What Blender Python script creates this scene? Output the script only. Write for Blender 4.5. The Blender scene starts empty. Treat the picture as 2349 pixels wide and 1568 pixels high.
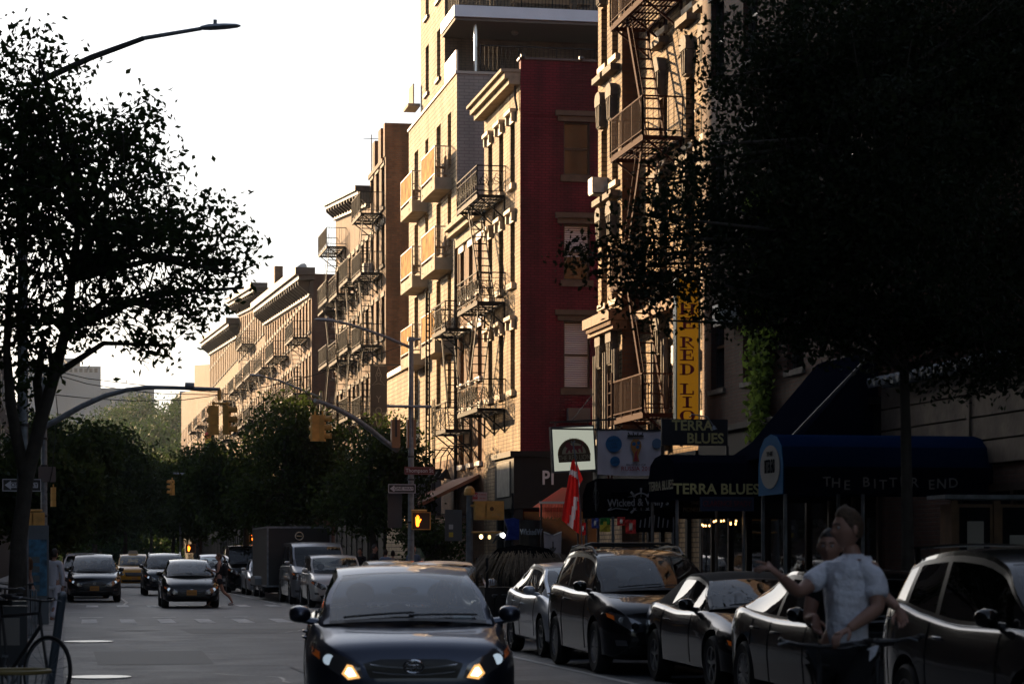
import bpy, bmesh, math, random
import numpy as np
from mathutils import Vector, Matrix
from mathutils.bvhtree import BVHTree
R = math.radians
scn = bpy.context.scene
COL = scn.collection
# ---------------------------------------------------------------- camera
F, HX, HY, CX, CH = 5546.0, 145.0, 1274.0, 1174.5, 1.6      # focal length, street vanishing point and centre, in pixels of a 2349 px wide view
TH = math.atan((CX - HX) / F); SN, CS = math.sin(TH), math.cos(TH)
cam_d = bpy.data.cameras.new('camera'); cam = bpy.data.objects.new('camera', cam_d); COL.objects.link(cam)
cam.location = (0, 0, CH); cam.rotation_euler = (R(90), 0, -TH)
cam_d.lens = 85.0; cam_d.sensor_width = 36.0; cam_d.shift_y = (HY - 784) / 2349.0
cam_d.clip_start = 0.5; cam_d.clip_end = 6000
cam_d.dof.use_dof = True; cam_d.dof.focus_distance = 78.0; cam_d.dof.aperture_fstop = 4.5
scn.camera = cam
# ---------------------------------------------------------------- light
SUN_AZ, SUN_EL = R(30), R(15)      # sun ahead of the camera and to the left, low
world = bpy.data.worlds.new("World"); scn.world = world; world.use_nodes = True
wn = world.node_tree; wn.nodes.clear()
sky = wn.nodes.new('ShaderNodeTexSky'); sky.sky_type = 'NISHITA'; sky.sun_disc = False
sky.sun_elevation = SUN_EL; sky.sun_rotation = -SUN_AZ
sky.air_density = 1.0; sky.dust_density = 2.6; sky.ozone_density = 1.0
bg = wn.nodes.new('ShaderNodeBackground'); bg.inputs[1].default_value = 0.066
wo = wn.nodes.new('ShaderNodeOutputWorld')
hs_ = wn.nodes.new('ShaderNodeHueSaturation'); hs_.inputs['Saturation'].default_value = .6; wn.links.new(sky.outputs[0], hs_.inputs['Color']); tn_ = wn.nodes.new('ShaderNodeVectorMath'); tn_.operation = 'MULTIPLY'; tn_.inputs[1].default_value = (.93, .97, 1.06); wn.links.new(hs_.outputs[0], tn_.inputs[0]); wn.links.new(tn_.outputs[0], bg.inputs[0]); wn.links.new(bg.outputs[0], wo.inputs[0])
sd = bpy.data.lights.new('sun', 'SUN'); sun = bpy.data.objects.new('sun', sd); COL.objects.link(sun)
sd.energy = 5.0; sd.angle = R(0.5); sd.color = (1.0, 0.66, 0.35)
sdir = Vector((-math.sin(SUN_AZ) * math.cos(SUN_EL), math.cos(SUN_AZ) * math.cos(SUN_EL), math.sin(SUN_EL)))
sun.rotation_euler = sdir.to_track_quat('Z', 'Y').to_euler(); sun.location = (-60, 60, 60)
scn.view_settings.view_transform = 'Standard'; scn.view_settings.look = 'None'
scn.view_settings.exposure = 1.5; scn.view_settings.gamma = 1.0
scn.render.engine = 'CYCLES'
cy = scn.cycles; cy.max_bounces = 8; cy.diffuse_bounces = 2; cy.glossy_bounces = 3; cy.transparent_max_bounces = 12
cy.transmission_bounces = 4; cy.volume_bounces = 0; cy.use_denoising = True; cy.sample_clamp_indirect = 6; cy.caustics_reflective = False
cy.caustics_refractive = False

# ---------------------------------------------------------------- helpers
def Yat(px, X):
    k = (px - CX) / F
    return X * (CS - k * SN) / (SN + k * CS)
def Zat(py, X, Y):
    return CH + (HY - py) * (X * SN + Y * CS) / F
def XYd(px, d):
    u = (px - CX) / F * d
    return u * CS + d * SN, d * CS - u * SN
def Xat(px, Y):
    k = (px - CX) / F
    return Y * (SN + k * CS) / (CS - k * SN)

def wl(o):
    v = Vector((0, 0, 0))
    while o is not None:
        v += Vector(o.location); o = o.parent
    return v
def tag(o, label=None, cat=None, group=None, kind=None):
    if label: o['label'] = label
    if cat: o['category'] = cat
    if group: o['group'] = group
    if kind: o['kind'] = kind
    return o
def empty(name, loc=(0, 0, 0), label=None, cat=None, group=None):
    o = bpy.data.objects.new(name, None); COL.objects.link(o); o.location = loc; o.empty_display_size = 0.3
    return tag(o, label, cat, group)
def link(name, me, parent=None):
    o = bpy.data.objects.new(name, me); COL.objects.link(o)
    if parent is not None:
        o.location = -wl(parent); o.parent = parent
    return o
class MB:
    def __init__(s): s.v = []; s.f = []; s.m = []
    def face(s, idx, m=0): s.f.append(tuple(idx)); s.m.append(m)
    def quad(s, a, b, c, d, m=0):
        n = len(s.v); s.v += [tuple(a), tuple(b), tuple(c), tuple(d)]; s.face((n, n+1, n+2, n+3), m)
    def box(s, x0, x1, y0, y1, z0, z1, m=0, M=None):
        n = len(s.v)
        p = [(x0,y0,z0),(x1,y0,z0),(x1,y1,z0),(x0,y1,z0),(x0,y0,z1),(x1,y0,z1),(x1,y1,z1),(x0,y1,z1)]
        if M is not None: p = [tuple(M @ Vector(q)) for q in p]
        s.v += p
        for q in ((0,3,2,1),(4,5,6,7),(0,1,5,4),(1,2,6,5),(2,3,7,6),(3,0,4,7)): s.face([n+i for i in q], m)
        return s
    def tube(s, pts, r, n=6, m=0, cap=True, up=None):
        pts = [Vector(p) for p in pts]; L = len(pts)
        rr = r if isinstance(r, (list, tuple)) else [r] * L
        base = len(s.v); prev = None
        for i, p in enumerate(pts):
            t = (pts[min(i+1, L-1)] - pts[max(i-1, 0)])
            t = t.normalized() if t.length > 1e-9 else Vector((0, 0, 1))
            if prev is None:
                a = t.orthogonal().normalized() if up is None else (Vector(up) - t * t.dot(Vector(up))).normalized()
            else:
                a = prev - t * t.dot(prev); a = a.normalized() if a.length > 1e-6 else t.orthogonal().normalized()
            prev = a; b = t.cross(a)
            for k in range(n):
                w = 2 * math.pi * (k + .5) / n
                s.v.append(tuple(p + (a * math.cos(w) + b * math.sin(w)) * rr[i]))
        for i in range(L-1):
            for k in range(n):
                a0 = base + i*n + k; a1 = base + i*n + (k+1) % n
                s.face((a0, a1, a1+n, a0+n), m)
        if cap:
            s.face([base + k for k in range(n)][::-1], m); s.face([base + (L-1)*n + k for k in range(n)], m)
        return s
    def bar(s, a, b, w, h=None, m=0):     # rectangular bar between two points, w across, h vertical-ish
        h = h or w; a = Vector(a); b = Vector(b); t = (b-a).normalized()
        ref = Vector((0,0,1)) if abs(t.z) < .95 else Vector((0,1,0))
        x = t.cross(ref).normalized() * (w/2); y = x.cross(t).normalized() * (h/2); n = len(s.v)
        for p in (a, b):
            for q in (x+y, x-y, -x-y, -x+y): s.v.append(tuple(p+q))
        for q in ((0,1,2,3),(7,6,5,4),(0,4,5,1),(1,5,6,2),(2,6,7,3),(3,7,4,0)): s.face([n+i for i in q], m)
        return s
    def grid(s, P, m=0, closed=False):     # P[i][j] points
        base = len(s.v); a = len(P); b = len(P[0])
        for row in P: s.v += [tuple(p) for p in row]
        for i in range(a-1):
            for j in range(b if closed else b-1):
                j2 = (j+1) % b
                s.face((base+i*b+j, base+i*b+j2, base+(i+1)*b+j2, base+(i+1)*b+j), m)
        return s
    def prism(s, poly, d0, d1, ax='y', m=0):     # poly of 2-D points, extruded along an axis
        n = len(s.v); k = len(poly)
        def mk(p, d): return {'y': (p[0], d, p[1]), 'x': (d, p[0], p[1]), 'z': (p[0], p[1], d)}[ax]
        for d in (d0, d1): s.v += [mk(p, d) for p in poly]
        s.face(range(n, n+k), m); s.face(list(range(n+k, n+2*k))[::-1], m)
        for i in range(k):
            j = (i+1) % k; s.face((n+i, n+k+i, n+k+j, n+j), m)
        return s
    def disc(s, c, r, ax, th, n=20, m=0, rin=None):
        c = Vector(c); ax = Vector(ax).normalized(); a = ax.orthogonal().normalized(); b = ax.cross(a)
        ring = lambda rad, o: [c + ax*o + (a*math.cos(2*math.pi*k/n) + b*math.sin(2*math.pi*k/n))*rad for k in range(n)]
        if rin is None:
            base = len(s.v); s.v += [tuple(p) for p in ring(r, 0)+ring(r, th)]
            s.face(range(base, base+n), m); s.face(range(base+n, base+2*n), m)
            for k in range(n): s.face((base+k, base+(k+1) % n, base+n+(k+1) % n, base+n+k), m)
        else:
            s.grid([ring(rin, 0), ring(r, 0), ring(r, th), ring(rin, th), ring(rin, 0)], m, closed=True)
        return s
    def ell(s, c, rx, ry, rz, n=12, h=8, m=0):
        P = []
        for i in range(h+1):
            t = math.pi * (i + (1e-3 if i == 0 else -1e-3 if i == h else 0)) / h
            P.append([(c[0]+rx*math.sin(t)*math.cos(2*math.pi*k/n), c[1]+ry*math.sin(t)*math.sin(2*math.pi*k/n), c[2]+rz*math.cos(t)) for k in range(n)])
        return s.grid(P, m, closed=True)
    def build(s, name, mats, parent=None, smooth=False, fix=True):
        me = bpy.data.meshes.new(name)
        me.from_pydata(s.v, [], s.f)
        if not isinstance(mats, (list, tuple)): mats = [mats]
        for q in mats: me.materials.append(q)
        if len(mats) > 1: me.polygons.foreach_set('material_index', s.m)
        if fix:
            bm = bmesh.new(); bm.from_mesh(me); bmesh.ops.recalc_face_normals(bm, faces=bm.faces); bm.to_mesh(me); bm.free()
        if smooth:
            me.polygons.foreach_set('use_smooth', [True] * len(me.polygons))
            if smooth is not True: me.set_sharp_from_angle(angle=R(smooth))
        me.update()
        return link(name, me, parent)
def copy_tree(o, parent=None):
    c = o.copy(); COL.objects.link(c)
    if parent is not None: c.parent = parent
    for ch in list(o.children): copy_tree(ch, c)
    return c

# ---------------------------------------------------------------- materials
MATS = {}
def mat(name, col, rough=.6, metal=0.0, noise=None, bump=None, coat=0, emit=None, estr=1.0, spec=.5, stain=None):
    if name in MATS: return MATS[name]
    m = bpy.data.materials.new(name); m.use_nodes = True; nt = m.node_tree; b = nt.nodes['Principled BSDF']
    b.inputs['Base Color'].default_value = (*col, 1); b.inputs['Roughness'].default_value = rough; b.inputs['Metallic'].default_value = metal
    b.inputs['Specular IOR Level'].default_value = spec
    if coat: b.inputs['Coat Weight'].default_value = coat; b.inputs['Coat Roughness'].default_value = .03
    if emit: b.inputs['Emission Color'].default_value = (*emit, 1); b.inputs['Emission Strength'].default_value = estr
    tc = nt.nodes.new('ShaderNodeTexCoord')
    if noise:
        n = nt.nodes.new('ShaderNodeTexNoise'); n.inputs['Scale'].default_value = noise[0]; n.inputs['Detail'].default_value = 5
        cr = nt.nodes.new('ShaderNodeValToRGB'); a = noise[1]
        cr.color_ramp.elements[0].position = .3; cr.color_ramp.elements[1].position = .7
        cr.color_ramp.elements[0].color = (*[c*(1-a) for c in col], 1); cr.color_ramp.elements[1].color = (*[min(1, c*(1+a)) for c in col], 1)
        nt.links.new(tc.outputs['Object'], n.inputs['Vector']); nt.links.new(n.outputs['Fac'], cr.inputs[0]); nt.links.new(cr.outputs[0], b.inputs['Base Color'])
        if len(noise) > 2:
            mr = nt.nodes.new('ShaderNodeMapRange'); mr.inputs[3].default_value = rough-noise[2]; mr.inputs[4].default_value = rough+noise[2]
            nt.links.new(n.outputs['Fac'], mr.inputs[0]); nt.links.new(mr.outputs[0], b.inputs['Roughness'])
    if bump:
        n2 = nt.nodes.new('ShaderNodeTexNoise'); n2.inputs['Scale'].default_value = bump[0]; n2.inputs['Detail'].default_value = 6
        bp = nt.nodes.new('ShaderNodeBump'); bp.inputs['Strength'].default_value = bump[1]; bp.inputs['Distance'].default_value = bump[2] if len(bump) > 2 else .02
        nt.links.new(tc.outputs['Object'], n2.inputs['Vector']); nt.links.new(n2.outputs['Fac'], bp.inputs['Height']); nt.links.new(bp.outputs[0], b.inputs['Normal'])
    MATS[name] = m; return m
def brick(name, c1, c2, mortar, bw=.22, bh=.075, rough=.8, ms=.012, dirt=.25, bump=.5):
    if name in MATS: return MATS[name]
    m = bpy.data.materials.new(name); m.use_nodes = True; nt = m.node_tree; b = nt.nodes['Principled BSDF']; b.inputs['Roughness'].default_value = rough; b.inputs['Specular IOR Level'].default_value = .22
    g = nt.nodes.new('ShaderNodeNewGeometry'); sp = nt.nodes.new('ShaderNodeSeparateXYZ'); nt.links.new(g.outputs['Position'], sp.inputs[0])
    ad = nt.nodes.new('ShaderNodeMath'); ad.operation = 'ADD'; nt.links.new(sp.outputs[0], ad.inputs[0]); nt.links.new(sp.outputs[1], ad.inputs[1])
    cb = nt.nodes.new('ShaderNodeCombineXYZ'); nt.links.new(ad.outputs[0], cb.inputs[0]); nt.links.new(sp.outputs[2], cb.inputs[1])
    t = nt.nodes.new('ShaderNodeTexBrick'); nt.links.new(cb.outputs[0], t.inputs[0])
    t.inputs['Scale'].default_value = 1; t.inputs['Brick Width'].default_value = bw; t.inputs['Row Height'].default_value = bh
    t.inputs['Mortar Size'].default_value = ms; t.inputs['Mortar Smooth'].default_value = .2
    t.inputs['Color1'].default_value = (*c1, 1); t.inputs['Color2'].default_value = (*c2, 1); t.inputs['Mortar'].default_value = (*mortar, 1)
    n = nt.nodes.new('ShaderNodeTexNoise'); n.inputs['Scale'].default_value = .7; n.inputs['Detail'].default_value = 6; nt.links.new(g.outputs['Position'], n.inputs[0])
    mr = nt.nodes.new('ShaderNodeMapRange'); mr.inputs[1].default_value = .3; mr.inputs[2].default_value = .7; mr.inputs[3].default_value = 1-dirt; mr.inputs[4].default_value = 1+dirt*.6
    nt.links.new(n.outputs['Fac'], mr.inputs[0])
    mx = nt.nodes.new('ShaderNodeVectorMath'); mx.operation = 'SCALE'; nt.links.new(t.outputs['Color'], mx.inputs[0]); nt.links.new(mr.outputs[0], mx.inputs['Scale'])
    mp = nt.nodes.new('ShaderNodeMapping'); mp.inputs['Scale'].default_value = (2.2, 2.2, .22); nt.links.new(g.outputs['Position'], mp.inputs[0])
    n5 = nt.nodes.new('ShaderNodeTexNoise'); n5.inputs['Scale'].default_value = 1; n5.inputs['Detail'].default_value = 4; nt.links.new(mp.outputs[0], n5.inputs[0])
    m5 = nt.nodes.new('ShaderNodeMapRange'); m5.inputs[1].default_value = .35; m5.inputs[2].default_value = .6; m5.inputs[3].default_value = 1-dirt*1.1; m5.inputs[4].default_value = 1.05; nt.links.new(n5.outputs['Fac'], m5.inputs[0])
    x5 = nt.nodes.new('ShaderNodeVectorMath'); x5.operation = 'SCALE'; nt.links.new(mx.outputs[0], x5.inputs[0]); nt.links.new(m5.outputs[0], x5.inputs['Scale'])
    nt.links.new(x5.outputs[0], b.inputs['Base Color'])
    iv = nt.nodes.new('ShaderNodeMath'); iv.operation = 'SUBTRACT'; iv.inputs[0].default_value = 1; nt.links.new(t.outputs['Fac'], iv.inputs[1])
    n3 = nt.nodes.new('ShaderNodeTexNoise'); n3.inputs['Scale'].default_value = 25; nt.links.new(g.outputs['Position'], n3.inputs[0])
    a2 = nt.nodes.new('ShaderNodeMath'); a2.operation = 'MULTIPLY_ADD'; a2.inputs[1].default_value = .6; nt.links.new(n3.outputs['Fac'], a2.inputs[0]); nt.links.new(iv.outputs[0], a2.inputs[2])
    bp = nt.nodes.new('ShaderNodeBump'); bp.inputs['Strength'].default_value = bump; bp.inputs['Distance'].default_value = .015
    nt.links.new(a2.outputs[0], bp.inputs['Height']); nt.links.new(bp.outputs[0], b.inputs['Normal'])
    MATS[name] = m; return m
def leafmat(name, col, trans=.35, rough=.7):
    if name in MATS: return MATS[name]
    m = bpy.data.materials.new(name); m.use_nodes = True; nt = m.node_tree; b = nt.nodes['Principled BSDF']; out = nt.nodes['Material Output']
    b.inputs['Roughness'].default_value = rough; b.inputs['Specular IOR Level'].default_value = .12
    g = nt.nodes.new('ShaderNodeNewGeometry'); hs = nt.nodes.new('ShaderNodeHueSaturation'); hs.inputs['Color'].default_value = (*col, 1)
    mr = nt.nodes.new('ShaderNodeMapRange'); mr.inputs[3].default_value = .55; mr.inputs[4].default_value = 1.5
    nt.links.new(g.outputs['Random Per Island'], mr.inputs[0]); nt.links.new(mr.outputs[0], hs.inputs['Value']); nt.links.new(hs.outputs[0], b.inputs['Base Color'])
    tr = nt.nodes.new('ShaderNodeBsdfTranslucent'); h2 = nt.nodes.new('ShaderNodeHueSaturation'); h2.inputs['Hue'].default_value = .475; h2.inputs['Value'].default_value = 1.6
    nt.links.new(hs.outputs[0], h2.inputs['Color']); nt.links.new(h2.outputs[0], tr.inputs[0])
    mx = nt.nodes.new('ShaderNodeMixShader'); mx.inputs[0].default_value = trans
    nt.links.new(b.outputs[0], mx.inputs[1]); nt.links.new(tr.outputs[0], mx.inputs[2]); nt.links.new(mx.outputs[0], out.inputs[0])
    MATS[name] = m; return m
def glassmat(name, tint=(.5, .55, .55), rough=.0, ior=1.5):
    if name in MATS: return MATS[name]
    m = bpy.data.materials.new(name); m.use_nodes = True; nt = m.node_tree; nt.nodes.remove(nt.nodes['Principled BSDF']); out = nt.nodes['Material Output']
    t = nt.nodes.new('ShaderNodeBsdfTransparent'); t.inputs[0].default_value = (*tint, 1)
    gl = nt.nodes.new('ShaderNodeBsdfGlossy'); gl.inputs['Roughness'].default_value = rough; gl.inputs[0].default_value = (1, 1, 1, 1)
    fr = nt.nodes.new('ShaderNodeFresnel'); fr.inputs[0].default_value = ior
    mx = nt.nodes.new('ShaderNodeMixShader')
    nt.links.new(fr.outputs[0], mx.inputs[0]); nt.links.new(t.outputs[0], mx.inputs[1]); nt.links.new(gl.outputs[0], mx.inputs[2]); nt.links.new(mx.outputs[0], out.inputs[0])
    MATS[name] = m; return m
def emat(name, col, s):
    if name in MATS: return MATS[name]
    m = bpy.data.materials.new(name); m.use_nodes = True; nt = m.node_tree; nt.nodes.remove(nt.nodes['Principled BSDF'])
    e = nt.nodes.new('ShaderNodeEmission'); e.inputs[0].default_value = (*col, 1); e.inputs[1].default_value = s
    nt.links.new(e.outputs[0], nt.nodes['Material Output'].inputs[0]); MATS[name] = m; return m
WORK = bpy.data.scenes.new('work')      # scratch scene for evaluating modifiers and lettering, removed at the end
def evaluated(o, *others):
    for q_ in (o, *others): WORK.collection.objects.link(q_)
    WORK.view_layers[0].update(); dg = WORK.view_layers[0].depsgraph; me = bpy.data.meshes.new_from_object(o.evaluated_get(dg))
    for q_ in (o, *others): WORK.collection.objects.unlink(q_)
    return me
def text(name, s, size, m, M, parent=None, ext=.004, bold=0.0, sx=1.0, align='CENTER', spacing=1.0):
    cu = bpy.data.curves.new('t', 'FONT'); cu.body = s; cu.size = size; cu.extrude = ext; cu.offset = bold * size
    cu.align_x = align; cu.align_y = 'CENTER'; cu.space_character = spacing; cu.resolution_u = 3
    o = bpy.data.objects.new('t', cu); me = evaluated(o); bpy.data.objects.remove(o); bpy.data.curves.remove(cu)
    me.transform(M @ Matrix.Diagonal((sx, 1, 1, 1))); me.materials.clear(); me.materials.append(m); me.name = name
    return link(name, me, parent)
def frame(o, nrm, up=(0, 0, 1)):     # matrix whose local XY is a wall face: local z = outward normal
    n = Vector(nrm).normalized(); u = Vector(up); x = u.cross(n).normalized(); y = n.cross(x)
    M = Matrix((x, y, n)).transposed().to_4x4(); M.translation = Vector(o); return M

def smudges(name, M, w, h, n, m, parent):      # lettering too small to read in the photograph: a row of letter-like strokes
    b = MB(); r_ = random.Random(n)
    for i in range(n):
        x = -w/2+w*(i+.15)/n; ww = w/n*.62; b.box(x,x+ww*.3,-h/2,h/2,0,.002,0,M)
        for k in range(r_.choice((1,2))): z = r_.choice((-.5,-.1,.4))*h; b.box(x+ww*.3,x+ww,z,z+h*.16,0,.002,0,M)
    return b.build(name, m, parent)
asphalt = mat('asphalt', (.052, .054, .058), .55, noise=(.9, .38, .13), bump=(45, .9, .015))
def asphalt_nodes():
    m = MATS['asphalt']; nt = m.node_tree; b = nt.nodes['Principled BSDF']; g = nt.nodes.new('ShaderNodeNewGeometry'); cur = None
    for sc_, stretch, lo, hi, a_, c_ in ((.18,(1,.35,1),.35,.65,.72,1.2),(1.6,(.5,1.4,1),.3,.7,.8,1.2),(14,(1,1,1),.35,.65,.7,1.35),(70,(1,.4,1),.4,.6,.75,1.3)):
        mp = nt.nodes.new('ShaderNodeMapping'); mp.inputs['Scale'].default_value = tuple(sc_*q_ for q_ in stretch); nt.links.new(g.outputs['Position'], mp.inputs[0])
        n = nt.nodes.new('ShaderNodeTexNoise'); n.inputs['Scale'].default_value = 1; n.inputs['Detail'].default_value = 3; nt.links.new(mp.outputs[0], n.inputs[0])
        r = nt.nodes.new('ShaderNodeMapRange'); r.inputs[1].default_value = lo; r.inputs[2].default_value = hi; r.inputs[3].default_value = a_; r.inputs[4].default_value = c_; nt.links.new(n.outputs['Fac'], r.inputs[0])
        if cur is None: cur = r.outputs[0]
        else: k = nt.nodes.new('ShaderNodeMath'); k.operation = 'MULTIPLY'; nt.links.new(cur, k.inputs[0]); nt.links.new(r.outputs[0], k.inputs[1]); cur = k.outputs[0]
    v = nt.nodes.new('ShaderNodeVectorMath'); v.operation = 'SCALE'; v.inputs[0].default_value = (.066, .069, .074); nt.links.new(cur, v.inputs['Scale']); nt.links.new(v.outputs[0], b.inputs['Base Color'])
asphalt_nodes()
concrete = mat('concrete', (.24, .235, .22), .8, noise=(1.5, .25), bump=(30, .3, .01))
kerbm = mat('kerb_stone', (.30, .295, .28), .8, noise=(3, .25))
white_line = mat('road_paint', (.42, .42, .40), .6, noise=(3, .35))
iron = mat('black_iron', (.012, .012, .012), .75, spec=.2)
rust = mat('dark_red_iron', (.05, .018, .012), .85, spec=.12)
galv = mat('galvanised_steel', (.20, .22, .24), .5, .5, noise=(8, .3))
yellow_box = mat('signal_yellow', (.60, .33, .08), .6, noise=(5, .2))
glassw = mat('window_glass', (.012, .013, .014), .015, spec=.6, bump=(1.0, .05, .04))
darkm = mat('dark_metal', (.02, .02, .022), .5)
black = mat('black_matte', (.006, .006, .006), .8)
white_paint = mat('white_paint', (.72, .71, .68), .6, noise=(4, .08))
# ================================================================ setting
FX = 14.3          # plane of the right-hand facades
def sheet(name, x0, x1, y0, y1, z, m):
    b = MB(); b.quad((x0,y0,z),(x1,y0,z),(x1,y1,z),(x0,y1,z)); return tag(b.build(name, m), kind='structure')
sheet('ground', -300, 420, -120, 900, -0.02, mat('far_ground', (.06, .06, .055), .9))
sheet('road', 0.0, 10.2, -40, 420, 0.0, asphalt)
sheet('side_road', -60, 60, 66.3, 73.6, 0.004, asphalt)
sheet('side_road', -60, 60, 130.6, 138.6, 0.004, asphalt)
def pavement(x0, x1, y0, y1, kx):
    b = MB(); a, c = (x0, x1-.18) if kx == x1 else (x0+.18, x1)
    b.box(a, c, y0+.15, y1-.15, -.01, .14)
    tag(b.build('pavement', brick('paving', (.21,.205,.19), (.25,.24,.225), (.11,.11,.10), 1.5, 1.5, ms=.02, bump=.15) if 0 else concrete), kind='structure')
    k = MB(); n = max(1, int((y1-y0)/1.5))
    xk = (x1-.18, x1) if kx == x1 else (x0, x0+.18)
    for i in range(n):
        k.box(xk[0], xk[1], y0+(y1-y0)*i/n+.006, y0+(y1-y0)*(i+1)/n-.006, -.01, .15)
    tag(k.build('kerb', kerbm), kind='structure')
for y0, y1 in ((-40, 65.0), (75.0, 129.5), (139.8, 420)):
    pavement(-4.0, 0.0, y0, y1, 0.0); pavement(10.2, FX+.2, y0, y1, 10.2)
# painted markings
b = MB()
random.seed(4)
for i in range(11):
    x = .62 + .93*i
    b.quad((x-.2,58.0,.006),(x+.18,58.0,.006),(x+.2,61.6,.006),(x-.16,61.6,.006))
    if i % 2 == 0: b.quad((x-.2,63.2,.006),(x+.4,63.2,.006),(x+.4,63.7,.006),(x-.2,63.7,.006))
for i in range(10):
    x = .9 + .95*i
    b.quad((x-.2,76.2,.006),(x+.18,76.2,.006),(x+.2,79.2,.006),(x-.16,79.2,.006))
tag(b.build('crosswalk_markings', mat('worn_paint', (.42,.42,.42), .6, noise=(2.2,.55)), ), kind='structure')
b = MB()
for y0, y1 in ((-10, 55.5), (81, 127)):
    b.quad((6.95,y0,.006),(7.06,y0,.006),(7.06,y1,.006),(6.95,y1,.006))
b.quad((2.1,84,.006),(2.2,84,.006),(2.2,127,.006),(2.1,127,.006))
b.quad((1.72,76,.0065),(1.8,76,.0065),(2.2,84,.0065),(2.1,84,.0065))
tag(b.build('lane_markings', white_line), kind='structure')
b = MB()
for (x,y,w,l) in ((3.2,33,.05,1.8),(4.4,45,1.6,.35),(5.2,47,.9,.2),(3.6,27,.6,.3),(1.1,52,.9,.25),(4.6,39,.05,.9)):
    b.quad((x,y,.005),(x+w,y,.005),(x+w,y+l,.005),(x,y+l,.005))
tag(b.build('road_patches', mat('road_patch', (.09,.09,.09), .7, noise=(6,.4))), kind='structure')
for (x, y, r, lab) in ((.46, 45.6, .46, 'pale worn round cover in the road nearer the crosswalk'), (.46, 32.2, .42, 'pale round manhole cover in the road nearest the camera on the left')):
    c = MB(); c.disc((x,y,.004), r, (0,0,1), .014, 24); tag(c.build('manhole_cover', mat('polished_cover', (.75,.72,.66), .32, .6, noise=(9,.25))), lab, 'manhole cover')

rr = random.Random(31)
for k in range(9):
    x, y = rr.uniform(1,6.5), rr.uniform(17,54); b = MB(); a = rr.uniform(-.5,.5)+(1.57 if k % 2 else 0); pts = [(x,y)]
    for j in range(9): a += rr.uniform(-.5,.5); pts.append((pts[-1][0]+math.cos(a)*.35, pts[-1][1]+math.sin(a)*.35))
    for (p, q_) in zip(pts, pts[1:]):
        d = Vector((q_[0]-p[0], q_[1]-p[1], 0)).normalized().cross(Vector((0,0,1)))*rr.uniform(.012,.03); b.quad((p[0]-d.x,p[1]-d.y,.0045),(q_[0]-d.x,q_[1]-d.y,.0045),(q_[0]+d.x,q_[1]+d.y,.0045),(p[0]+d.x,p[1]+d.y,.0045))
    tag(b.build('road_crack', mat('tar_seal', (.012,.012,.012), .35)), kind='structure')
b = MB()
for k in range(60): x, y, r = rr.uniform(.3,9.8), rr.uniform(16,80), rr.uniform(.015,.05); b.quad((x,y,.007),(x+r,y+.01,.007),(x+r,y+r,.007),(x,y+r*1.2,.007))
tag(b.build('road_litter', mat('pale_fleck', (.4,.4,.38), .8)), kind='stuff')
b = MB(); b.quad((2.6,50,.0035),(5.8,50.2,.0035),(5.9,53.4,.0035),(2.5,53.2,.0035)); b.quad((4.6,24,.0035),(6.3,24,.0035),(6.3,30.5,.0035),(4.7,30.5,.0035)); b.quad((.5,36,.0035),(2.2,36,.0035),(2.3,41,.0035),(.5,41,.0035))
tag(b.build('road_repair', mat('newer_asphalt', (.030,.031,.033), .6, noise=(20,.4), bump=(50,.5,.01))), kind='structure')
# ---------------------------------------------------------------- walls, windows
def P(pl, c, u, z, off=0.0):
    return (c+off, u, z) if pl == 'x' else (u, c+off, z) if pl == 'y' else (c-off, u, z)
def wall(mb, pl, c, u0, u1, z0, z1, holes=(), depth=.22, m=0):
    us = sorted({u0, u1, *[h[0] for h in holes], *[h[1] for h in holes]}); zs = sorted({z0, z1, *[h[2] for h in holes], *[h[3] for h in holes]})
    us = [u for u in us if u0 <= u <= u1]; zs = [z for z in zs if z0 <= z <= z1]
    for a, b_ in zip(us, us[1:]):
        for c0, c1 in zip(zs, zs[1:]):
            um, zm = (a+b_)/2, (c0+c1)/2
            if any(h[0] < um < h[1] and h[2] < zm < h[3] for h in holes): continue
            mb.quad(P(pl,c,a,c0), P(pl,c,b_,c0), P(pl,c,b_,c1), P(pl,c,a,c1), m)
    for h in holes:
        a, b_, c0, c1 = h
        for (p, q) in (((a,c0),(b_,c0)),((b_,c0),(b_,c1)),((b_,c1),(a,c1)),((a,c1),(a,c0))):
            mb.quad(P(pl,c,p[0],p[1]), P(pl,c,q[0],q[1]), P(pl,c,q[0],q[1],depth), P(pl,c,p[0],p[1],depth), m)
def pbox(mb, pl, c, u0, u1, z0, z1, o0, o1, m=0):     # box on a wall plane, o = distance inward (negative = proud)
    a = P(pl,c,u0,z0,o0); b_ = P(pl,c,u1,z1,o1)
    mb.box(min(a[0],b_[0]), max(a[0],b_[0]), min(a[1],b_[1]), max(a[1],b_[1]), z0, z1, m)
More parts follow.
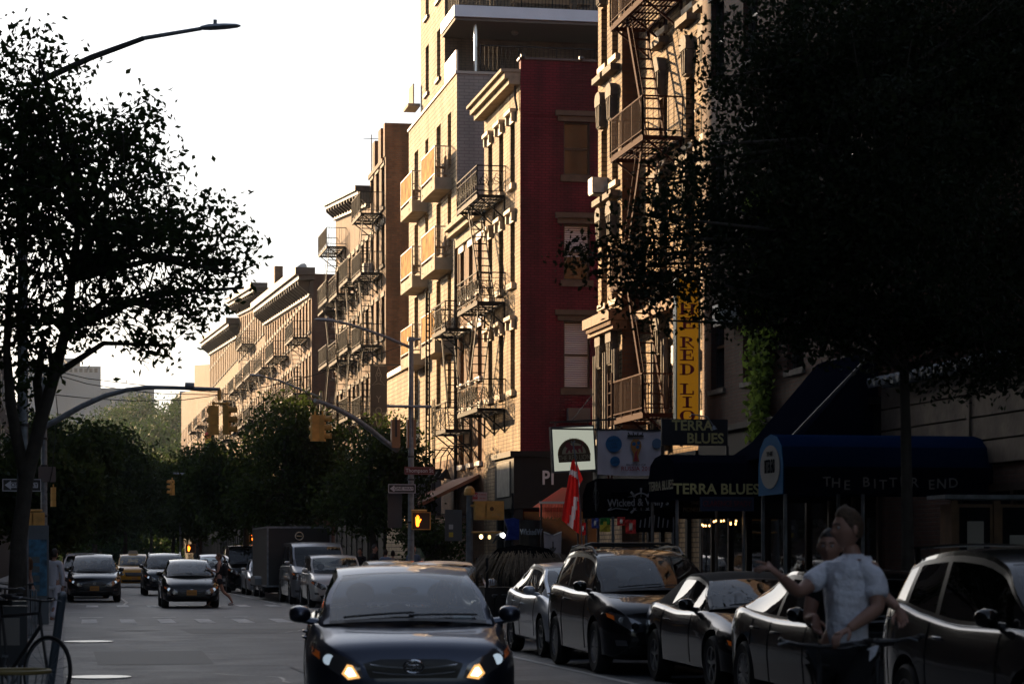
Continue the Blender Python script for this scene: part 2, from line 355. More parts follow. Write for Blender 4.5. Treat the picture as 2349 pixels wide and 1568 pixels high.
def window(bld, pl, c, h, fm, tm=None, lintel=.0, sill=.07, depth=.22, pane=None, mid=True, blind=None, ledge=.06, hood=0, label=None):
    a, b_, z0, z1 = h; fb = MB(); t = .055; d0, d1 = depth-.10, depth-.02
    pbox(fb,pl,c,a,a+t,z0,z1,d0,d1); pbox(fb,pl,c,b_-t,b_,z0,z1,d0,d1); pbox(fb,pl,c,a+t,b_-t,z0,z0+t,d0,d1); pbox(fb,pl,c,a+t,b_-t,z1-t,z1,d0,d1)
    if mid: pbox(fb,pl,c,a+t,b_-t,(z0+z1)/2-.03,(z0+z1)/2+.03,d0-.01,d1)
    w = fb.build('window', fm, bld)
    if label: w['label'] = label
    tm = tm or fm; tb = MB()
    if sill: pbox(tb,pl,c,a-.1,b_+.1,z0-sill*1.6,z0-.003,-ledge,.1)
    if lintel: pbox(tb,pl,c,a-.1,b_+.1,z1+.003,z1+lintel,-.05,.05)
    if hood:
        pbox(tb,pl,c,a-.16,b_+.16,z1+.30,z1+.42,-.2,.05); pbox(tb,pl,c,a-.08,b_+.08,z1+.003,z1+.298,-.06,.05)
        for e in (a-.14, b_+.02): pbox(tb,pl,c,e,e+.12,z1+.02,z1+.29,-.15,-.062)
    if tb.f: tb.build('window_trim', tm, w)
    g = MB(); g.quad(P(pl,c,a+.01,z0+.01,depth-.04),P(pl,c,b_-.01,z0+.01,depth-.04),P(pl,c,b_-.01,z1-.01,depth-.04),P(pl,c,a+.01,z1-.01,depth-.04)); g.build('pane', pane or glassw, w, fix=False)
    if blind:
        s = MB(); n = int((z1-z0)/.07); lo = z1-(z1-z0)*blind
        for i in range(n):
            zz = z1-.08-i*.07
            if zz < lo or zz < z0+.07: break
            pbox(s,pl,c,a+.06,b_-.06,zz-.052,zz,d1-.045,d1-.03)
        s.build('blind', mat('blind_white', (.55,.56,.60), .6), w)
    return w
def shell(bld, name, mats, x0, x1, y0, y1, z1, fh=(), sh=(), z0=0, depth=.22, par=.0, roofm=None, fm=0, sm=1):
    """walls of one building: facade on x0 facing the street, side on y0 facing the camera, back sides and roof"""
    mb = MB()
    wall(mb,'x',x0,y0,y1,z0,z1,fh,depth,fm); wall(mb,'y',y0,x0,x1,z0,z1,sh,depth,sm)
    mb.quad((x0,y1,z0),(x1,y1,z0),(x1,y1,z1),(x0,y1,z1),sm); mb.quad((x1,y0,z0),(x1,y1,z0),(x1,y1,z1),(x1,y0,z1),sm)
    mb.quad((x0,y0,z1),(x1,y0,z1),(x1,y1,z1),(x0,y1,z1),sm)
    for hs, pl, c in ((fh,'x',x0),(sh,'y',y0)):      # flat black sheets behind the holes in place of unlit rooms
        for h in hs:
            a, b_, c0, c1 = h
            mb.quad(P(pl,c,a,c0,depth),P(pl,c,b_,c0,depth),P(pl,c,b_,c1,depth),P(pl,c,a,c1,depth),2)
    return mb.build(name, [mats[0], mats[1], black], bld, fix=False)
def cornice(bld, m, x0, y0, y1, z, h=.9, out=.7, br=1.0, side=0, name='cornice', dent=True):
    b = MB(); b.box(x0-out,x0+.1,y0-(out if side else .02),y1+.02,z-h*.28,z); b.box(x0-out*.8,x0+.1,y0-(out*.8 if side else 0),y1,z-h*.45,z-h*.283)
    b.box(x0-.12,x0+.1,y0-(.1 if side else 0),y1,z-h,z-h*.453); b.box(x0-.2,x0+.1,y0-.01,y1+.01,z-h-.09,z-h-.003)
    n = max(2, int((y1-y0)/br))
    for i in range(n+1):
        y = y0+.1+(y1-y0-.2)*i/n
        b.prism([(x0-.122,z-h*1.1),(x0-.16,z-h*.95),(x0-out*.75,z-h*.62),(x0-out*.78,z-h*.456),(x0-.122,z-h*.456)], y-.07, y+.07, 'y')
    if dent:
        for i in range(int((y1-y0)/.3)):
            y = y0+.08+i*.3; b.box(x0-.19,x0-.123,y,y+.14,z-h*.62,z-h*.457)
    return b.build(name, m, bld)
def fire_escape(bld, X, y0, y1, dep, levels, m, style='picket', stair=True, drop=None, endrail=True, z_top=None, rail_h=.95, sdir=1, dy=0):
    root = MB(); xo = X-dep
    for lv in levels:       # brackets and wall plates
        for y in (y0+.1, (y0+y1)/2, y1-.1):
            root.bar((X-.02,y,lv-.75),(xo+.1,y,lv-.07),.045); root.box(X-.05,X-.005,y-.03,y+.03,lv-.8,lv-.02)
    fe = root.build('fire_escape', m, bld)
    for li, lv in enumerate(levels):
        p = MB(); n = int(dep/.11)
        p.box(xo,xo+.05,y0,y1,lv-.12,lv+.03); p.box(X-.08,X-.03,y0,y1,lv-.09,lv); p.box(xo+.052,X-.082,y0,y0+.05,lv-.1,lv); p.box(xo+.052,X-.082,y1-.05,y1,lv-.1,lv)
        for i in range(1, n): x = xo+.05+i*(dep-.13)/n; p.box(x-.022,x+.022,y0+.052,y1-.052,lv-.02,lv+.005)
        for i in range(1, int((y1-y0)/.8)): y = y0+i*.8; p.box(xo+.052,X-.082,y-.015,y+.015,lv-.06,lv-.022)
        p.build('platform', m, fe)
        r = MB()
        segs = [((xo,y0),(xo,y1))] + ([((xo,y0),(X,y0)),((xo,y1),(X,y1))] if endrail else [])
        for a, c in segs:
            A = Vector((*a,lv)); C = Vector((*c,lv)); L = (C-A).length; up = Vector((0,0,1))
            r.bar(A+up*rail_h, C+up*rail_h, .035); r.bar(A+up*.12, C+up*.12, .025)
            if style != 'picket': r.bar(A+up*rail_h*.82, C+up*rail_h*.82, .02)
            for k in range(int(L/1.1)+2):
                q = A+(C-A)*min(1, k*1.1/L); r.bar(q, q+up*rail_h, .035)
            if style == 'picket':
                for k in range(1, int(L/.13)): q = A+(C-A)*(k*.13/L); r.bar(q+up*.12, q+up*rail_h, .016)
            elif style == 'x':
                k = 0
                while k*.55 < L-.1:
                    q = A+(C-A)*(k*.55/L); q2 = A+(C-A)*min(1,(k+1)*.55/L)
                    r.bar(q+up*.12, q2+up*rail_h*.8, .018); r.bar(q2+up*.12, q+up*rail_h*.8, .018); k += 1
            else:       # scrolled panels
                k = 0
                while k*.42 < L-.1:
                    q = A+(C-A)*((k+.5)*.42/L); t = (C-A).normalized()
                    pts = [q+t*(.17*math.sin(w))+up*(.45+.3*math.cos(w*2+.6)*math.sin(w*.5)) for w in [i*math.pi/5 for i in range(11)]]
                    r.tube(pts, .013, 4); r.tube([q+t*(.12*math.cos(w))+up*(.46+.12*math.sin(w)) for w in [i*math.pi/4 for i in range(9)]], .011, 4); r.bar(q-t*.2+up*.12, q-t*.2+up*rail_h*.8, .016); k += 1
        r.build('railing', m, fe)
        if stair and li+1 < len(levels):       # steep stair from this level up to the next
            s = MB(); lo, hi = lv, levels[li+1]; ya, yb = (y0+.5+dy, y1-.9+dy*.2) if (li % 2 == 0) == (sdir > 0) else (y1-.5, y0+.9)
            for xx in (xo+.22, xo+.68): s.bar((xx,ya,lo),(xx,yb,hi),.03,.12)
            k = int((hi-lo)/.26)
            for i in range(1, k): f = i/k; s.box(xo+.235,xo+.665,ya+(yb-ya)*f-.07,ya+(yb-ya)*f+.07,lo+(hi-lo)*f-.012,lo+(hi-lo)*f+.012)
            s.bar((xo+.2,ya,lo+.75),(xo+.2,yb,hi+.75),.022)
            s.build('stair', m, fe)
    def vlad(y, za, zb, x):
        s = MB(); s.bar((x,y,za),(x,y,zb),.04); s.bar((x,y+.42,za),(x,y+.42,zb),.04)
        for i in range(int((zb-za)/.3)): s.bar((x,y,za+.15+i*.3),(x,y+.42,za+.15+i*.3),.022)
        s.build('ladder', m, fe)
    if drop: vlad(y1-.9 if drop[1] is None else drop[1], drop[0], levels[0]+1.2, xo-.03)
    if z_top: vlad(y0+.4, levels[-1], z_top+.8, X-.35)
    return fe
def bld_root(name, x, y, label, cat='building'):
    return empty(name, (x, y, 0), label, cat)
def ac(pl, c, u, z, w=.6, h=.42, label='', m=None):
    b = MB(); pbox(b,pl,c,u-w/2,u+w/2,z,z+h,-.42,.05)
    for i in range(7): pbox(b,pl,c,u-w/2+.05,u+w/2-.05,z+.05+i*.05,z+.07+i*.05,-.432,-.42)
    o = b.build('air_conditioner', m or mat('ac_white', (.5,.5,.48), .5, noise=(6,.2))); tag(o, label, 'air conditioner')
    s = MB(); pbox(s,pl,c,u-w/2,u+w/2,z-.04,z-.003,-.4,.03); s.build('bracket', darkm, o)
    return o
# ================================================================ right-hand buildings, near to far
cream = brick('cream_brick', (.38,.26,.14), (.28,.185,.10), (.10,.065,.035), .30, .12, dirt=.4, bump=1.0, ms=.016)
cream2 = brick('pale_tower_brick', (.43,.335,.22), (.35,.27,.175), (.16,.12,.08), .44, .18, ms=.02, dirt=.30, bump=.8)
grey_side = brick('pale_grey_brick', (.30,.27,.24), (.27,.245,.22), (.19,.17,.15), .36, .12, ms=.014, dirt=.10, bump=.4)
redp = brick('maroon_painted_brick', (.16,.014,.028), (.125,.011,.022), (.07,.006,.012), .24, .085, dirt=.30, bump=.7)
orange = brick('orange_brick', (.20,.09,.038), (.14,.062,.028), (.12,.08,.05), .22, .075)
brown = brick('brown_brick', (.20,.095,.048), (.13,.062,.034), (.13,.09,.06), .24, .10, dirt=.3)
darkred = brick('dark_red_brick', (.10,.045,.03), (.07,.03,.022), (.07,.05,.04), .22, .075)
tan = brick('tan_brick', (.165,.085,.040), (.12,.06,.028), (.09,.05,.03), .22, .08, dirt=.3)
stone = mat('carved_stone', (.11,.095,.08), .8, noise=(4,.4), bump=(14,.6,.03))
creamstone = mat('cream_stone', (.50,.43,.33), .7, noise=(4,.2))
darkframe = mat('dark_window_frame', (.03,.027,.025), .5)
whiteframe = mat('white_window_frame', (.5,.47,.4), .5)

# ---- low timber-clad front at the right edge, behind the nearest cars
Bt = bld_root('timber_clad_shop', FX+.4, 36, 'low shop front clad in weathered timber boards under a ribbed metal roof edge', 'shop')
mb = MB(); yA, yB = 26.0, 40.9
wood = mat('weathered_boards', (.13,.10,.075), .8, noise=(2.5,.35), bump=(9,.7,.02))
zr = 4.35
mb.box(FX,FX+8,yA,yB,0,3.0); mb.build('wall', darkred, Bt)
w = MB()
for i in range(4):
    w.box(FX-.06,FX+.3,yA,yB,3.05+i*.38,3.40+i*.38)
for y in (29.3, 33.0, 36.6): w.box(FX-.09,FX-.062,y,y+.12,3.05,4.55)
w.build('board_cladding', wood, Bt)
r = MB()
for i in range(50):
    y = yA+.15+i*(yB-yA-.3)/49; r.tube([(FX-.35,y,4.63),(FX+1.4,y,4.95)], .09, 5)
r.box(FX-.05,FX+6,yA,yB,4.57,4.62); r.build('roof', galv, Bt)
w = MB()
for y in (27, 29.6, 32.2, 34.8, 37.4): pbox(w,'x',FX,y,y+.12,.2,2.6,-.08,0); 
for z in (.2,2.6): pbox(w,'x',FX,27,37.5,z,z+.12,-.08,0)
w.build('shop_front', mat('brown_shop_wood',(.03,.018,.012),.7,spec=.15), Bt)
p = MB(); p.quad((FX-.01,27,.3),(FX-.01,37.5,.3),(FX-.01,37.5,2.6),(FX-.01,27,2.6)); p.build('shop_window', glassw, Bt)
# menu case on posts in front
Mc = bld_root('menu_case', 13.0, 33.3, 'wooden glazed display case with a flat metal lid beside the blue canopy', 'display case')
b = MB(); b.box(12.6,14.0,33.2,33.6,.9,2.35); 
for x in (12.6,13.25,13.9): b.box(x,x+.1,33.14,33.197,.5,2.4)
b.build('cabinet', mat('case_wood',(.16,.09,.04),.5,noise=(5,.3)), Mc)
b = MB(); b.box(12.45,14.15,33.0,33.75,2.42,2.48); b.build('lid', galv, Mc)
b = MB(); b.box(12.74,13.2,33.17,33.196,1.0,2.3); b.box(13.4,13.86,33.17,33.196,1.0,2.3); b.build('pane', glassw, Mc)
b = MB(); b.box(12.85,13.1,33.16,33.168,1.5,2.1); b.box(13.5,13.8,33.16,33.168,1.3,1.9); b.build('notice', mat('paper',(.4,.38,.32),.8), Mc)

# ---- dark red brick walk-up behind the big tree
B2 = bld_root('dark_brick_walkup', FX, 47, 'dark red brick walk-up behind the two long canopies with ivy on its front')
fh = [(y-.55,y+.55,z,z+1.9) for y in (43.2,46.2,49.4,52.0) for z in (5.3,8.7,12.1,15.5)]
shell(B2,'wall',(darkred,darkred),FX,FX+14,40.95,53.3,19,fh)
for h in fh: window(B2,'x',FX,h,darkframe,stone,lintel=.25)
sf = MB(); sf.box(FX-.10,FX-.003,40.95,53.3,3.6,4.3); sf.box(FX-.2,FX-.003,40.95,53.3,4.303,4.42); sf.build('shop_fascia', mat('black_painted_wood',(.012,.011,.011),.7,spec=.15), B2)
sf = MB()
for y in [41+i*1.4 for i in range(9)]: sf.box(FX-.08,FX-.003,y,y+.12,.14,3.597)
sf.build('shop_front', mat('brown_shop_wood',(.03,.018,.012),.7,spec=.15), B2)
p = MB(); p.quad((FX-.02,41,.2),(FX-.02,53.2,.2),(FX-.02,53.2,3.5),(FX-.02,41,3.5)); p.build('shop_window', glassw, B2)
ac('x',FX,50.6,6.6,label='white air conditioner in the dark brick wall left of the ivy')

# ---- cream brick tenement of the pub with carved window heads
B3 = bld_root('cream_brick_tenement', FX, 59, 'cream brick tenement with carved window heads and dark red fire escape behind the big tree')
yc, yn, ym = 64.2, 53.35, 61.35; X2 = FX+.45
rows = (5.0, 8.35, 11.45, 14.75, 18.0)
fh1 = [(y-.36,y+.36,z,z+1.6) for y in (62.15,63.45) for z in rows]
fh2 = [(y-.42,y+.42,z,z+1.6) for y in (54.4,56.1,58.75) for z in rows]
mb = MB()
wall(mb,'x',FX,ym,yc,0,21,fh1,.25,0); wall(mb,'x',X2,yn,ym,0,21,fh2,.25,0)
mb.quad((FX,ym,0),(X2,ym,0),(X2,ym,21),(FX,ym,21),1)
mb.quad((FX,yc,0),(FX+14,yc,0),(FX+14,yc,21),(FX,yc,21),1); mb.quad((X2,yn,0),(FX+14,yn,0),(FX+14,yn,21),(X2,yn,21),1); mb.quad((X2,yn,21),(FX+14,yn,21),(FX+14,yc,21),(X2,yc,21),1)
for hs, c in ((fh1,FX),(fh2,X2)):
    for a,b_,c0,c1 in hs: mb.quad(P('x',c,a,c0,.25),P('x',c,b_,c0,.25),P('x',c,b_,c1,.25),P('x',c,a,c1,.25),2)
mb.build('wall', [cream, brown, black], B3, fix=False)
for h in fh1: window(B3,'x',FX,h,darkframe,creamstone,sill=.09,depth=.25,ledge=.1)
for h in fh2: window(B3,'x',X2,h,darkframe,creamstone,sill=.09,depth=.25,ledge=.1)
for hs, c in ((fh1,FX),(fh2,X2)):
    for a,b_,c0,c1 in hs:
        s = MB(); u = (a+b_)/2
        s.box(c-.24,c-.003,a-.14,b_+.14,c0-.44,c0-.28)     # flat stone ledge under the sill
        s.prism([(u-.31,c1+.62),(u+.31,c1+.62),(u+.33,c1+.80),(u+.25,c1+.93),(u+.10,c1+.98),(u-.10,c1+.98),(u-.25,c1+.93),(u-.33,c1+.80)], c-.20, c-.003, 'x')
        s.prism([(u-.19,c1+.02),(u+.19,c1+.02),(u+.28,c1+.617),(u-.28,c1+.617)], c-.15, c-.003, 'x')

        for e in (-.13,0,.13): s.tube([(c-.16,u+e,c1+.05),(c-.17,u+e*1.5,c1+.60)],.035,5)
        s.build('window_head', stone, B3, smooth=40)
c1_ = MB(); c1_.box(FX-.42,FX+.1,ym-.25,yc+.12,7.72,7.98); c1_.box(FX-.28,FX+.1,ym-.15,yc+.06,7.5,7.717); c1_.box(X2-.3,X2+.1,yn,ym-.26,7.6,7.85)
for i in range(30): y = ym-.2+i*.1; c1_.box(FX-.36,FX-.283,y,y+.05,7.6,7.715)
c1_.build('belt_course', mat('brown_stone',(.22,.13,.08),.8,noise=(5,.3)), B3)
g = MB()
for (c, y) in ((FX,62.8),(FX,61.7),(FX,64.0),(X2,59.3),(X2,58.2)):
    for dy in (-.12,.12): g.tube([(c-.1,y+dy,4.2),(c-.1,y+dy,7.0)],.07,8)
g.box(FX-.2,FX-.003,61.4,64.2,4.0,4.2); g.build('pilaster', stone, B3)
fe3 = fire_escape(B3,X2,56.8,60.3,1.0,(5.05,8.45,11.75,15.1,18.4),rust,'picket',drop=(2.9,60.0))
sf = MB(); sf.box(FX-.15,FX-.003,ym,yc,3.2,4.0); sf.box(X2-.6,X2-.003,yn,ym-.003,3.2,4.0); sf.box(FX-.4,FX-.153,ym,yc,3.9,4.05)
for y in [yn+.05+i*1.3 for i in range(6)]: sf.box(X2-.1,X2-.003,y,y+.2,0.14,3.197)
sf.build('shop_front', mat('black_painted_wood',(.012,.011,.011),.7,spec=.15), B3)
ac('x',X2-.02,55.95,6.2,.55,.42,'white air conditioner below the carved window head beside the yellow sign')
ac('x',FX,63.3,11.3,.5,.4,'small air conditioner high on the cream brick tenement above the leaves')

# ---- maroon corner house
B4 = bld_root('maroon_corner_house', FX, 79, 'corner house with a maroon painted brick side wall and a cream street front')
yr0, yr1 = 75.6, 82.3
cols = [Yat(p, FX) for p in (1176, 1149.7, 1124.6)]
fh = [(y-.40,y+.40,z,z+1.95) for y in cols for z in (6.95,10.4,13.6)]
xa, xb = Xat(1293,75.6), Xat(1354,75.6)
sh = [(xa,xb,6.95,9.1),(xa,xb,10.4,12.2),(xa,xb,13.75,15.45)] + [(xa+4.4,xb+4.4,z,z+1.8) for z in (6.95,10.4,13.75)]
paintedcream = brick('cream_painted_brick', (.42,.31,.19), (.32,.23,.14), (.18,.125,.075), .30, .12, dirt=.45, bump=1.0)
mb = shell(B4,'wall',(paintedcream,redp),FX,FX+15,yr0,yr1,16.75,fh,sh)
pp = MB(); pp.box(FX+.02,FX+15,yr0+.003,yr0+.3,16.75,17.38); pp.build('parapet', redp, B4)
cp = MB()
cp.box(FX-.04,FX+15.1,yr0-.05,yr0+.36,17.383,17.45)
for i in range(8): cp.tube([(FX+i*1.9,yr0-.08,17.47),(FX+i*1.9+.12,yr0-.08,17.47)],.07,6)
cp.build('coping', mat('dark_lead',(.05,.05,.055),.4), B4)
for i, h in enumerate(fh): window(B4,'x',FX,h,darkframe,creamstone,sill=.12,ledge=.14,hood=1)
brownst = mat('brown_stone_trim', (.085,.055,.035), .7, noise=(5,.2))
for i, h in enumerate(sh):
    window(B4,'y',yr0,h,mat('black_window_frame',(.012,.014,.015),.4),brownst,sill=.13,ledge=.05,pane=glassw,blind=(1.0 if i == 0 else .55 if i == 1 else None),label='window with closed white blinds' if i == 0 else None)
    t = MB(); pbox(t,'y',yr0,h[0]-.28,h[1]+.28,h[3]+.18,h[3]+.34,-.14,-.003); pbox(t,'y',yr0,h[0]-.2,h[1]+.2,h[3]+.003,h[3]+.177,-.07,-.003); t.build('window_lintel', brownst, B4)
t = MB(); pbox(t,'y',yr0,FX,FX+15,15.62,15.66,-.02,-.003); t.build('ledge', redp, B4)
# white cornice of the street front
co = MB(); co.box(FX-.5,FX+.2,yr0+.05,yr1,16.78,16.98); co.box(FX-.36,FX+.2,yr0+.05,yr1,16.6,16.777); co.box(FX-.62,FX+.2,yr0+.02,yr1+.05,16.983,17.08); co.build('cornice', mat('dull_cornice',(.30,.25,.18),.8,noise=(3,.3),spec=.2), B4)
pp = MB(); pp.tube([(FX-.1,yr0+.35,17.1),(FX-.1,yr0+.35,16.2),(FX-.06,yr0+.2,15.8)],.04,6); pp.build('downpipe', darkm, B4)
fire_escape(B4,FX,78.2,82.25,.95,(6.45,9.95,13.45),iron,'ornate',sdir=-1)
# shop at the corner
shopgreen = mat('dark_green_grey_paint', (.012,.014,.014), .6, noise=(3,.15), spec=.2)
sf = MB(); sf.box(FX-.25,FX+15,yr0-.22,yr0-.003,3.35,4.75); sf.box(FX-.38,FX+15,yr0-.32,yr0-.003,4.753,4.92); sf.box(FX-.3,FX+15,yr0-.28,yr0-.003,3.1,3.345)
sf.box(FX-.25,FX-.003,yr0,yr0+3.2,3.35,4.75); sf.box(FX-.36,FX-.003,yr0,yr0+3.3,4.753,4.92); sf.box(FX-.3,FX-.003,yr0,yr0+3.2,3.1,3.345)
for x in (FX-.25, FX+2.6, FX+5.4, FX+8): sf.box(x,x+.3,yr0-.2,yr0-.003,.14,3.097)
for y in (yr0+.02, yr0+1.6, yr0+3.0): sf.box(FX-.2,FX-.003,y,y+.2,.14,3.097)
sf.build('shop_front', shopgreen, B4)
p = MB(); p.quad((FX+.1,yr0-.05,.3),(FX+8,yr0-.05,.3),(FX+8,yr0-.05,3.0),(FX+.1,yr0-.05,3.0)); p.quad((FX-.05,yr0+.1,.3),(FX-.05,yr0+3,.3),(FX-.05,yr0+3,3),(FX-.05,yr0+.1,3)); p.build('shop_window', glassw, B4)
lt = mat('sign_letter_white', (.62,.64,.66), .5)
text('shop_letters_glints', 'PI', .62, lt, frame((Xat(1241,75.4)+.02, yr0-.235, 4.06), (0,-1,0)), B4, .02, .02, .8, 'LEFT', 1.12)
p = MB(); pbox(p,'x',FX-.26,yr0+.35,yr0+2.6,3.5,4.62,-.03,0); p.build('sign_panel', mat('pale_sign_panel',(.28,.27,.24),.4,noise=(3,.3)), B4)
smudges('shop_letters_glints', frame((FX-.30, yr0+1.0, 4.05), (-1,0,0)), .5, .5, 3, mat('panel_glint_pale',(.4,.39,.35),.5), B4)  # pale strokes painted as the white reflections on the panel
p = MB(); pbox(p,'y',yr0,Xat(1300,75.6),Xat(1350,75.6),5.85,6.3,-.28,.05)
for i in range(5): pbox(p,'y',yr0,Xat(1303,75.6),Xat(1347,75.6),5.9+i*.08,5.93+i*.08,-.3,-.28)
tag(p.build('air_conditioner', mat('ac_grey',(.10,.10,.10),.5)), 'grey air conditioner in the maroon side wall above the lit pub sign', 'air conditioner')

# ---- lower orange brick house between the maroon house and the tower
B5 = bld_root('orange_brick_house', FX, 85, 'narrow orange brick house with white lintels between the maroon house and pale tower')
cols = (83.3, 85.2, 87.1)
fh = [(y-.42,y+.42,z,z+1.75) for y in cols for z in (4.9,7.85,10.9)]
shell(B5,'wall',(orange,orange),FX+.02,FX+14,82.32,88.15,13.3,fh)
for h in fh: window(B5,'x',FX+.02,h,whiteframe,white_paint,lintel=.34,sill=.1,ledge=.12)
co = MB(); co.box(FX-.35,FX+.2,82.36,88.1,13.3,13.5); co.box(FX-.5,FX+.2,82.33,88.12,13.503,13.66); co.box(FX-.1,FX+.2,82.36,88.1,12.9,13.297); co.build('cornice', mat('dull_cornice',(.30,.25,.18),.8), B5)
fire_escape(B5,FX,84.9,88.1,.95,(6.1,9.7),iron,'x',z_top=None,drop=(2.6,None))
ut = MB()
for x in (FX-.98,FX-.86): ut.bar((x,89.3,2.2),(x,89.3,11.4),.06)
for i in range(38): ut.bar((FX-.98,89.3,2.3+i*.24),(FX-.86,89.3,2.3+i*.24),.05)
ut.build('ladder_frame', iron, B5)
pp = MB(); pp.tube([(FX-.08,88.05,4),(FX-.08,88.05,13.2)],.06,8); pp.build('downpipe', darkm, B5)
# black gooseneck sign lamps
for i, y in enumerate((83.4, 84.9, 86.6, 88.2)):
    g = MB(); pts = [(FX-.02,y,5.0),(FX-.35,y,5.5),(FX-.8,y,5.5),(FX-1.1,y,5.1),(FX-1.15,y,4.6)]
    g.tube(pts,.025,6); o = g.build('gooseneck_lamp', iron); tag(o, ['black gooseneck wall lamp nearest the maroon corner house above the brown awning','second black gooseneck wall lamp from the maroon corner house','third black gooseneck wall lamp from the maroon corner house','black gooseneck wall lamp farthest from the maroon corner house'][i], 'wall lamp', 'gooseneck lamps over the brown awning')
    s = MB(); s.tube([(FX-1.15,y,4.62),(FX-1.17,y,4.5),(FX-1.2,y,4.3)],[.04,.12,.24],10); s.build('lamp_shade', iron, o)

# ---- pale brick tower with balconies
B6 = bld_root('pale_brick_tower', FX, 94, 'tall pale brick apartment tower with stacked balconies and a deep roof terrace')
ya, yb_, yu0, yu1 = 88.2, 100.8, 91.1, 97.4
fl = (7.2,10.2,13.2,16.2)
cp_ = [Yat(p, FX) for p in (1031, 1006, 979, 955)]
fh = [(y-(.55 if i % 2 else .42),y+(.55 if i % 2 else .42),z,z+2.05) for i, y in enumerate(cp_) for z in fl]
mb = MB()
wall(mb,'x',FX,ya,yb_,0,19.4,fh,.25,0); wall(mb,'y',ya,FX,FX+17,0,19.4,(),.25,1)
mb.quad((FX,yb_,0),(FX+17,yb_,0),(FX+17,yb_,19.4),(FX,yb_,19.4),1); mb.quad((FX,ya,19.4),(FX+17,ya,19.4),(FX+17,yb_,19.4),(FX,yb_,19.4),1)
uh = [(y-.45,y+.45,z,z+1.9) for y in (92.6,95.6) for z in (20.05,23.1,26.1)]
wall(mb,'x',FX,yu0,yu1,19.4,31,uh,.25,0)
for z in (19.4,22.5,25.5,28.5):
    pass
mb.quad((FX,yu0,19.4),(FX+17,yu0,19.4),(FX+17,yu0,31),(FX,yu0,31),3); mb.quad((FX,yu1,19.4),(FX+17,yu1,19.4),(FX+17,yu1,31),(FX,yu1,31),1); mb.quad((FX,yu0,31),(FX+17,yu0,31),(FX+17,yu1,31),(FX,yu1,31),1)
for a,b_,c0,c1 in fh+uh: mb.quad(P('x',FX,a,c0,.25),P('x',FX,b_,c0,.25),P('x',FX,b_,c1,.25),P('x',FX,a,c1,.25),2)
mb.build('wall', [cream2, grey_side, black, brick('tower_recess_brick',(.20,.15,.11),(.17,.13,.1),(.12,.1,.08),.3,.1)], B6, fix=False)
sl = mat('dark_sill', (.06,.035,.025), .6)
for h in fh: window(B6,'x',FX,h,mat('pale_window_frame',(.42,.38,.32),.5),sl,sill=.0,depth=.25)
for h in uh: window(B6,'x',FX,h,darkframe,sl,sill=.08,depth=.25,ledge=.1)
cp = MB(); cp.box(FX-.06,FX+.3,ya-.05,yb_+.05,19.403,19.5); cp.box(FX+.303,FX+17,ya-.05,ya+.25,19.403,19.5); cp.build('coping', mat('pale_coping',(.4,.36,.3),.6), B6)
for zt in (21.45, 24.7, 27.9):
    s = MB(); s.box(FX-.15,FX+17,ya-.3,yu0-.003,zt,zt+.42); s.build('terrace_slab', mat('terrace_slab_white',(.62,.66,.72),.35,noise=(1,.08)), B6)
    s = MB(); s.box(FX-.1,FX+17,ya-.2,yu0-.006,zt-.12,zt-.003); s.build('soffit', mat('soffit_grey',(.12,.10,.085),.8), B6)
def balustrade(name, pts, z, h, m, par, step=.13, glass=None):
    r = MB()
    for a, c in zip(pts, pts[1:]):
        A = Vector((*a,z)); C = Vector((*c,z)); L = (C-A).length; up = Vector((0,0,1))
        r.bar(A+up*h,C+up*h,.05); r.bar(A+up*.08,C+up*.08,.03)
        for k in range(int(L/step)+1): q = A+(C-A)*(k*step/L); r.bar(q+up*.08,q+up*h,.018 if k % 9 else .04)
    return r.build(name, m, par)
balustrade('terrace_railing', [(FX+.1,yu0),(FX+.1,ya+.05),(FX+16,ya+.05)], 21.87, 1.05, iron, B6)
balustrade('terrace_railing', [(FX+.9,ya+.1),(FX+16,ya+.1)], 19.5, 1.0, iron, B6, .16)
pw = MB(); pw.box(FX-.02,FX+.06,ya+.1,yu0-.1,19.503,20.3); pw.build('terrace_screen', mat('screen_white',(.6,.55,.45),.4), B6)
cl = MB(); cl.tube([(FX+.75,ya+.3,19.5),(FX+.75,ya+.3,21.32)],.07,10); cl.build('column', mat('polished_metal',(.7,.66,.6),.25,.8), B6)
for i, lx in enumerate((2.4,9.2)):
    g = MB(); g.ell((FX+lx,ya+1.2,21.25),.14,.14,.1,10,6); g.build('ceiling_light', mat('unlit_globe',(.2,.19,.17),.3), B6)
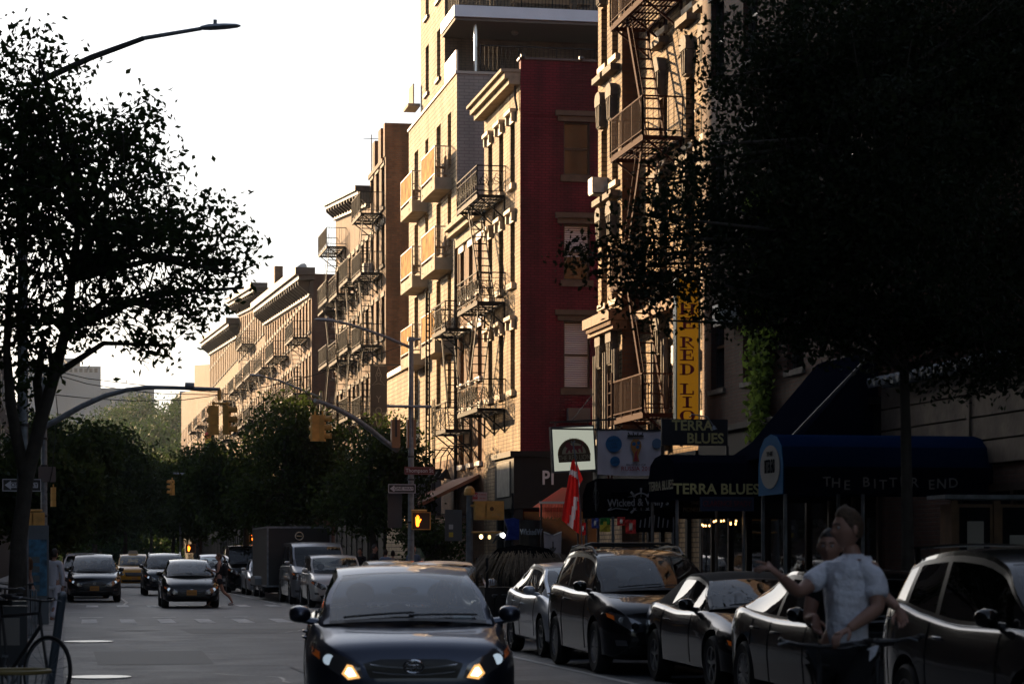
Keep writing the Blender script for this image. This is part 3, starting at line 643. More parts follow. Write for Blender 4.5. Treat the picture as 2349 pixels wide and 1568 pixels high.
# upper balconies projecting at the far side
for z0, w_ in ((20.0,1.1),(16.9,.0)):
    if w_:
        s = MB(); s.box(FX-.5,FX,yu1+.1,yu1+1.5,z0-.12,z0); s.box(FX-.3,FX-.25,yu1+.1,yu1+1.3,z0+.003,z0+.8); s.build('balcony', mat('balcony_concrete',(.36,.31,.24),.85,noise=(2,.25),spec=.2), B6)
bc = mat('balcony_concrete',(.36,.31,.24),.85,noise=(2,.25),spec=.2); panelm = mat('balcony_mesh_panel', (.34,.19,.06), .9, noise=(2.4,.5), spec=.08); railm = mat('balcony_rail', (.25,.22,.18), .5)
near = (Yat(997,13.65), Yat(966,13.65)); far = (Yat(945,13.65), Yat(919,13.65))
bits = []
for si, (b0, b1) in enumerate((near, far)):
    for z in (15.75, 12.75, 9.65):
        s = MB(); s.box(13.65,FX-.003,b0,b1,z-.45,z)
        for k in (0.18,.82):
            for q in (.12,.24): s.box(13.64,13.65,b0+(b1-b0)*k+q-.03,b0+(b1-b0)*k+q,z-.3,z-.25)
        bal = s.build('balcony', bc, B6)
        p = MB(); p.box(13.66,13.69,b0+.05,b1-.05,z+.18,z+1.12); p.build('panel', panelm, bal)
        r = MB()
        for (p0,p1) in (((13.67,b0+.02),(13.67,b1-.02)),((13.67,b0+.02),(FX,b0+.02)),((13.67,b1-.02),(FX,b1-.02))):
            for hh in (.14,1.16): r.bar((*p0,z+hh),(*p1,z+hh),.04)
        for yy in (b0+.02,b1-.02): r.bar((13.67,yy,z),(13.67,yy,z+1.18),.05)
        for k in range(1,5): r.bar((13.67+k*.13,b0+.02,z+.14),(13.67+k*.13,b0+.02,z+1.14),.018)
        r.build('railing', railm, bal)
        bits.append((si, b0, b1, z))
chm = mat('patio_chair_wood', (.22,.13,.06), .6)
for n, (si, b0, b1, z) in enumerate(bits):
    if n in (0, 1, 3, 4):
        q = MB(); y = b0+.5; x = 13.95
        for dx in (-.16,.16):
            for dyy in (-.16,.16): q.box(x+dx-.02,x+dx+.02,y+dyy-.02,y+dyy+.02,z,z+.42)
        q.box(x-.2,x+.2,y-.2,y+.2,z+.42,z+.46); q.box(x+.16,x+.2,y-.2,y+.2,z+.46,z+.85)
        o = q.build('balcony_chair', chm)
        tag(o, 'wooden chair on the %s balcony of the %s stack of the pale tower' % (('top','second')[n % 3], ('nearer','farther')[si]), 'chair', 'chairs on the tower balconies')
# furniture on the top terrace
def terrace_chair(x, lab):
    q = MB(); z = 21.87; y = ya+.9
    for dx in (-.22,.22):
        for dyy in (-.22,.22): q.bar((x+dx,y+dyy,z),(x+dx*.9,y+dyy*.9,z+.42),.035)
    q.box(x-.25,x+.25,y-.25,y+.25,z+.42,z+.46)
    for k in range(5): q.bar((x-.2+k*.1,y+.22,z+.46),(x-.24+k*.12,y+.32,z+1.0),.025)
    q.bar((x-.26,y+.32,z+1.0),(x+.26,y+.32,z+1.0),.04)
    tag(q.build('terrace_chair', chm), lab, 'chair', 'furniture on the tower terrace')
terrace_chair(FX+5.0,'slatted chair beside the bench on the high terrace'); terrace_chair(FX+7.4,'slatted chair left of the round table on the high terrace'); terrace_chair(FX+9.6,'slatted chair right of the round table on the high terrace')
q = MB(); q.disc((FX+8.5,ya+.9,22.55),.6,(0,0,1),.04,18); q.tube([(FX+8.5,ya+.9,21.87),(FX+8.5,ya+.9,22.55)],.05,8); q.disc((FX+8.5,ya+.9,21.875),.3,(0,0,1),.03,14)
tag(q.build('terrace_table', chm), 'round pedestal table on the high terrace of the pale tower', 'table', 'furniture on the tower terrace')
q = MB(); q.box(FX+2.2,FX+4.5,ya+.6,ya+1.1,22.25,22.3); q.box(FX+2.2,FX+4.5,ya+1.05,ya+1.1,22.3,22.8)
for x in (FX+2.25,FX+4.4):
    for y in (ya+.62,ya+1.02): q.box(x,x+.06,y,y+.06,21.87,22.25)
tag(q.build('terrace_bench', chm), 'long wooden bench behind the railing of the high terrace', 'bench')
# brick base of the tower with barred windows
fb = MB(); fb.box(FX-.1,FX-.003,88.3,100.7,2.6,5.2); fb.build('brick_band', orange, B6)
fb = MB()
for k in range(9): fb.bar((FX-.2,96.2+k*.3,2.9),(FX-.2,96.2+k*.3,4.9),.03)
for z in (2.9,3.9,4.9): fb.bar((FX-.2,96.2,z),(FX-.2,98.6,z),.04)
fb.build('window_bars', white_paint, B6)

# ---- low cream annex
B7 = bld_root('low_cream_annex', FX, 104, 'low pale brick annex left of the tower, behind the grey yoga banner')
fh = [(102.6,103.5,4.2,6.0),(105.2,106.1,4.2,6.0)]
shell(B7,'wall',(cream2,cream2),FX+.01,FX+12,100.85,108.15,9.5,fh)
for h in fh: window(B7,'x',FX+.01,h,darkframe,sl)
co = MB(); co.box(FX-.12,FX+.3,100.86,108.1,9.503,9.72); co.build('coping', white_paint, B7)

# ---- farther tenements
def tenement(name, label, y0, y1, z, fm, sm, floors, step, fes, corn=None, trim=None, sideholes=(), par=0, x=FX, depth=12, styles='x', ww=.55, base=4.4, frame_m=None, zf=None):
    B = bld_root(name, x, (y0+y1)/2, label)
    n = max(2, int((y1-y0)/step)); ys = [y0+(y1-y0)*(i+.5)/n for i in range(n)]
    fh = [(y-ww,y+ww,zz,zz+1.85) for y in ys for zz in floors]
    w_ = shell(B,'wall',(fm,sm),x,x+depth,y0,y1,z,fh,sideholes,depth=.25)
    sf = MB(); sf.box(x-.12,x-.004,y0+.02,y1-.02,3.3,4.0); sf.box(x-.3,x-.004,y0+.02,y1-.02,4.003,4.15)
    for i in range(int((y1-y0)/2.2)+1): sf.box(x-.1,x-.004,min(y1-.3,y0+.1+i*2.2),min(y1-.1,y0+.35+i*2.2),.14,3.297)
    sf.box(x-.05,x-.004,y0+.02,y1-.02,.14,3.29); sf.build('shop_front', mat('shop_paint_and_shadow',(.014,.013,.013),.7,spec=.15), B)  # dark band serves as shop fronts and as the shadow over them
    for h in fh: window(B,'x',x,h,frame_m or darkframe,trim or stone,lintel=.22,sill=.09,depth=.25,ledge=.1)
    for h in sideholes: window(B,'y',y0,h,whiteframe,trim or stone,lintel=.3,sill=.1,depth=.25)
    if corn: co_ = cornice(B,corn[0],x,y0,y1,z+.25,corn[1],corn[2],corn[3],side=corn[4])
    if zf:      # the roof line climbs gently along the row
        for me in [w_.data]+([co_.data] if corn else []):
            for v in me.vertices:
                if v.co.z+wl(w_).z*0 > z-1.9: v.co.z += (zf-z)*max(0,min(1,(v.co.y-y0)/(y1-y0)))
    for (a, b_, lv, st) in fes: fire_escape(B,x,a,b_,1.0,lv,iron,st,z_top=None)
    return B
L4 = (4.9,8.2,11.5,14.8)
cst = mat('dark_cornice', (.05,.035,.028), .6, noise=(3,.3))
B8 = tenement('brown_brick_tenement','tall brown tenement with a bare side wall and stepped parapet left of the tower',108.2,114.0,19.6,tan,brown,L4+(17.4,),1.9,[(109.4,112.8,(4.6,7.9,11.2,14.5,17.2),'picket')],None)
pp = MB(); pp.box(FX-.05,FX+12,108.2,108.7,19.603,21.1); pp.box(FX-.05,FX+.4,109.6,110.5,19.603,21.1); pp.box(FX-.05,FX+.4,111.8,112.7,19.603,20.9); pp.box(FX-.1,FX+.3,108.75,114,19.4,19.6); pp.build('parapet', brown, B8)
ac('x',FX,113.2,14.9,.6,.45,'window air conditioner high on the brown brick tenement')
B9 = tenement('ladder_front_tenement','brown tenement whose whole front is covered by fire escape ladders',114.05,128.6,18.9,tan,brown,L4,1.75,[(114.6,118.2,L4,'picket'),(119.2,122.8,(4.7,8.0,11.3,14.6),'x'),(123.8,127.9,L4+(17.5,),'picket')],(cst,.9,.7,1.2,0),zf=20.2)
an = MB(); an.bar((FX+.6,118.2,19.2),(FX+.6,118.2,22.3),.05); an.bar((FX+.2,118.2,22.1),(FX+1.1,118.2,22.1),.03)
tag(an.build('roof_aerial', darkm), 'thin roof aerial standing on the ladder front tenement', 'aerial')
rl = MB()
for y in [125.6+i*.6 for i in range(5)]: rl.bar((FX-1.0,y,14.4),(FX-1.0,y,15.7),.03)
rl.bar((FX-1.0,125.6,15.7),(FX-1.0,128.2,15.7),.04); rl.box(FX-1.0,FX,125.6,128.2,14.3,14.4); rl.build('balcony_rail', iron, B9)
S0 = 141.3
sidew = [(FX+1.2,FX+2.1,z,z+2.0) for z in (5.2,8.6,12.0,15.0)]
B10 = tenement('bracketed_cornice_tenement','dark red corner tenement with a deep bracketed cornice beyond the second side street',S0,174.5,18.1,orange,darkred,L4,1.9,[(142.5,147.5,(4.6,7.9,11.2,14.5),'picket'),(149,154,(4.6,7.9,11.2),'x'),(156,162,(4.6,7.9,11.2,14.5),'picket'),(165.5,172,(4.6,7.9,11.2,14.5),'x')],(cst,1.5,1.05,1.5,1),None,sidew,zf=19.5)
B11 = tenement('flat_roof_tenement','shadowed brown tenement with a chimney and a deep roof edge, third block beyond the tower',174.6,201.5,20.9,tan,brown,L4+(17.7,),2.2,[(176,182,L4,'picket'),(184,190,L4+(17.7,),'x'),(193,199,L4,'picket')],(cst,1.3,1.1,2.0,1),zf=22.6)
pp = MB(); pp.box(FX+1,FX+1.6,178,178.8,20.9,22.9); pp.build('chimney', brown, B11)
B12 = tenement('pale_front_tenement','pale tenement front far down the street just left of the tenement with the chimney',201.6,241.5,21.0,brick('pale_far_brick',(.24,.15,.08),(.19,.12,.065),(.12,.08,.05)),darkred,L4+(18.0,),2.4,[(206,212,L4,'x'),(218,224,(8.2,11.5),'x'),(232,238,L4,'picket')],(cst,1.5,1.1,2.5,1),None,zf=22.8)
B13 = tenement('farthest_brick_tenement','farthest small brick tenement visible at the end of the row',241.6,270,20.6,orange,brown,L4,3,[(246,252,L4,'x'),(258,264,L4,'x')],None,zf=22.7)
B14 = tenement('end_house','low house at the very end of the right-hand row above the trees',270.1,300,20.0,tan,brown,L4,3.5,[(282,288,(8.2,11.5),'x')],None,zf=21.6)
# satellite dish on the bracketed roof, rainbow flag
d = MB(); d.tube([(FX+.5,150,18.4),(FX+.5,150,19.2)],.04,5); d.tube([(FX+.4,150,19.2),(FX+.2,149.8,19.35)],[.05,.45],10); tag(d.build('satellite_dish', mat('dish_grey',(.3,.3,.3),.5)), 'satellite dish on the roof of the bracketed cornice tenement', 'satellite dish')
rf = MB()
for i, c in enumerate(range(6)): rf.quad((FX-1.6,222+i*.0,12.8-i*.35),(FX-.8,222,13.2-i*.35),(FX-.8,222,12.85-i*.35),(FX-1.6,222,12.45-i*.35),i)
tag(rf.build('rainbow_flag', [mat('fl%d'%i,c,.7) for i,c in enumerate(((.5,.02,.02),(.6,.2,.02),(.6,.5,.03),(.02,.3,.05),(.02,.08,.5),(.2,.02,.3)))]), 'small rainbow flag hanging on a far sunlit tenement front', 'flag')

# ================================================================ left side: a row whose fronts face the street, mostly just outside the frame
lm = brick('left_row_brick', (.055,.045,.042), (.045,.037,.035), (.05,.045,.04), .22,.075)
def left_house(name, label, y0, y1, z, step=2.4, wins=True):
    B = bld_root(name, -4, (y0+y1)/2, label); mb = MB(); x0 = -4.0
    mb.box(x0-18,x0,y0,y1,0,z); mb.build('wall', lm, B)
    if wins:
        n = int((y1-y0)/step)
        for i in range(n):
            for zz in (5,8.3,11.6):
                y = y0+(i+.5)*(y1-y0)/n; w = MB(); w.box(x0+.003,x0+.05,y-.5,y+.5,zz,zz+1.9); o = w.build('window', whiteframe, B)
                g = MB(); g.box(x0+.052,x0+.058,y-.42,y+.42,zz+.08,zz+1.82); g.build('pane', glassw, o)
    return B
left_house('left_row_house','dark brick house along the left pavement nearest the camera',-35,64,25,8,False)  # row out of view, its height raised to block sky light
left_house('left_shade_block','unseen tall block shaped to shade the near right side, left beyond the first side street',76.5,84.5,25,3,False)  # out of view; height set to keep sun off the near right side
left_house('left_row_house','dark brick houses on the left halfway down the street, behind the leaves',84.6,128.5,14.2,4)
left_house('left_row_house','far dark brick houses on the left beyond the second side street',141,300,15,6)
# far pale building over the park
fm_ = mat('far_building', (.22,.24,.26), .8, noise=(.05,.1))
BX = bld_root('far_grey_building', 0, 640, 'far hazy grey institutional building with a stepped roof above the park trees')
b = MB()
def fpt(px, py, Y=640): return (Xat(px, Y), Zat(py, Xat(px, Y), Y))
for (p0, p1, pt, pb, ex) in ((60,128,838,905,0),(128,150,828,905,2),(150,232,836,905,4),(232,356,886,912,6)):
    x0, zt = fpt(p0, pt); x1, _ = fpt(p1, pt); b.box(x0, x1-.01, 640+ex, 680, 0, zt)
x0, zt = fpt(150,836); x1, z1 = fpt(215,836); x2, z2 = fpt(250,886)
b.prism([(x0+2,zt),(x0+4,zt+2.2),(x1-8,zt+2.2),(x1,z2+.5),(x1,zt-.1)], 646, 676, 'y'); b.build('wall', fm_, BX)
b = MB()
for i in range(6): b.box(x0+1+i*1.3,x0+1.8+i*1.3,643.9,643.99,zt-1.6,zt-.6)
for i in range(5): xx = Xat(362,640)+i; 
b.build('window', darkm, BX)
BY = bld_root('far_pale_block', 0, 560, 'far pale block between the park trees and the end of the row')
b = MB(); b.box(Xat(412,560),Xat(448,560),560,575,0,Zat(897,Xat(412,560),560)); b.box(Xat(424,560),Xat(446,560),555,559.99,0,Zat(925,Xat(412,560),560)); b.build('wall', fm_, BY)

# unseen right-hand row added alongside and behind the camera to cut sky light
Bn = bld_root('sky_blocking_row', FX+6, -30, 'unseen dark brick houses added beside and behind the camera to cut sky light'); mb = MB(); mb.box(FX,FX+16,-35,25.9,0,21); mb.build('wall', lm, Bn)
Bz = bld_root('reflected_block', 48, -70, 'unseen tall brick block added behind the camera for window reflections'); mb = MB(); mb.box(22,75,-80,-62,0,46); mb.build('wall', brown, Bz)  # added out of view so the maroon wall's panes reflect a building
for z in range(3, 44, 4):
    w = MB()
    for x in range(24, 72, 3): w.box(x,x+1.2,-61.99,-61.9,z,z+2.0)
    w.build('window_row', glassw, Bz)
# ================================================================ trees
rng = np.random.default_rng(11)
def leaves(name, C, size, m, parent, droop=.3, long=1.5, flat=.0):
    """C: n x 3 leaf centres; each leaf is a small pointed quad folded along its midrib"""
    n = len(C); a = rng.normal(size=(n,3)); a[:,2] -= droop; a /= np.linalg.norm(a,axis=1)[:,None]
    q = rng.normal(size=(n,3)); q[:,2] += flat*3; b = np.cross(a,q); b /= np.linalg.norm(b,axis=1)[:,None]; nn = np.cross(a,b)
    s = (size*rng.uniform(.6,1.25,n))[:,None]
    V = np.empty((n,4,3)); V[:,0] = C-a*s*long*.5; V[:,1] = C+b*s*.42+nn*s*.12-a*s*.05; V[:,2] = C+a*s*long*.55; V[:,3] = C-b*s*.42+nn*s*.12-a*s*.05
    me = bpy.data.meshes.new(name); me.vertices.add(n*4); me.vertices.foreach_set('co', V.reshape(-1)); me.loops.add(n*4); me.loops.foreach_set('vertex_index', np.arange(n*4))
    me.polygons.add(n); me.polygons.foreach_set('loop_start', np.arange(n)*4); me.polygons.foreach_set('loop_total', np.full(n,4)); me.update(calc_edges=True); me.materials.append(m)
    return link(name, me, parent)
bark = mat('tree_bark', (.045,.038,.03), .9, noise=(6,.3), bump=(12,.8,.03))
def tree(name, label, x, y, trunk_pts, r0, blobs, n_clumps, per, csz, leaf, m, group=None, seed=1, spread=1.0, limbs=True, cat='tree', droop=.3, shell_=.55, root_z=.1):
    """blobs: ellipsoids (cx,cy,cz,rx,ry,rz) in world metres; clumps of leaves fill them unevenly, twigs lead to the clumps"""
    global rng; rng = np.random.default_rng(seed)
    T = empty(name, (x,y,root_z), label, cat, group)
    tb = MB(); k = len(trunk_pts); rad = [r0*(1-.6*i/(k-1)) for i in range(k)]; rad[0] *= 1.25; tb.tube(trunk_pts, rad, 10)
    vol = np.array([b[3]*b[4]*b[5] for b in blobs])**.8; vol /= vol.sum(); cl = []
    for i in range(n_clumps):
        b = blobs[rng.choice(len(blobs), p=vol)]; d = rng.normal(size=3); d /= np.linalg.norm(d); rr = (shell_+(1-shell_)*rng.random()) if rng.random() < .75 else rng.random()
        d *= rr*(1+.12*math.sin(i*1.7)); cl.append((b[0]+d[0]*b[3], b[1]+d[1]*b[4], b[2]+d[2]*b[5]))
    cl = np.array(cl)
    if limbs:
        top = [Vector(p) for p in trunk_pts[k//2:]]
        for b in blobs:
            c = Vector(b[:3]); s = min(top, key=lambda p: (p-c).length + (0 if p.z < c.z else 3)); mid = s.lerp(c,.5)+Vector((0,0,.25))
            tb.tube([s, mid, c], [r0*.45, r0*.3, r0*.16], 7)
            for e in cl[rng.choice(len(cl), min(len(cl), 60), replace=False)]:
                ev = Vector(e)
                if (ev-c).length < max(b[3:])*1.15:
                    o = c if rng.random() < .5 else mid; tb.tube([o, o.lerp(ev,.5)+Vector(rng.normal(size=3)*.15), ev], [r0*.14, r0*.07, .008], 4)
    tb.build('trunk', bark, T, smooth=True)
    C = cl[rng.integers(0,len(cl),n_clumps*per)] + rng.normal(size=(n_clumps*per,3))*np.array(csz)*spread
    leaves('crown', C, leaf, m, T, droop)
    return T
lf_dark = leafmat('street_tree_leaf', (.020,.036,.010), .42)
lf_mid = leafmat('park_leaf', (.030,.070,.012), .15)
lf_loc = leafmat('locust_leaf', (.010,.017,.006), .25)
# foreground tree on the left
dl = 36.0
def q(px, py, d): X, Y = XYd(px, d); return (X, Y, CH+(HY-py)*d/F)
tx, ty = XYd(38, dl)[0], XYd(38, dl)[1]
blL = []
for (px, py, rx, rz, ry) in ((60,260,1.0,1.2,1.3),(170,330,1.1,.95,1.3),(290,300,.75,.6,1.0),(90,520,1.3,1.3,1.6),(260,520,1.25,1.1,1.5),(400,520,.95,.9,1.2),(480,600,.75,.55,.9),(545,625,.42,.25,.6),(560,660,.34,.14,.4),(330,700,1.1,.6,1.2),(430,700,.6,.55,.9),(180,740,1.0,.45,1.2),(40,740,.9,.8,1.3),(90,130,.6,.45,.8),(10,420,1.2,1.6,1.6),(330,410,.8,.7,1.0),(350,790,.42,.3,.5),(500,540,.5,.4,.6),(30,870,.55,.5,.8),(100,820,.5,.35,.7),(230,620,.8,.7,1.0)):
    c = q(px, py, dl+random.uniform(-.8,.8)); blL.append((*c, rx, ry, rz))
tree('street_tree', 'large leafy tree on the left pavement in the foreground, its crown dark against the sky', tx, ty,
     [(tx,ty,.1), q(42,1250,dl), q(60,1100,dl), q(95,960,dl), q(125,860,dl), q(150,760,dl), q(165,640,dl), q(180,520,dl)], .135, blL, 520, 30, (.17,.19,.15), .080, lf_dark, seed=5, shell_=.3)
tb = MB(); tb.tube([q(60,1100,dl), q(40,1010,dl), q(25,930,dl-.3), q(15,800,dl-.4), q(25,640,dl-.5)], [.10,.09,.08,.06,.04], 9); tb.tube([q(95,960,dl), q(85,880,dl+.2), q(100,780,dl+.4)], [.08,.07,.05], 8)
o_ = [o for o in bpy.data.objects if o.name.startswith('street_tree')][0]; tb.build('limb', bark, o_, smooth=True)
# big dark tree on the right, over the canopies
dr = 30.5; tx, ty = XYd(2080, dr)
blR = []
for (px, py, rx, rz, ry) in ((1960,250,1.75,1.9,2.4),(1790,150,.85,1.2,1.5),(1780,380,.9,1.2,1.6),(1640,500,.75,.7,1.0),(1530,500,.45,.42,.6),(1440,545,.40,.28,.5),(1350,590,.42,.26,.5),(1490,610,.65,.5,.8),(1600,640,.9,.55,1.0),(1820,580,1.3,1.3,2.0),(2050,480,2.0,1.9,2.4),(2250,250,1.7,2.2,2.4),(2300,620,1.4,1.5,2.0),(2120,740,1.4,.8,1.8),(1900,740,1.0,.55,1.5),(2050,60,2.0,1.3,2.4),(1430,640,.45,.20,.5),(1535,735,.26,.32,.4),(1500,420,.20,.22,.3),(1590,370,.35,.30,.5),(2340,790,.9,.5,1.3),(1740,660,.8,.6,1.2),(1655,180,.14,.9,.5),(1650,330,.30,.4,.5),(2250,860,.9,.25,.9),(2349,60,1.2,1.4,2.0)):
    c = q(px, py, dr+random.uniform(-1.2,1.2)); blR.append((*c, rx, ry, rz))
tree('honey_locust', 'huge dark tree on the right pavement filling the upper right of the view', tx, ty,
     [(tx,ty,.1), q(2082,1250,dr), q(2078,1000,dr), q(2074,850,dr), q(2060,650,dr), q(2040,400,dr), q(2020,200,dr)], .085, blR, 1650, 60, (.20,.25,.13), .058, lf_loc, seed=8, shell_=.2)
# trees farther down the street
def street_tree(x, y, h, r, lab, seed, n=260, m=None, leaf=.16, grp='trees along the far right pavement', zc=None, rz=None, per=26):
    zc = zc or h*.62; rz = rz or h*.38; bl = []
    rr = random.Random(seed)
    for i in range(9):
        a = rr.uniform(0,6.28); bl.append((x+math.cos(a)*r*.5, y+math.sin(a)*r*.5, zc+rr.uniform(-.55,.6)*rz, r*rr.uniform(.45,.65), r*rr.uniform(.45,.65), rz*rr.uniform(.3,.5)))
    bl.append((x,y,zc,r*.75,r*.75,rz*.8))
    return tree('street_tree', lab, x, y, [(x,y,.1),(x+.1,y,h*.3),(x-.05,y+.1,h*.5),(x,y,h*.75)], .16, bl, n, per, (r*.11,r*.11,rz*.09), leaf, m or lf_dark, grp, seed)
street_tree(Xat(850,84), 84, 6.6, 2.2, 'bushy green tree just left of the tall lamp pole, below the yoga banner', 21, 380, leaf=.12, per=34)
street_tree(Xat(655,95), 95, 7.9, 2.9, 'broad dark tree behind the grey box trailer on the right pavement', 22, 520, leaf=.13, per=34)
street_tree(Xat(560,108), 108, 7.6, 2.6, 'dark tree next beyond the one over the box trailer, over the parked dark cars', 23, 380, leaf=.15)
street_tree(Xat(455,150), 150, 8.6, 3.0, 'tree above the red hand signal at the far junction on the right', 24, 380, leaf=.19)
street_tree(Xat(1000,78), 78, 3.1, 1.2, 'small young tree under the brown awning right of the lamp pole', 25, 160, leaf=.10, per=30)
street_tree(Xat(395,190), 190, 9.5, 3.6, 'far tree over the roadway right of the hazy park trees', 26, 320, leaf=.24)
for i, (px, y, h, r) in enumerate(((150,112,8.0,2.6),(215,150,10.2,3.8),(285,185,10.6,4.2),(110,84,5.5,1.8),(90,98,7.2,2.2),(345,230,11,4.5))):
    street_tree(Xat(px,y), y, h, r, ['dark tree behind the left traffic signal arm pole','tall dark tree in the shade left of the street end','large dark tree closing the street left of centre','small dark tree beside the blue kiosk on the left','dark tree between the two left kerbside trees by the kiosk','dark tree closing the street right of centre'][i], 40+i, 420, leaf=.2, grp='trees closing the left side of the street')
for i, (px, py, y, r) in enumerate(((150,985,330,9),(225,930,345,11),(300,925,360,11),(190,898,420,11),(270,896,430,11),(345,915,400,11),(400,950,350,8),(440,985,330,7),(370,1010,300,8),(300,1020,280,8),(420,900,440,4),(120,925,400,7))):
    x = Xat(px, y); zt = Zat(py, x, y)
    bl = []; rr = random.Random(i+70)
    for k in range(12): a = rr.uniform(0,6.28); bl.append((x+math.cos(a)*r*.55,y+math.sin(a)*r*.5,zt-r*.9+rr.uniform(-1.6,.55)*r,r*rr.uniform(.3,.5),r*rr.uniform(.3,.5),r*rr.uniform(.25,.4)))
    tree('park_tree', ['leftmost park tree at the street end','park tree second from the left at the street end','tall park tree in front of the far grey building','park tree below the dome of the far grey building','park tree under the flat roof of the far grey building','park tree right of the far grey building','park tree left of the far mast arm signals','park tree nearest the end of the right-hand row','low park tree in the middle of the street end','low park tree left of the middle of the street end','thin treetop beside the far pale block','park tree left of the far building near the tall pole'][i],
         x, y, [(x,y,0),(x,y,zt*.4),(x+.5,y,zt*.8)], .35, bl, 520, 48, (r*.10,r*.10,r*.08), .36, lf_mid, 'hazy park trees at the end of the street', 90+i, limbs=False)
# ivy on the dark brick front
rng = np.random.default_rng(3)
yv = Yat(1750, FX-.1)
bb = MB(); bb.tube([(FX-.03,yv,3.4),(FX-.06,yv+.1,6),(FX-.04,yv-.05,8.9)],.03,5); iv = bb.build('ivy', bark); tag(iv, 'bright green ivy hanging down the dark brick front above the blue canopy', 'ivy')
n = 2600; zz = rng.uniform(4.0,9.2,n); C = np.stack([FX-.06-np.abs(rng.normal(size=n))*.12, yv+rng.normal(size=n)*(.35+.12*np.sin(zz*2.3)), zz],1)
leaves('foliage', C, .12, leafmat('ivy_leaf',(.10,.17,.03),.45), iv, .8)
# ================================================================ cars (built facing -y, origin under the nose centre, then placed)
def curve(pts, x):
    pts = sorted(pts); xs = [p[0] for p in pts]; ys = [p[1] for p in pts]; n = len(xs)
    if x <= xs[0]: return ys[0]
    if x >= xs[-1]: return ys[-1]
    i = max(k for k in range(n-1) if xs[k] <= x)
    h = xs[i+1]-xs[i]; t = (x-xs[i])/h; d = [(ys[k+1]-ys[k])/(xs[k+1]-xs[k]) for k in range(n-1)]
    def sl(k):
        if k == 0: return d[0]
        if k == n-1: return d[-1]
        return 0 if d[k-1]*d[k] <= 0 else 2*d[k-1]*d[k]/(d[k-1]+d[k])
    a, b = sl(i)*h, sl(i+1)*h
    return (2*t**3-3*t**2+1)*ys[i]+(t**3-2*t**2+t)*a+(-2*t**3+3*t**2)*ys[i+1]+(t**3-t**2)*b
glass_car = glassmat('car_glass', (.72,.78,.78), 0, 1.62); glass_dark = glassmat('tinted_car_glass', (.05,.06,.06))
rubber = mat('tyre_rubber', (.012,.012,.012), .75); alloy = mat('alloy_rim', (.28,.28,.29), .3, .8); trim = mat('black_trim', (.008,.008,.009), .35)
chrome = mat('chrome', (.65,.66,.68), .12, 1.0); lens = mat('lamp_lens', (.16,.16,.17), .12, .6, spec=.8); orange_l = mat('amber_lens', (.22,.05,.006), .3, emit=(1,.22,.02), estr=.02)
seatm = mat('seat_fabric', (.035,.037,.04), .8); plate_y = mat('plate_yellow', (.38,.19,.03), .5)
paints = {}
def paint(name, col, metal=.3, rough=.28):
    if name not in paints: paints[name] = mat('paint_'+name, col, rough, metal, coat=.7, spec=.15)
    return paints[name]
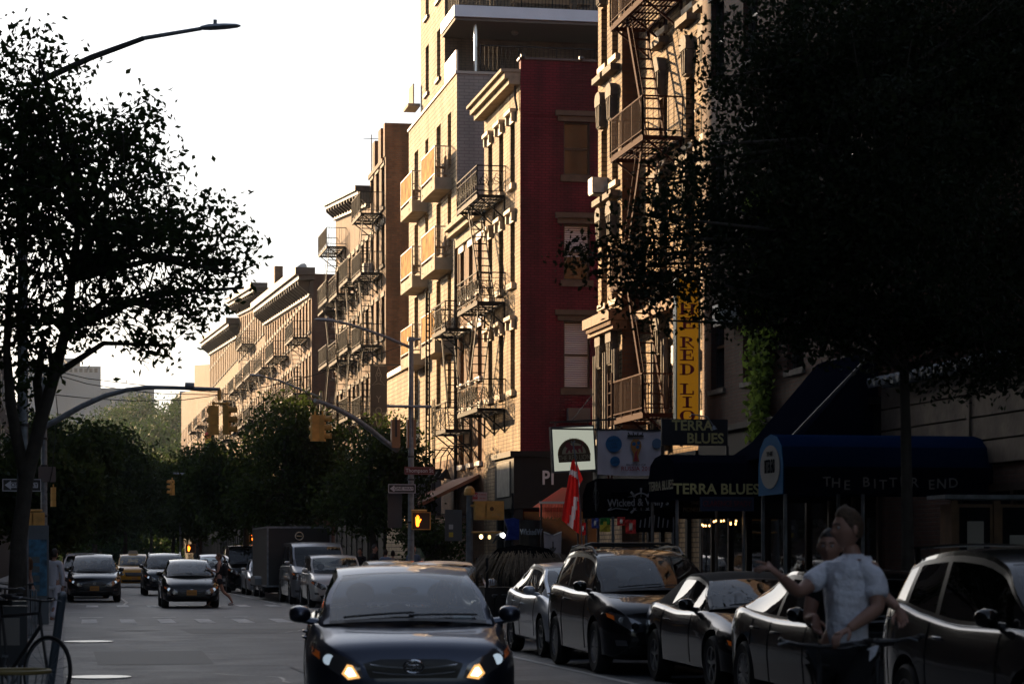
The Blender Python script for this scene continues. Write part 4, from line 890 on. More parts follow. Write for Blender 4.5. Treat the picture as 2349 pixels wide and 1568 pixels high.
KINDS_ = {
 'corolla': dict(L=4.54, W=1.76, roof=[(1.02,1.02),(1.45,1.23),(1.9,1.41),(2.3,1.475),(2.75,1.49),(3.2,1.45),(3.6,1.32),(4.05,1.09)], A1=1.95, C1=3.35, A0=1.02, C0=4.05,
   belt=[(0,.70),(.05,.80),(.16,.865),(.5,.93),(1.0,.995),(1.25,1.02),(2.4,1.0),(3.4,1.04),(4.0,1.08),(4.42,1.06),(4.54,.85)], wr=.56, wheel=.315, fo=.92, wb=2.60),
 'sedan': dict(L=4.54, W=1.76, roof=[(1.02,.965),(1.45,1.19),(1.9,1.385),(2.3,1.45),(2.75,1.465),(3.2,1.425),(3.6,1.30),(4.05,1.06)], A1=1.95, C1=3.35, A0=1.02, C0=4.05,
   belt=[(0,.50),(.05,.62),(.16,.71),(.5,.82),(1.0,.935),(1.25,.975),(2.4,.96),(3.4,1.0),(4.0,1.06),(4.42,1.04),(4.54,.85)], wr=.56, wheel=.315, fo=.92, wb=2.60),
 'coupe': dict(L=4.63, W=1.86, roof=[(1.45,.96),(1.8,1.14),(2.15,1.30),(2.5,1.37),(2.9,1.375),(3.3,1.32),(3.65,1.18),(3.95,1.03)], A1=2.12, C1=3.2, A0=1.45, C0=3.95,
   belt=[(0,.48),(.05,.58),(.16,.66),(.5,.77),(1.2,.90),(1.55,.94),(2.6,.93),(3.5,.98),(4.0,1.01),(4.5,.98),(4.63,.8)], wr=.58, wheel=.335, fo=.9, wb=2.76),
 'fast': dict(L=4.7, W=1.93, roof=[(1.15,.93),(1.65,1.17),(2.1,1.35),(2.5,1.43),(2.85,1.44),(3.3,1.39),(3.8,1.24),(4.35,1.06)], A1=2.05, C1=3.45, A0=1.15, C0=4.35,
   belt=[(0,.46),(.05,.57),(.16,.65),(.5,.77),(1.1,.90),(1.4,.94),(2.6,.95),(3.6,1.0),(4.3,1.06),(4.6,1.03),(4.7,.85)], wr=.60, wheel=.345, fo=.9, wb=2.85),
 'suv': dict(L=4.67, W=1.88, roof=[(1.12,1.10),(1.55,1.38),(1.95,1.585),(2.35,1.66),(2.9,1.68),(3.6,1.65),(4.15,1.56),(4.55,1.14)], A1=1.95, C1=4.15, A0=1.12, C0=4.55,
   belt=[(0,.66),(.05,.78),(.16,.87),(.5,.98),(1.0,1.07),(1.3,1.10),(2.4,1.11),(3.6,1.16),(4.4,1.18),(4.6,1.12),(4.67,.9)], wr=.64, wheel=.36, fo=.92, wb=2.70),
 'cross': dict(L=4.55, W=1.84, roof=[(1.08,1.03),(1.5,1.30),(1.95,1.53),(2.35,1.62),(2.85,1.645),(3.5,1.61),(4.1,1.52),(4.45,1.17)], A1=1.95, C1=4.05, A0=1.08, C0=4.45,
   belt=[(0,.62),(.05,.74),(.16,.83),(.5,.93),(1.0,1.01),(1.3,1.05),(2.4,1.05),(3.4,1.13),(4.1,1.22),(4.48,1.12),(4.55,.9)], wr=.62, wheel=.35, fo=.9, wb=2.65),
 'box': dict(L=4.11, W=1.79, roof=[(.98,1.06),(1.3,1.32),(1.6,1.52),(2.0,1.595),(2.6,1.61),(3.3,1.60),(3.8,1.55),(4.02,1.16)], A1=1.6, C1=3.8, A0=.98, C0=4.02,
   belt=[(0,.64),(.05,.76),(.16,.85),(.5,.96),(.9,1.04),(1.1,1.07),(2.4,1.07),(3.5,1.12),(3.95,1.14),(4.05,1.05),(4.11,.85)], wr=.70, wheel=.33, fo=.83, wb=2.55),
 'van': dict(L=5.45, W=2.0, roof=[(.72,1.25),(1.1,1.62),(1.4,1.88),(1.8,2.0),(2.6,2.04),(4.2,2.04),(5.1,2.0),(5.4,1.4)], A1=1.42, C1=5.1, A0=.72, C0=5.4,
   belt=[(0,.85),(.04,.98),(.14,1.06),(.4,1.15),(.7,1.25),(.95,1.28),(2.4,1.27),(4.2,1.27),(5.3,1.27),(5.4,1.2),(5.45,1.0)], wr=.80, wheel=.37, fo=.85, wb=3.5),
}
def drape(bvh, poly, view, m, name, parent, off=.006, thick=.02, sub=3, mats=None):
    """cut a panel to an outline and lay it on the body surface; view 'front' (x,z) or 'side' (y,z, sign)"""
    bm = bmesh.new()
    if view == 'front': vs = [bm.verts.new((p[0], -2, p[1])) for p in poly]; d = Vector((0,1,0))
    else: s = 1 if view == 'right' else -1; vs = [bm.verts.new((s*3, p[0], p[1])) for p in poly]; d = Vector((-s,0,0))
    bm.faces.new(vs); bmesh.ops.triangulate(bm, faces=bm.faces)
    for _ in range(sub):
        bmesh.ops.subdivide_edges(bm, edges=[e for e in bm.edges if e.calc_length() > .05], cuts=1); bmesh.ops.triangulate(bm, faces=bm.faces)
    hits = {}; last = None
    for v in bm.verts:
        h = bvh.ray_cast(v.co, d)
        if h[0] is None: hits[v] = None
        else: hits[v] = h[0]; last = h[0]
    if last is None: bm.free(); return None
    dep = (lambda p: p.y) if view == 'front' else (lambda p: p.x)
    for v in bm.verts:
        h = hits[v]
        if h is None: 
            near_ = min((w for w in bm.verts if hits[w] is not None), key=lambda w: (w.co-v.co).length if w is not v else 9); h = Vector(v.co); 
            if view == 'front': h.y = hits[near_].y
            else: h.x = hits[near_].x
            hits[v] = h
    for v in bm.verts: v.co = hits[v] - d*off
    be = [e for e in bm.edges if e.is_boundary]; r = bmesh.ops.extrude_edge_only(bm, edges=be)
    for v in [g for g in r['geom'] if isinstance(g, bmesh.types.BMVert)]: v.co += d*thick
    bmesh.ops.recalc_face_normals(bm, faces=bm.faces)
    me = bpy.data.meshes.new(name); bm.to_mesh(me); bm.free(); me.materials.append(m)
    me.polygons.foreach_set('use_smooth', [True]*len(me.polygons)); me.set_sharp_from_angle(angle=R(40))
    return link(name, me, parent)
def mirx(poly): return [(-p[0], p[1]) for p in poly][::-1]
def wheel(T, x, y, r, wd, rimm=alloy, spokes=5, blackrim=False):
    s = 1 if x > 0 else -1; prof = [(r*.62,-wd/2+.015),(r*.9,-wd/2),(r*.98,-wd/2+.03),(r,-wd/2+.06),(r,wd/2-.06),(r*.98,wd/2-.03),(r*.9,wd/2),(r*.62,wd/2-.015)]
    b = MB(); n = 28; b.grid([[(x+o, y+q*math.cos(2*math.pi*k/n), r+q*math.sin(2*math.pi*k/n)) for k in range(n)] for q, o in prof], closed=True)
    w = MB(); 
    wh = empty('wheel', (x, y, r)); wh.parent = T
    o = b.build('tyre', rubber, wh, smooth=50)
    xo = x+s*(wd/2-.02); w.disc((xo-s*.06,y,r), r*.62, (s,0,0), .01, 24); w.disc((xo-s*.03,y,r), r*.66, (s,0,0), .035, 24, rin=r*.59); w.disc((xo-s*.045,y,r), r*.14, (s,0,0), .045, 12)
    f = MB()
    for k in range(spokes):
        a = 2*math.pi*k/spokes+.3
        for da in (-.13,.13): w.bar((xo-s*.012,y+math.cos(a+da*.5)*r*.1,r+math.sin(a+da*.5)*r*.1),(xo-s*.02,y+math.cos(a+da)*r*.61,r+math.sin(a+da)*r*.61),.03,.028)
    w.m = [1 if i < 26 else 0 for i in range(len(w.f))]
    w.build('rim', [rimm, trim], wh)
    return wh
def make_car(kind, pm, label, cat='car', name='parked_car', group=None, plate=True, glass=None, lit=False, seats=True, rimm=alloy, softtop=None, rails=False, grille='bar', lamp='sweep', spoiler=False, sideg=None, spokes=5, cab=False, low=False, emblem=None):
    K = KINDS_[kind]; L, W = K['L'], K['W']/2; glass = glass or glass_car; sideg = sideg or glass_dark; r = K['wheel']
    T = empty(name, (0,0,0), label, cat, group)
    A0, A1, C1, C0 = K['A0'], K['A1'], K['C1'], K['C0']
    plan = [(0,W*.66),(.05,W*.77),(.18,W*.89),(.42,W*.975),(.8,W),(L*.5,W*.995),(L-.8,W*.985),(L-.3,W*.92),(L-.05,W*.80),(L,W*.7)]
    zbm = [(0,.34),(.05,.27),(.2,.20),(L*.5,.22),(L-.3,.26),(L,.42)]
    ys = sorted(set([0,.02,.05,.09,.14,.2,.28,.38,.5]+[.5+(L-.9)*i/26 for i in range(1,26)]+[L-.4,L-.28,L-.18,L-.1,L-.05,L-.02,L]))
    rows = []
    for y in ys:
        w = curve(plan,y); zb = curve(zbm,y); zt = curve(K['belt'],y); inc = A0+.25 < y < C0-.25
        wt = w*(.86 if y < A0 else .93 if y < C0 else .87); wt = w*curve([(0,.90),(A0*.7,.84),(A0+.3,.925),(C0-.4,.925),(L,.88)],y)
        cr = .035 if y < A0+.2 else .03; h = zt-zb
        half = [(0,zb),(w*.6,zb),(w*.90,zb+.015),(w*.975,zb+.07),(w*.985,zb+h*.25),(w,zb+h*.50),(w*.998,zb+h*.66),(w*.985,zb+h*.78),((w*.4+wt*.6),zt-.055),(wt*1.0,zt-.012),(wt*.965,zt)]
        half += [(wt*.90,.5),(wt*.5,.45),(0,.45)] if inc else [(wt*.8,zt+cr*.45),(wt*.45,zt+cr*.85),(0,zt+cr)]
        rows.append([(x,y,z) for x,z in half]+[(-x,y,z) for x,z in half[-2:0:-1]])
    b = MB(); b.grid(rows, closed=True); n = len(rows[0]); b.face(list(range(n))[::-1]); b.face([len(b.v)-n+k for k in range(n)])
    body0 = b.build('body', pm, None); COL.objects.unlink(body0)
    cut = MB()
    for yy in (K['fo'], K['fo']+K['wb']):
        for s in (-1,1):
            xs = [s*(W-.27), s*(W+.2)]; cut.tube([(xs[0],yy,r+.02),(xs[1],yy,r+.02)], r+.055, 30)
    cu = cut.build('cut', trim, None); COL.objects.unlink(cu)
    md = body0.modifiers.new('b','BOOLEAN'); md.object = cu; md.operation = 'DIFFERENCE'; md.solver = 'EXACT'
    me = evaluated(body0, cu)
    bpy.data.objects.remove(body0); bpy.data.objects.remove(cu)
    me.materials.clear(); me.materials.append(pm); me.materials.append(trim)
    for p in me.polygons:
        c = p.center; p.material_index = 0
        for yy in (K['fo'], K['fo']+K['wb']):
            if math.hypot(c.y-yy, c.z-r-.02) < r+.06 and abs(c.x) < W-.01 and abs(c.x) > W-.33: p.material_index = 1 if abs(c.x) < W-.035 or math.hypot(c.y-yy,c.z-r-.02) < r+.03 else 0
        if c.z < .62 and A0+.3 < c.y < C0-.3 and abs(c.x) < W*.8: p.material_index = 1
    me.polygons.foreach_set('use_smooth', [True]*len(me.polygons)); me.set_sharp_from_angle(angle=R(38))
    body = link('body', me, T)
    bm = bmesh.new(); bm.from_mesh(me); bvh = BVHTree.FromBMesh(bm); bm.free()
    # greenhouse
    gy = sorted(set([A0]+[A0+(A1-A0)*i/8 for i in range(9)]+[A1+(C1-A1)*i/10 for i in range(11)]+[C1+(C0-C1)*i/7 for i in range(8)]))
    def wbase(y): w = curve(plan,y); return w*curve([(0,.90),(A0*.7,.84),(A0+.3,.925),(C0-.4,.925),(L,.88)],y)*.955
    wr = K['wr']; wtop = [(A0,wbase(A0)*.97),(A0+(A1-A0)*.5,(wbase(A0)*.5+wr*.5)+.03),(A1,wr+.02),((A1+C1)/2,wr+.03),(C1,wr),(C0,wbase(C0)*.93)]
    def beltz(y): return curve(K['belt'],y)-.01
    def S(y, v, s):
        zt = max(curve(K['roof'],y), beltz(y)+.004); z = beltz(y)+(zt-beltz(y))*v; x = wbase(y)+(min(curve(wtop,y),wbase(y))-wbase(y))*(v**1.15)
        return (s*x, y, z)
    vb = [0,.07,.25,.45,.65,.84,.93,1.0]
    mid = (A1+C1)/2+(.05 if kind != 'coupe' else .6); pill = [mid]
    if kind in ('suv','cross','box','van'): pill.append(C1-.25*(C1-mid))
    P_ = MB(); panes = {}
    ga, gc = A0+(A1-A0)*.28, C0-(C0-C1)*(.45 if kind not in ('coupe',) else 1.05)
    if cab: gc = C1-.1
    edges = [ga]; pw = .045
    for p in pill: edges += [p-pw, p+pw]
    edges.append(gc)
    syy = sorted(set(gy+edges)); 
    for s in (-1,1):
        for y0,y1 in zip(syy,syy[1:]):
            ym = (y0+y1)/2
            for v0,v1 in zip(vb,vb[1:]):
                q = [S(y0,v0,s),S(y1,v0,s),S(y1,v1,s),S(y0,v1,s)]
                isg = .05 < (v0+v1)/2 < .86 and ga < ym < gc; idx = None
                if isg:
                    for i in range(0,len(edges),2):
                        if edges[i] < ym < edges[i+1]: idx = (s,i)
                if idx: panes.setdefault(idx, MB()).quad(*q)
                else: P_.quad(*q, m=(1 if (isg and not cab) or v1 <= .07 or (.84 <= v0 < .93 and ga < ym < gc) else 2 if softtop and ym > A0+(A1-A0)*.8 else 0))
    tb_ = [-1,-.93,-.7,-.45,-.15,.15,.45,.7,.93,1]; ws = MB(); rw = MB()
    def Tp(y, t):
        f = 0 if y < A0 else min(1,(y-A0)/(A1-A0)) if y < A1 else 1
        bul = .16*(1-f)+.05 if y <= A1 else .05-.17*max(0,(y-C1)/(C0-C1)) if y > C1 else .05
        w = S(y,1,1)[0]; z = S(y,1,1)[2]; return (w*t, y-bul*(1-t*t), z+.035*(1-t*t))
    wy = sorted(set(gy+[A0+(A1-A0)*.05, A0+(A1-A0)*.96, C1+(C0-C1)*.10, C1+(C0-C1)*.9]))
    for y0,y1 in zip(wy,wy[1:]):
        ym = (y0+y1)/2
        for t0,t1 in zip(tb_,tb_[1:]):
            q = [Tp(y0,t0),Tp(y0,t1),Tp(y1,t1),Tp(y1,t0)]; tm = abs(t0+t1)/2
            if tm < .92 and A0+(A1-A0)*.05 < ym < A0+(A1-A0)*.96: ws.quad(*q)
            elif tm < .92 and C1+(C0-C1)*.10 < ym < C1+(C0-C1)*.9 and not cab: rw.quad(*q)
            else: P_.quad(*q, m=1 if (ym < A1 and tm < .92) else 2 if softtop and ym > A1 else 0)
    def weld(o, thick=.0):
        bm = bmesh.new(); bm.from_mesh(o.data); bmesh.ops.remove_doubles(bm, verts=bm.verts, dist=.001); bmesh.ops.recalc_face_normals(bm, faces=bm.faces); bm.to_mesh(o.data); bm.free()
        o.data.polygons.foreach_set('use_smooth', [True]*len(o.data.polygons)); o.data.set_sharp_from_angle(angle=R(45))
    weld(P_.build('roof', [pm, trim, softtop or trim], T))
    weld(ws.build('windshield', glass, T))
    if rw.f: weld(rw.build('rear_window', glass if seats else glass_dark, T))
    for (s,i), p in panes.items(): weld(p.build('side_window', sideg, T))
    # interior
    if seats:
        it = MB(); it.box(-W*.8,W*.8,A0+.3,A0+.55,.6,.93 if kind != 'van' else 1.2); it.build('dashboard', trim, T)
        for sx in (-.37,.37):
            st = MB(); sy = A1+.35; zb = .5 if r < .35 else .6
            st.grid([[(sx+.24*math.cos(a)*(1 if k < 3 else .9),sy+.12*k/4+.07*math.sin(a),zb+.62*k/4) for a in [i*math.pi/6 for i in range(12)]] for k in range(5)], closed=True)
            st.box(sx-.25,sx+.25,sy-.45,sy,zb-.12,zb); st.ell((sx,sy+.15,zb+.76),.13,.06,.10,12,8)
            for e in (-.05,.05): st.tube([(sx+e,sy+.14,zb+.58),(sx+e,sy+.15,zb+.72)],.008,5)
            st.build('seat', seatm, T, smooth=50)
        rs = MB(); rs.box(-.6,.6,C1-.35,C1-.2,.5,1.02 if r < .35 else 1.15); 
        for sx in (-.38,0,.38): rs.ell((sx,C1-.25,1.08 if r < .35 else 1.22),.12,.05,.08,10,6)
        rs.build('rear_seat', seatm, T, smooth=50)
        sw = MB(); cx_ = .37; sw.tube([(cx_+.18*math.cos(a),A0+.62-.06*math.sin(a),.93+(.1 if r > .34 else 0)+.17*math.sin(a)) for a in [i*math.pi/8 for i in range(17)]],.014,6,cap=False); sw.build('steering_wheel', trim, T)
        mr = MB(); mr.ell((0,A1-.22,curve(K['roof'],A1)-.13),.12,.03,.04,10,6); mr.build('rear_view_mirror', trim, T)
    # wheels, mirrors, wipers
    for yy in (K['fo'], K['fo']+K['wb']):
        for s in (-1,1): wheel(T, s*(W-.115), yy, r, .215, rimm, spokes)
    for s in (-1,1):
        my = A0+(A1-A0)*.50; mz = beltz(my)+.085; m_ = MB(); mw = wbase(my)
        P0 = []
        for i in range(9):
            a = math.pi*i/8; P0.append([(s*(mw+.14-.095*math.cos(a)), my+.07+ .10*math.sin(a)*math.cos(w)*(1.0 if math.cos(w) < 0 else .35), mz+.075*math.sin(a)**.6*math.sin(w)) for w in [k*math.pi/6 for k in range(12)]])
        m_.grid(P0, closed=True); m_.tube([(s*(mw-.02),my+.07,mz-.07),(s*(mw+.13),my+.07,mz-.045)],[.035,.028],6); m_.build('mirror', pm, T, smooth=50)
    wi = MB()
    for x0_, x1_ in ((-.55,.05),(.0,.6)):
        pts = [Vector(Tp(A0+(A1-A0)*(.07+.05*k/6), (x0_+(x1_-x0_)*k/6)/S(A0,1,1)[0]))+Vector((0,-.02,.012)) for k in range(7)]; wi.tube(pts,.009,4)
    wi.build('wiper', trim, T)
    # seams and handles
    sm = MB()
    for s in (-1,1):
        for (yy, za, zb_) in ((A0+.42,.32,beltz(A0+.42)-.03),(mid,.30,beltz(mid)-.03),(C1 if kind != 'coupe' else mid+.02,.5,beltz(C1)-.05)):
            pts = []
            for k in range(9):
                z = za+(zb_-za)*k/8; h = bvh.ray_cast(Vector((s*3,yy,z)),Vector((-s,0,0)))
                if h[0] is not None: pts.append(h[0]+Vector((s*.001,0,0)))
            if len(pts) > 2: sm.tube(pts,.006,4)
    sm.build('door_gap', trim, T)
    for s in (-1,1):
        for yy in ((mid-.22, C1-.12) if kind != 'coupe' else (mid-.22,)):
            z = beltz(yy)-.13; h = bvh.ray_cast(Vector((s*3,yy,z)),Vector((-s,0,0)))
            if h[0] is None: continue
            x = h[0].x; hd = MB(); hd.tube([(x-s*.005,yy-.09,z),(x+s*.03,yy-.07,z+.004),(x+s*.035,yy,z+.006),(x+s*.03,yy+.07,z+.004),(x-s*.005,yy+.09,z)],.012,6); hd.build('door_handle', chrome if spoiler else pm, T)
    # front end
    hz = curve(K['belt'],.05); ba = .2
    zl = hz-.02
    if lamp == 'sweep': hp = [(W*.46,zl-.17),(W*.60,zl-.19),(W*.83,zl-.06),(W*.965,zl+.06),(W*.93,zl+.10),(W*.80,zl+.06),(W*.62,zl-.0),(W*.50,zl-.06)]
    elif lamp == 'slim': hp = [(W*.55,zl-.10),(W*.70,zl-.12),(W*.93,zl-.03),(W*.95,zl+.04),(W*.75,zl+.0),(W*.57,zl-.03)]
    elif lamp == 'round': hp = [(W*.66+.16*math.cos(a),zl-.04+.13*math.sin(a)) for a in [k*math.pi/7 for k in range(14)]]
    else: hp = [(W*.64,zl-.15),(W*.93,zl-.15),(W*.93,zl+.07),(W*.64,zl+.07)]
    for s in (-1,1):
        o = drape(bvh, hp if s > 0 else mirx(hp), 'front', lens, 'headlight', T, .008, .03)
        if o:
            def at(x, z):
                h = bvh.ray_cast(Vector((s*x,-2,z)),Vector((0,1,0))); return h[0] if h[0] is not None else Vector((s*x,.2,z))
            c1 = at(W*.60,zl-.10); b_ = MB()
            if lit:
                pl = [(s*W*.49,zl-.165),(s*W*.60,zl-.18),(s*W*.66,zl-.13),(s*W*.61,zl-.055),(s*W*.56,zl-.065)]
                drape(bvh, pl if s > 0 else pl[::-1], 'front', emat('headlamp_glow',(1,.50,.16),.42), 'glow_fringe', o, .012, .02)  # warm fringe of light round the bulb, put in as an emissive panel
                cx_, cz_ = sum(p[0] for p in pl)/5, sum(p[1] for p in pl)/5; pi = [(cx_+(p[0]-cx_)*.62, cz_+(p[1]-cz_)*.62) for p in pl]
                drape(bvh, pi if s > 0 else pi[::-1], 'front', emat('headlamp_light',(1,.70,.36),2.2), 'lit_bulb', o, .018, .02)
            else: b_.disc(c1+Vector((0,-.012,0)), .05, (0,-1,0), .012, 14); b_.build('bulb', chrome, o)
            c2 = at(W*.78,zl-.02); b2 = MB(); b2.disc(c2+Vector((0,-.012,0)),.045,(0,-1,.1),.012,14); b2.build('bulb', chrome, o)
            pl = [(s*W*.86,zl-.02),(s*W*.93,zl+.02),(s*W*.93,zl+.075),(s*W*.86,zl+.04)]
            drape(bvh, pl if s > 0 else pl[::-1], 'front', orange_l, 'turn_signal', o, .013, .02)
    gm = trim
    if grille == 'bar':
        gp = [(-W*.40,zl-.17),(W*.40,zl-.17),(W*.46,zl-.05),(W*.30,zl-.015),(-W*.30,zl-.015),(-W*.46,zl-.05)]
    elif grille == 'six': gp = [(-W*.26,zl-.42),(W*.26,zl-.42),(W*.36,zl-.2),(W*.32,zl-.03),(-W*.32,zl-.03),(-W*.36,zl-.2)]
    elif grille == 'tall': gp = [(-W*.46,zl-.2),(W*.46,zl-.2),(W*.52,zl-.0),(-W*.52,zl-.0)]
    else: gp = [(-W*.25,zl-.13),(W*.25,zl-.13),(W*.30,zl-.08),(-W*.30,zl-.08)]
    g = drape(bvh, gp, 'front', gm, 'grille', T, .006, .02)
    for k, zz in enumerate((.06,.115) if grille != 'six' else (.08,.14,.2,.26,.32)):
        bb = MB(); pts = []; ww = W*(.40-.02*k) if grille != 'none' else W*.24
        for i in range(13):
            x = -ww+2*ww*i/12; h = bvh.ray_cast(Vector((x,-2,zl-zz-.025*(1-(x/ww)**2))),Vector((0,1,0)))
            if h[0] is not None: pts.append(h[0]+Vector((0,-.014,0)))
        if len(pts) > 2: bb.tube(pts,.008,5); bb.build('grille_bar', chrome, g)
    lowp = [(-W*.62,.28),(W*.62,.28),(W*.68,.38),(W*.5,.40),(-W*.5,.40),(-W*.68,.38)]
    drape(bvh, lowp, 'front', trim, 'bumper_intake', T, .006, .02)
    for s in (-1,1):
        fp = [(s*W*.70,.40),(s*W*.84,.40),(s*W*.86,.48),(s*W*.72,.47)]
        drape(bvh, fp if s > 0 else fp[::-1], 'front', lens, 'fog_lamp', T, .007, .02)
    h = bvh.ray_cast(Vector((0,-2,.46)),Vector((0,1,0)))[0]
    if plate and h is not None:
        p = MB(); p.box(-.155,.155,h.y-.03,h.y-.012,.40,.56); pl = p.build('licence_plate', plate_y, T)
        smudges('plate_characters', frame((0,h.y-.031,.475),(0,-1,0)), .25, .06, 7, trim, pl)
    h = bvh.ray_cast(Vector((0,-2,zl-.075)),Vector((0,1,0)))[0]
    if emblem and h is not None:
        e = MB(); c = h+Vector((0,-.02,.0)); ring = lambda rx, rz, dz=0: [c+Vector((rx*math.cos(a),0,rz*math.sin(a)+dz)) for a in [k*math.pi/12 for k in range(25)]]
        if emblem == 'ovals': e.tube(ring(.078,.052),.009,6); e.tube(ring(.022,.046,.0),.006,5); e.tube(ring(.052,.018,.026),.006,5)
        elif emblem == 'h': e.tube(ring(.05,.045),.006,5); e.bar(c+Vector((-.025,0,-.03)),c+Vector((-.03,0,.03)),.012); e.bar(c+Vector((.025,0,-.03)),c+Vector((.03,0,.03)),.012); e.bar(c+Vector((-.025,0,0)),c+Vector((.025,0,0)),.012)
        elif emblem == 'rings':
            for k in range(4): e.tube([c+Vector(((k-1.5)*.05+.034*math.cos(a),0,.034*math.sin(a))) for a in [j*math.pi/8 for j in range(17)]],.005,5)
        else: e.tube(ring(.07,.034),.007,5)
        e.build('emblem', chrome, T)
    if rails:
        for s in (-1,1):
            rl = MB(); pts = [Vector(S(y,1,s))+Vector((-s*.03,0,.055 if 0 < i < 8 else .0)) for i, y in enumerate([A1+.1+(C1-A1-.2)*i/8 for i in range(9)])]; rl.tube(pts,.018,6); rl.build('roof_rail', chrome if rails != 'cross' else trim, T)
        if rails == 'cross':
            for y in (A1+.75, C1-.55):
                rl = MB(); a = Vector(S(y,1,-1)); c = Vector(S(y,1,1)); rl.tube([a+Vector((0,0,.07)),a+Vector((.1,0,.10)),c+Vector((-.1,0,.10)),c+Vector((0,0,.07))],.02,6); rl.build('cross_bar', trim, T)
    if spoiler:
        sp = MB(); w = wr-.02; y = C1+.02; z = curve(K['roof'],C1)
        sp.grid([[(x, y+dy+.04*(1-(x/w)**2), z+.13+dz+.03*(1-(x/w)**2)) for x in [-w+2*w*i/14 for i in range(15)]] for dy,dz in ((-.10,0),(.0,.018),(.12,.012),(.0,-.012),(-.10,0))])
        for s in (-1,1): sp.tube([(s*w,y-.04,z-.03),(s*(w+.0),y,z+.13)],.03,6)
        sp.build('spoiler', pm, T, smooth=60)
    return T
def place(T, xc, yfront, rz=0.0): T.location = (xc, yfront, 0); T.rotation_euler = (0,0,rz); return T

# --- driver builder needs figures, so people come in the next section
navy = paint('navy', (.055,.065,.095), .85, .34); blackp = paint('black', (.006,.006,.007), .2, .2); silver = paint('silver', (.60,.63,.68), .5, .3)
whitep = paint('white', (.72,.74,.78), .1, .3); greyp = paint('grey', (.16,.17,.18), .6, .3); taxiy = paint('taxi_yellow', (.50,.26,.02), .1, .3); dgrey = paint('dark_grey', (.03,.034,.038), .5, .25)
car1 = make_car('corolla', navy, 'dark navy sedan with lit headlights driving towards the camera', name='sedan_car', lit=True, emblem='ovals', plate=False)
place(car1, 2.79, 19.4, R(-5.5))
c2 = make_car('sedan', silver, 'silver white sedan parked behind the black crossover with roof bars', name='parked_car', emblem='h', plate=False, lamp='sweep', seats=True); place(c2, 8.28, 36.6)
c3 = make_car('suv', blackp, 'black crossover with chrome roof rails and cross bars parked at the kerb', 'crossover', name='parked_car', rails='cross', grille='tall', emblem='oval', plate=False, spokes=10); place(c3, 8.06, 31.4)
c4 = make_car('coupe', paint('graphite',(.012,.012,.013),.4,.2), 'dark convertible with a closed black fabric roof parked ahead of the crossover', 'convertible', name='parked_car', softtop=mat('soft_top_fabric',(.012,.012,.012),.85,bump=(60,.4,.01)), grille='six', lamp='slim', emblem='rings', plate=False, spokes=5); place(c4, 8.36, 26.5)
c5 = make_car('fast', blackp, 'black fastback saloon with flush door handles, behind the man in the white shirt', name='parked_car', grille='none', lamp='slim', plate=False, spokes=10); place(c5, 8.14, 21.4)
c6 = make_car('cross', paint('dark_brown',(.010,.009,.009),.4,.2), 'dark crossover with chrome handles and a rear roof spoiler at the lower right', 'crossover', name='parked_car', spoiler=True, plate=False, spokes=5); place(c6, 7.88, 15.9)
c7 = make_car('sedan', whitep, 'white sedan parked left of the thatched drinks cart', name='parked_car', plate=False); place(c7, 7.95, 48.5)
c8 = make_car('sedan', greyp, 'grey sedan partly hidden behind the roof of the navy sedan', name='parked_car', plate=False); place(c8, 7.95, 57.0)
c9 = make_car('box', paint('pearl',(.45,.45,.44),.2,.3), 'boxy pale hatchback parked ahead of the silver van', 'hatchback', name='parked_car', lamp='sweep', plate=False, emblem='oval'); place(c9, 8.35, 74.0)
c10 = make_car('van', paint('van_silver',(.26,.27,.29),.6,.35), 'silver grey passenger van parked with a dark box trailer behind it', 'van', name='parked_van', lamp='square', grille='tall', plate=False, glass=glass_dark, rimm=alloy, emblem='oval'); place(c10, 8.35, 79.3)
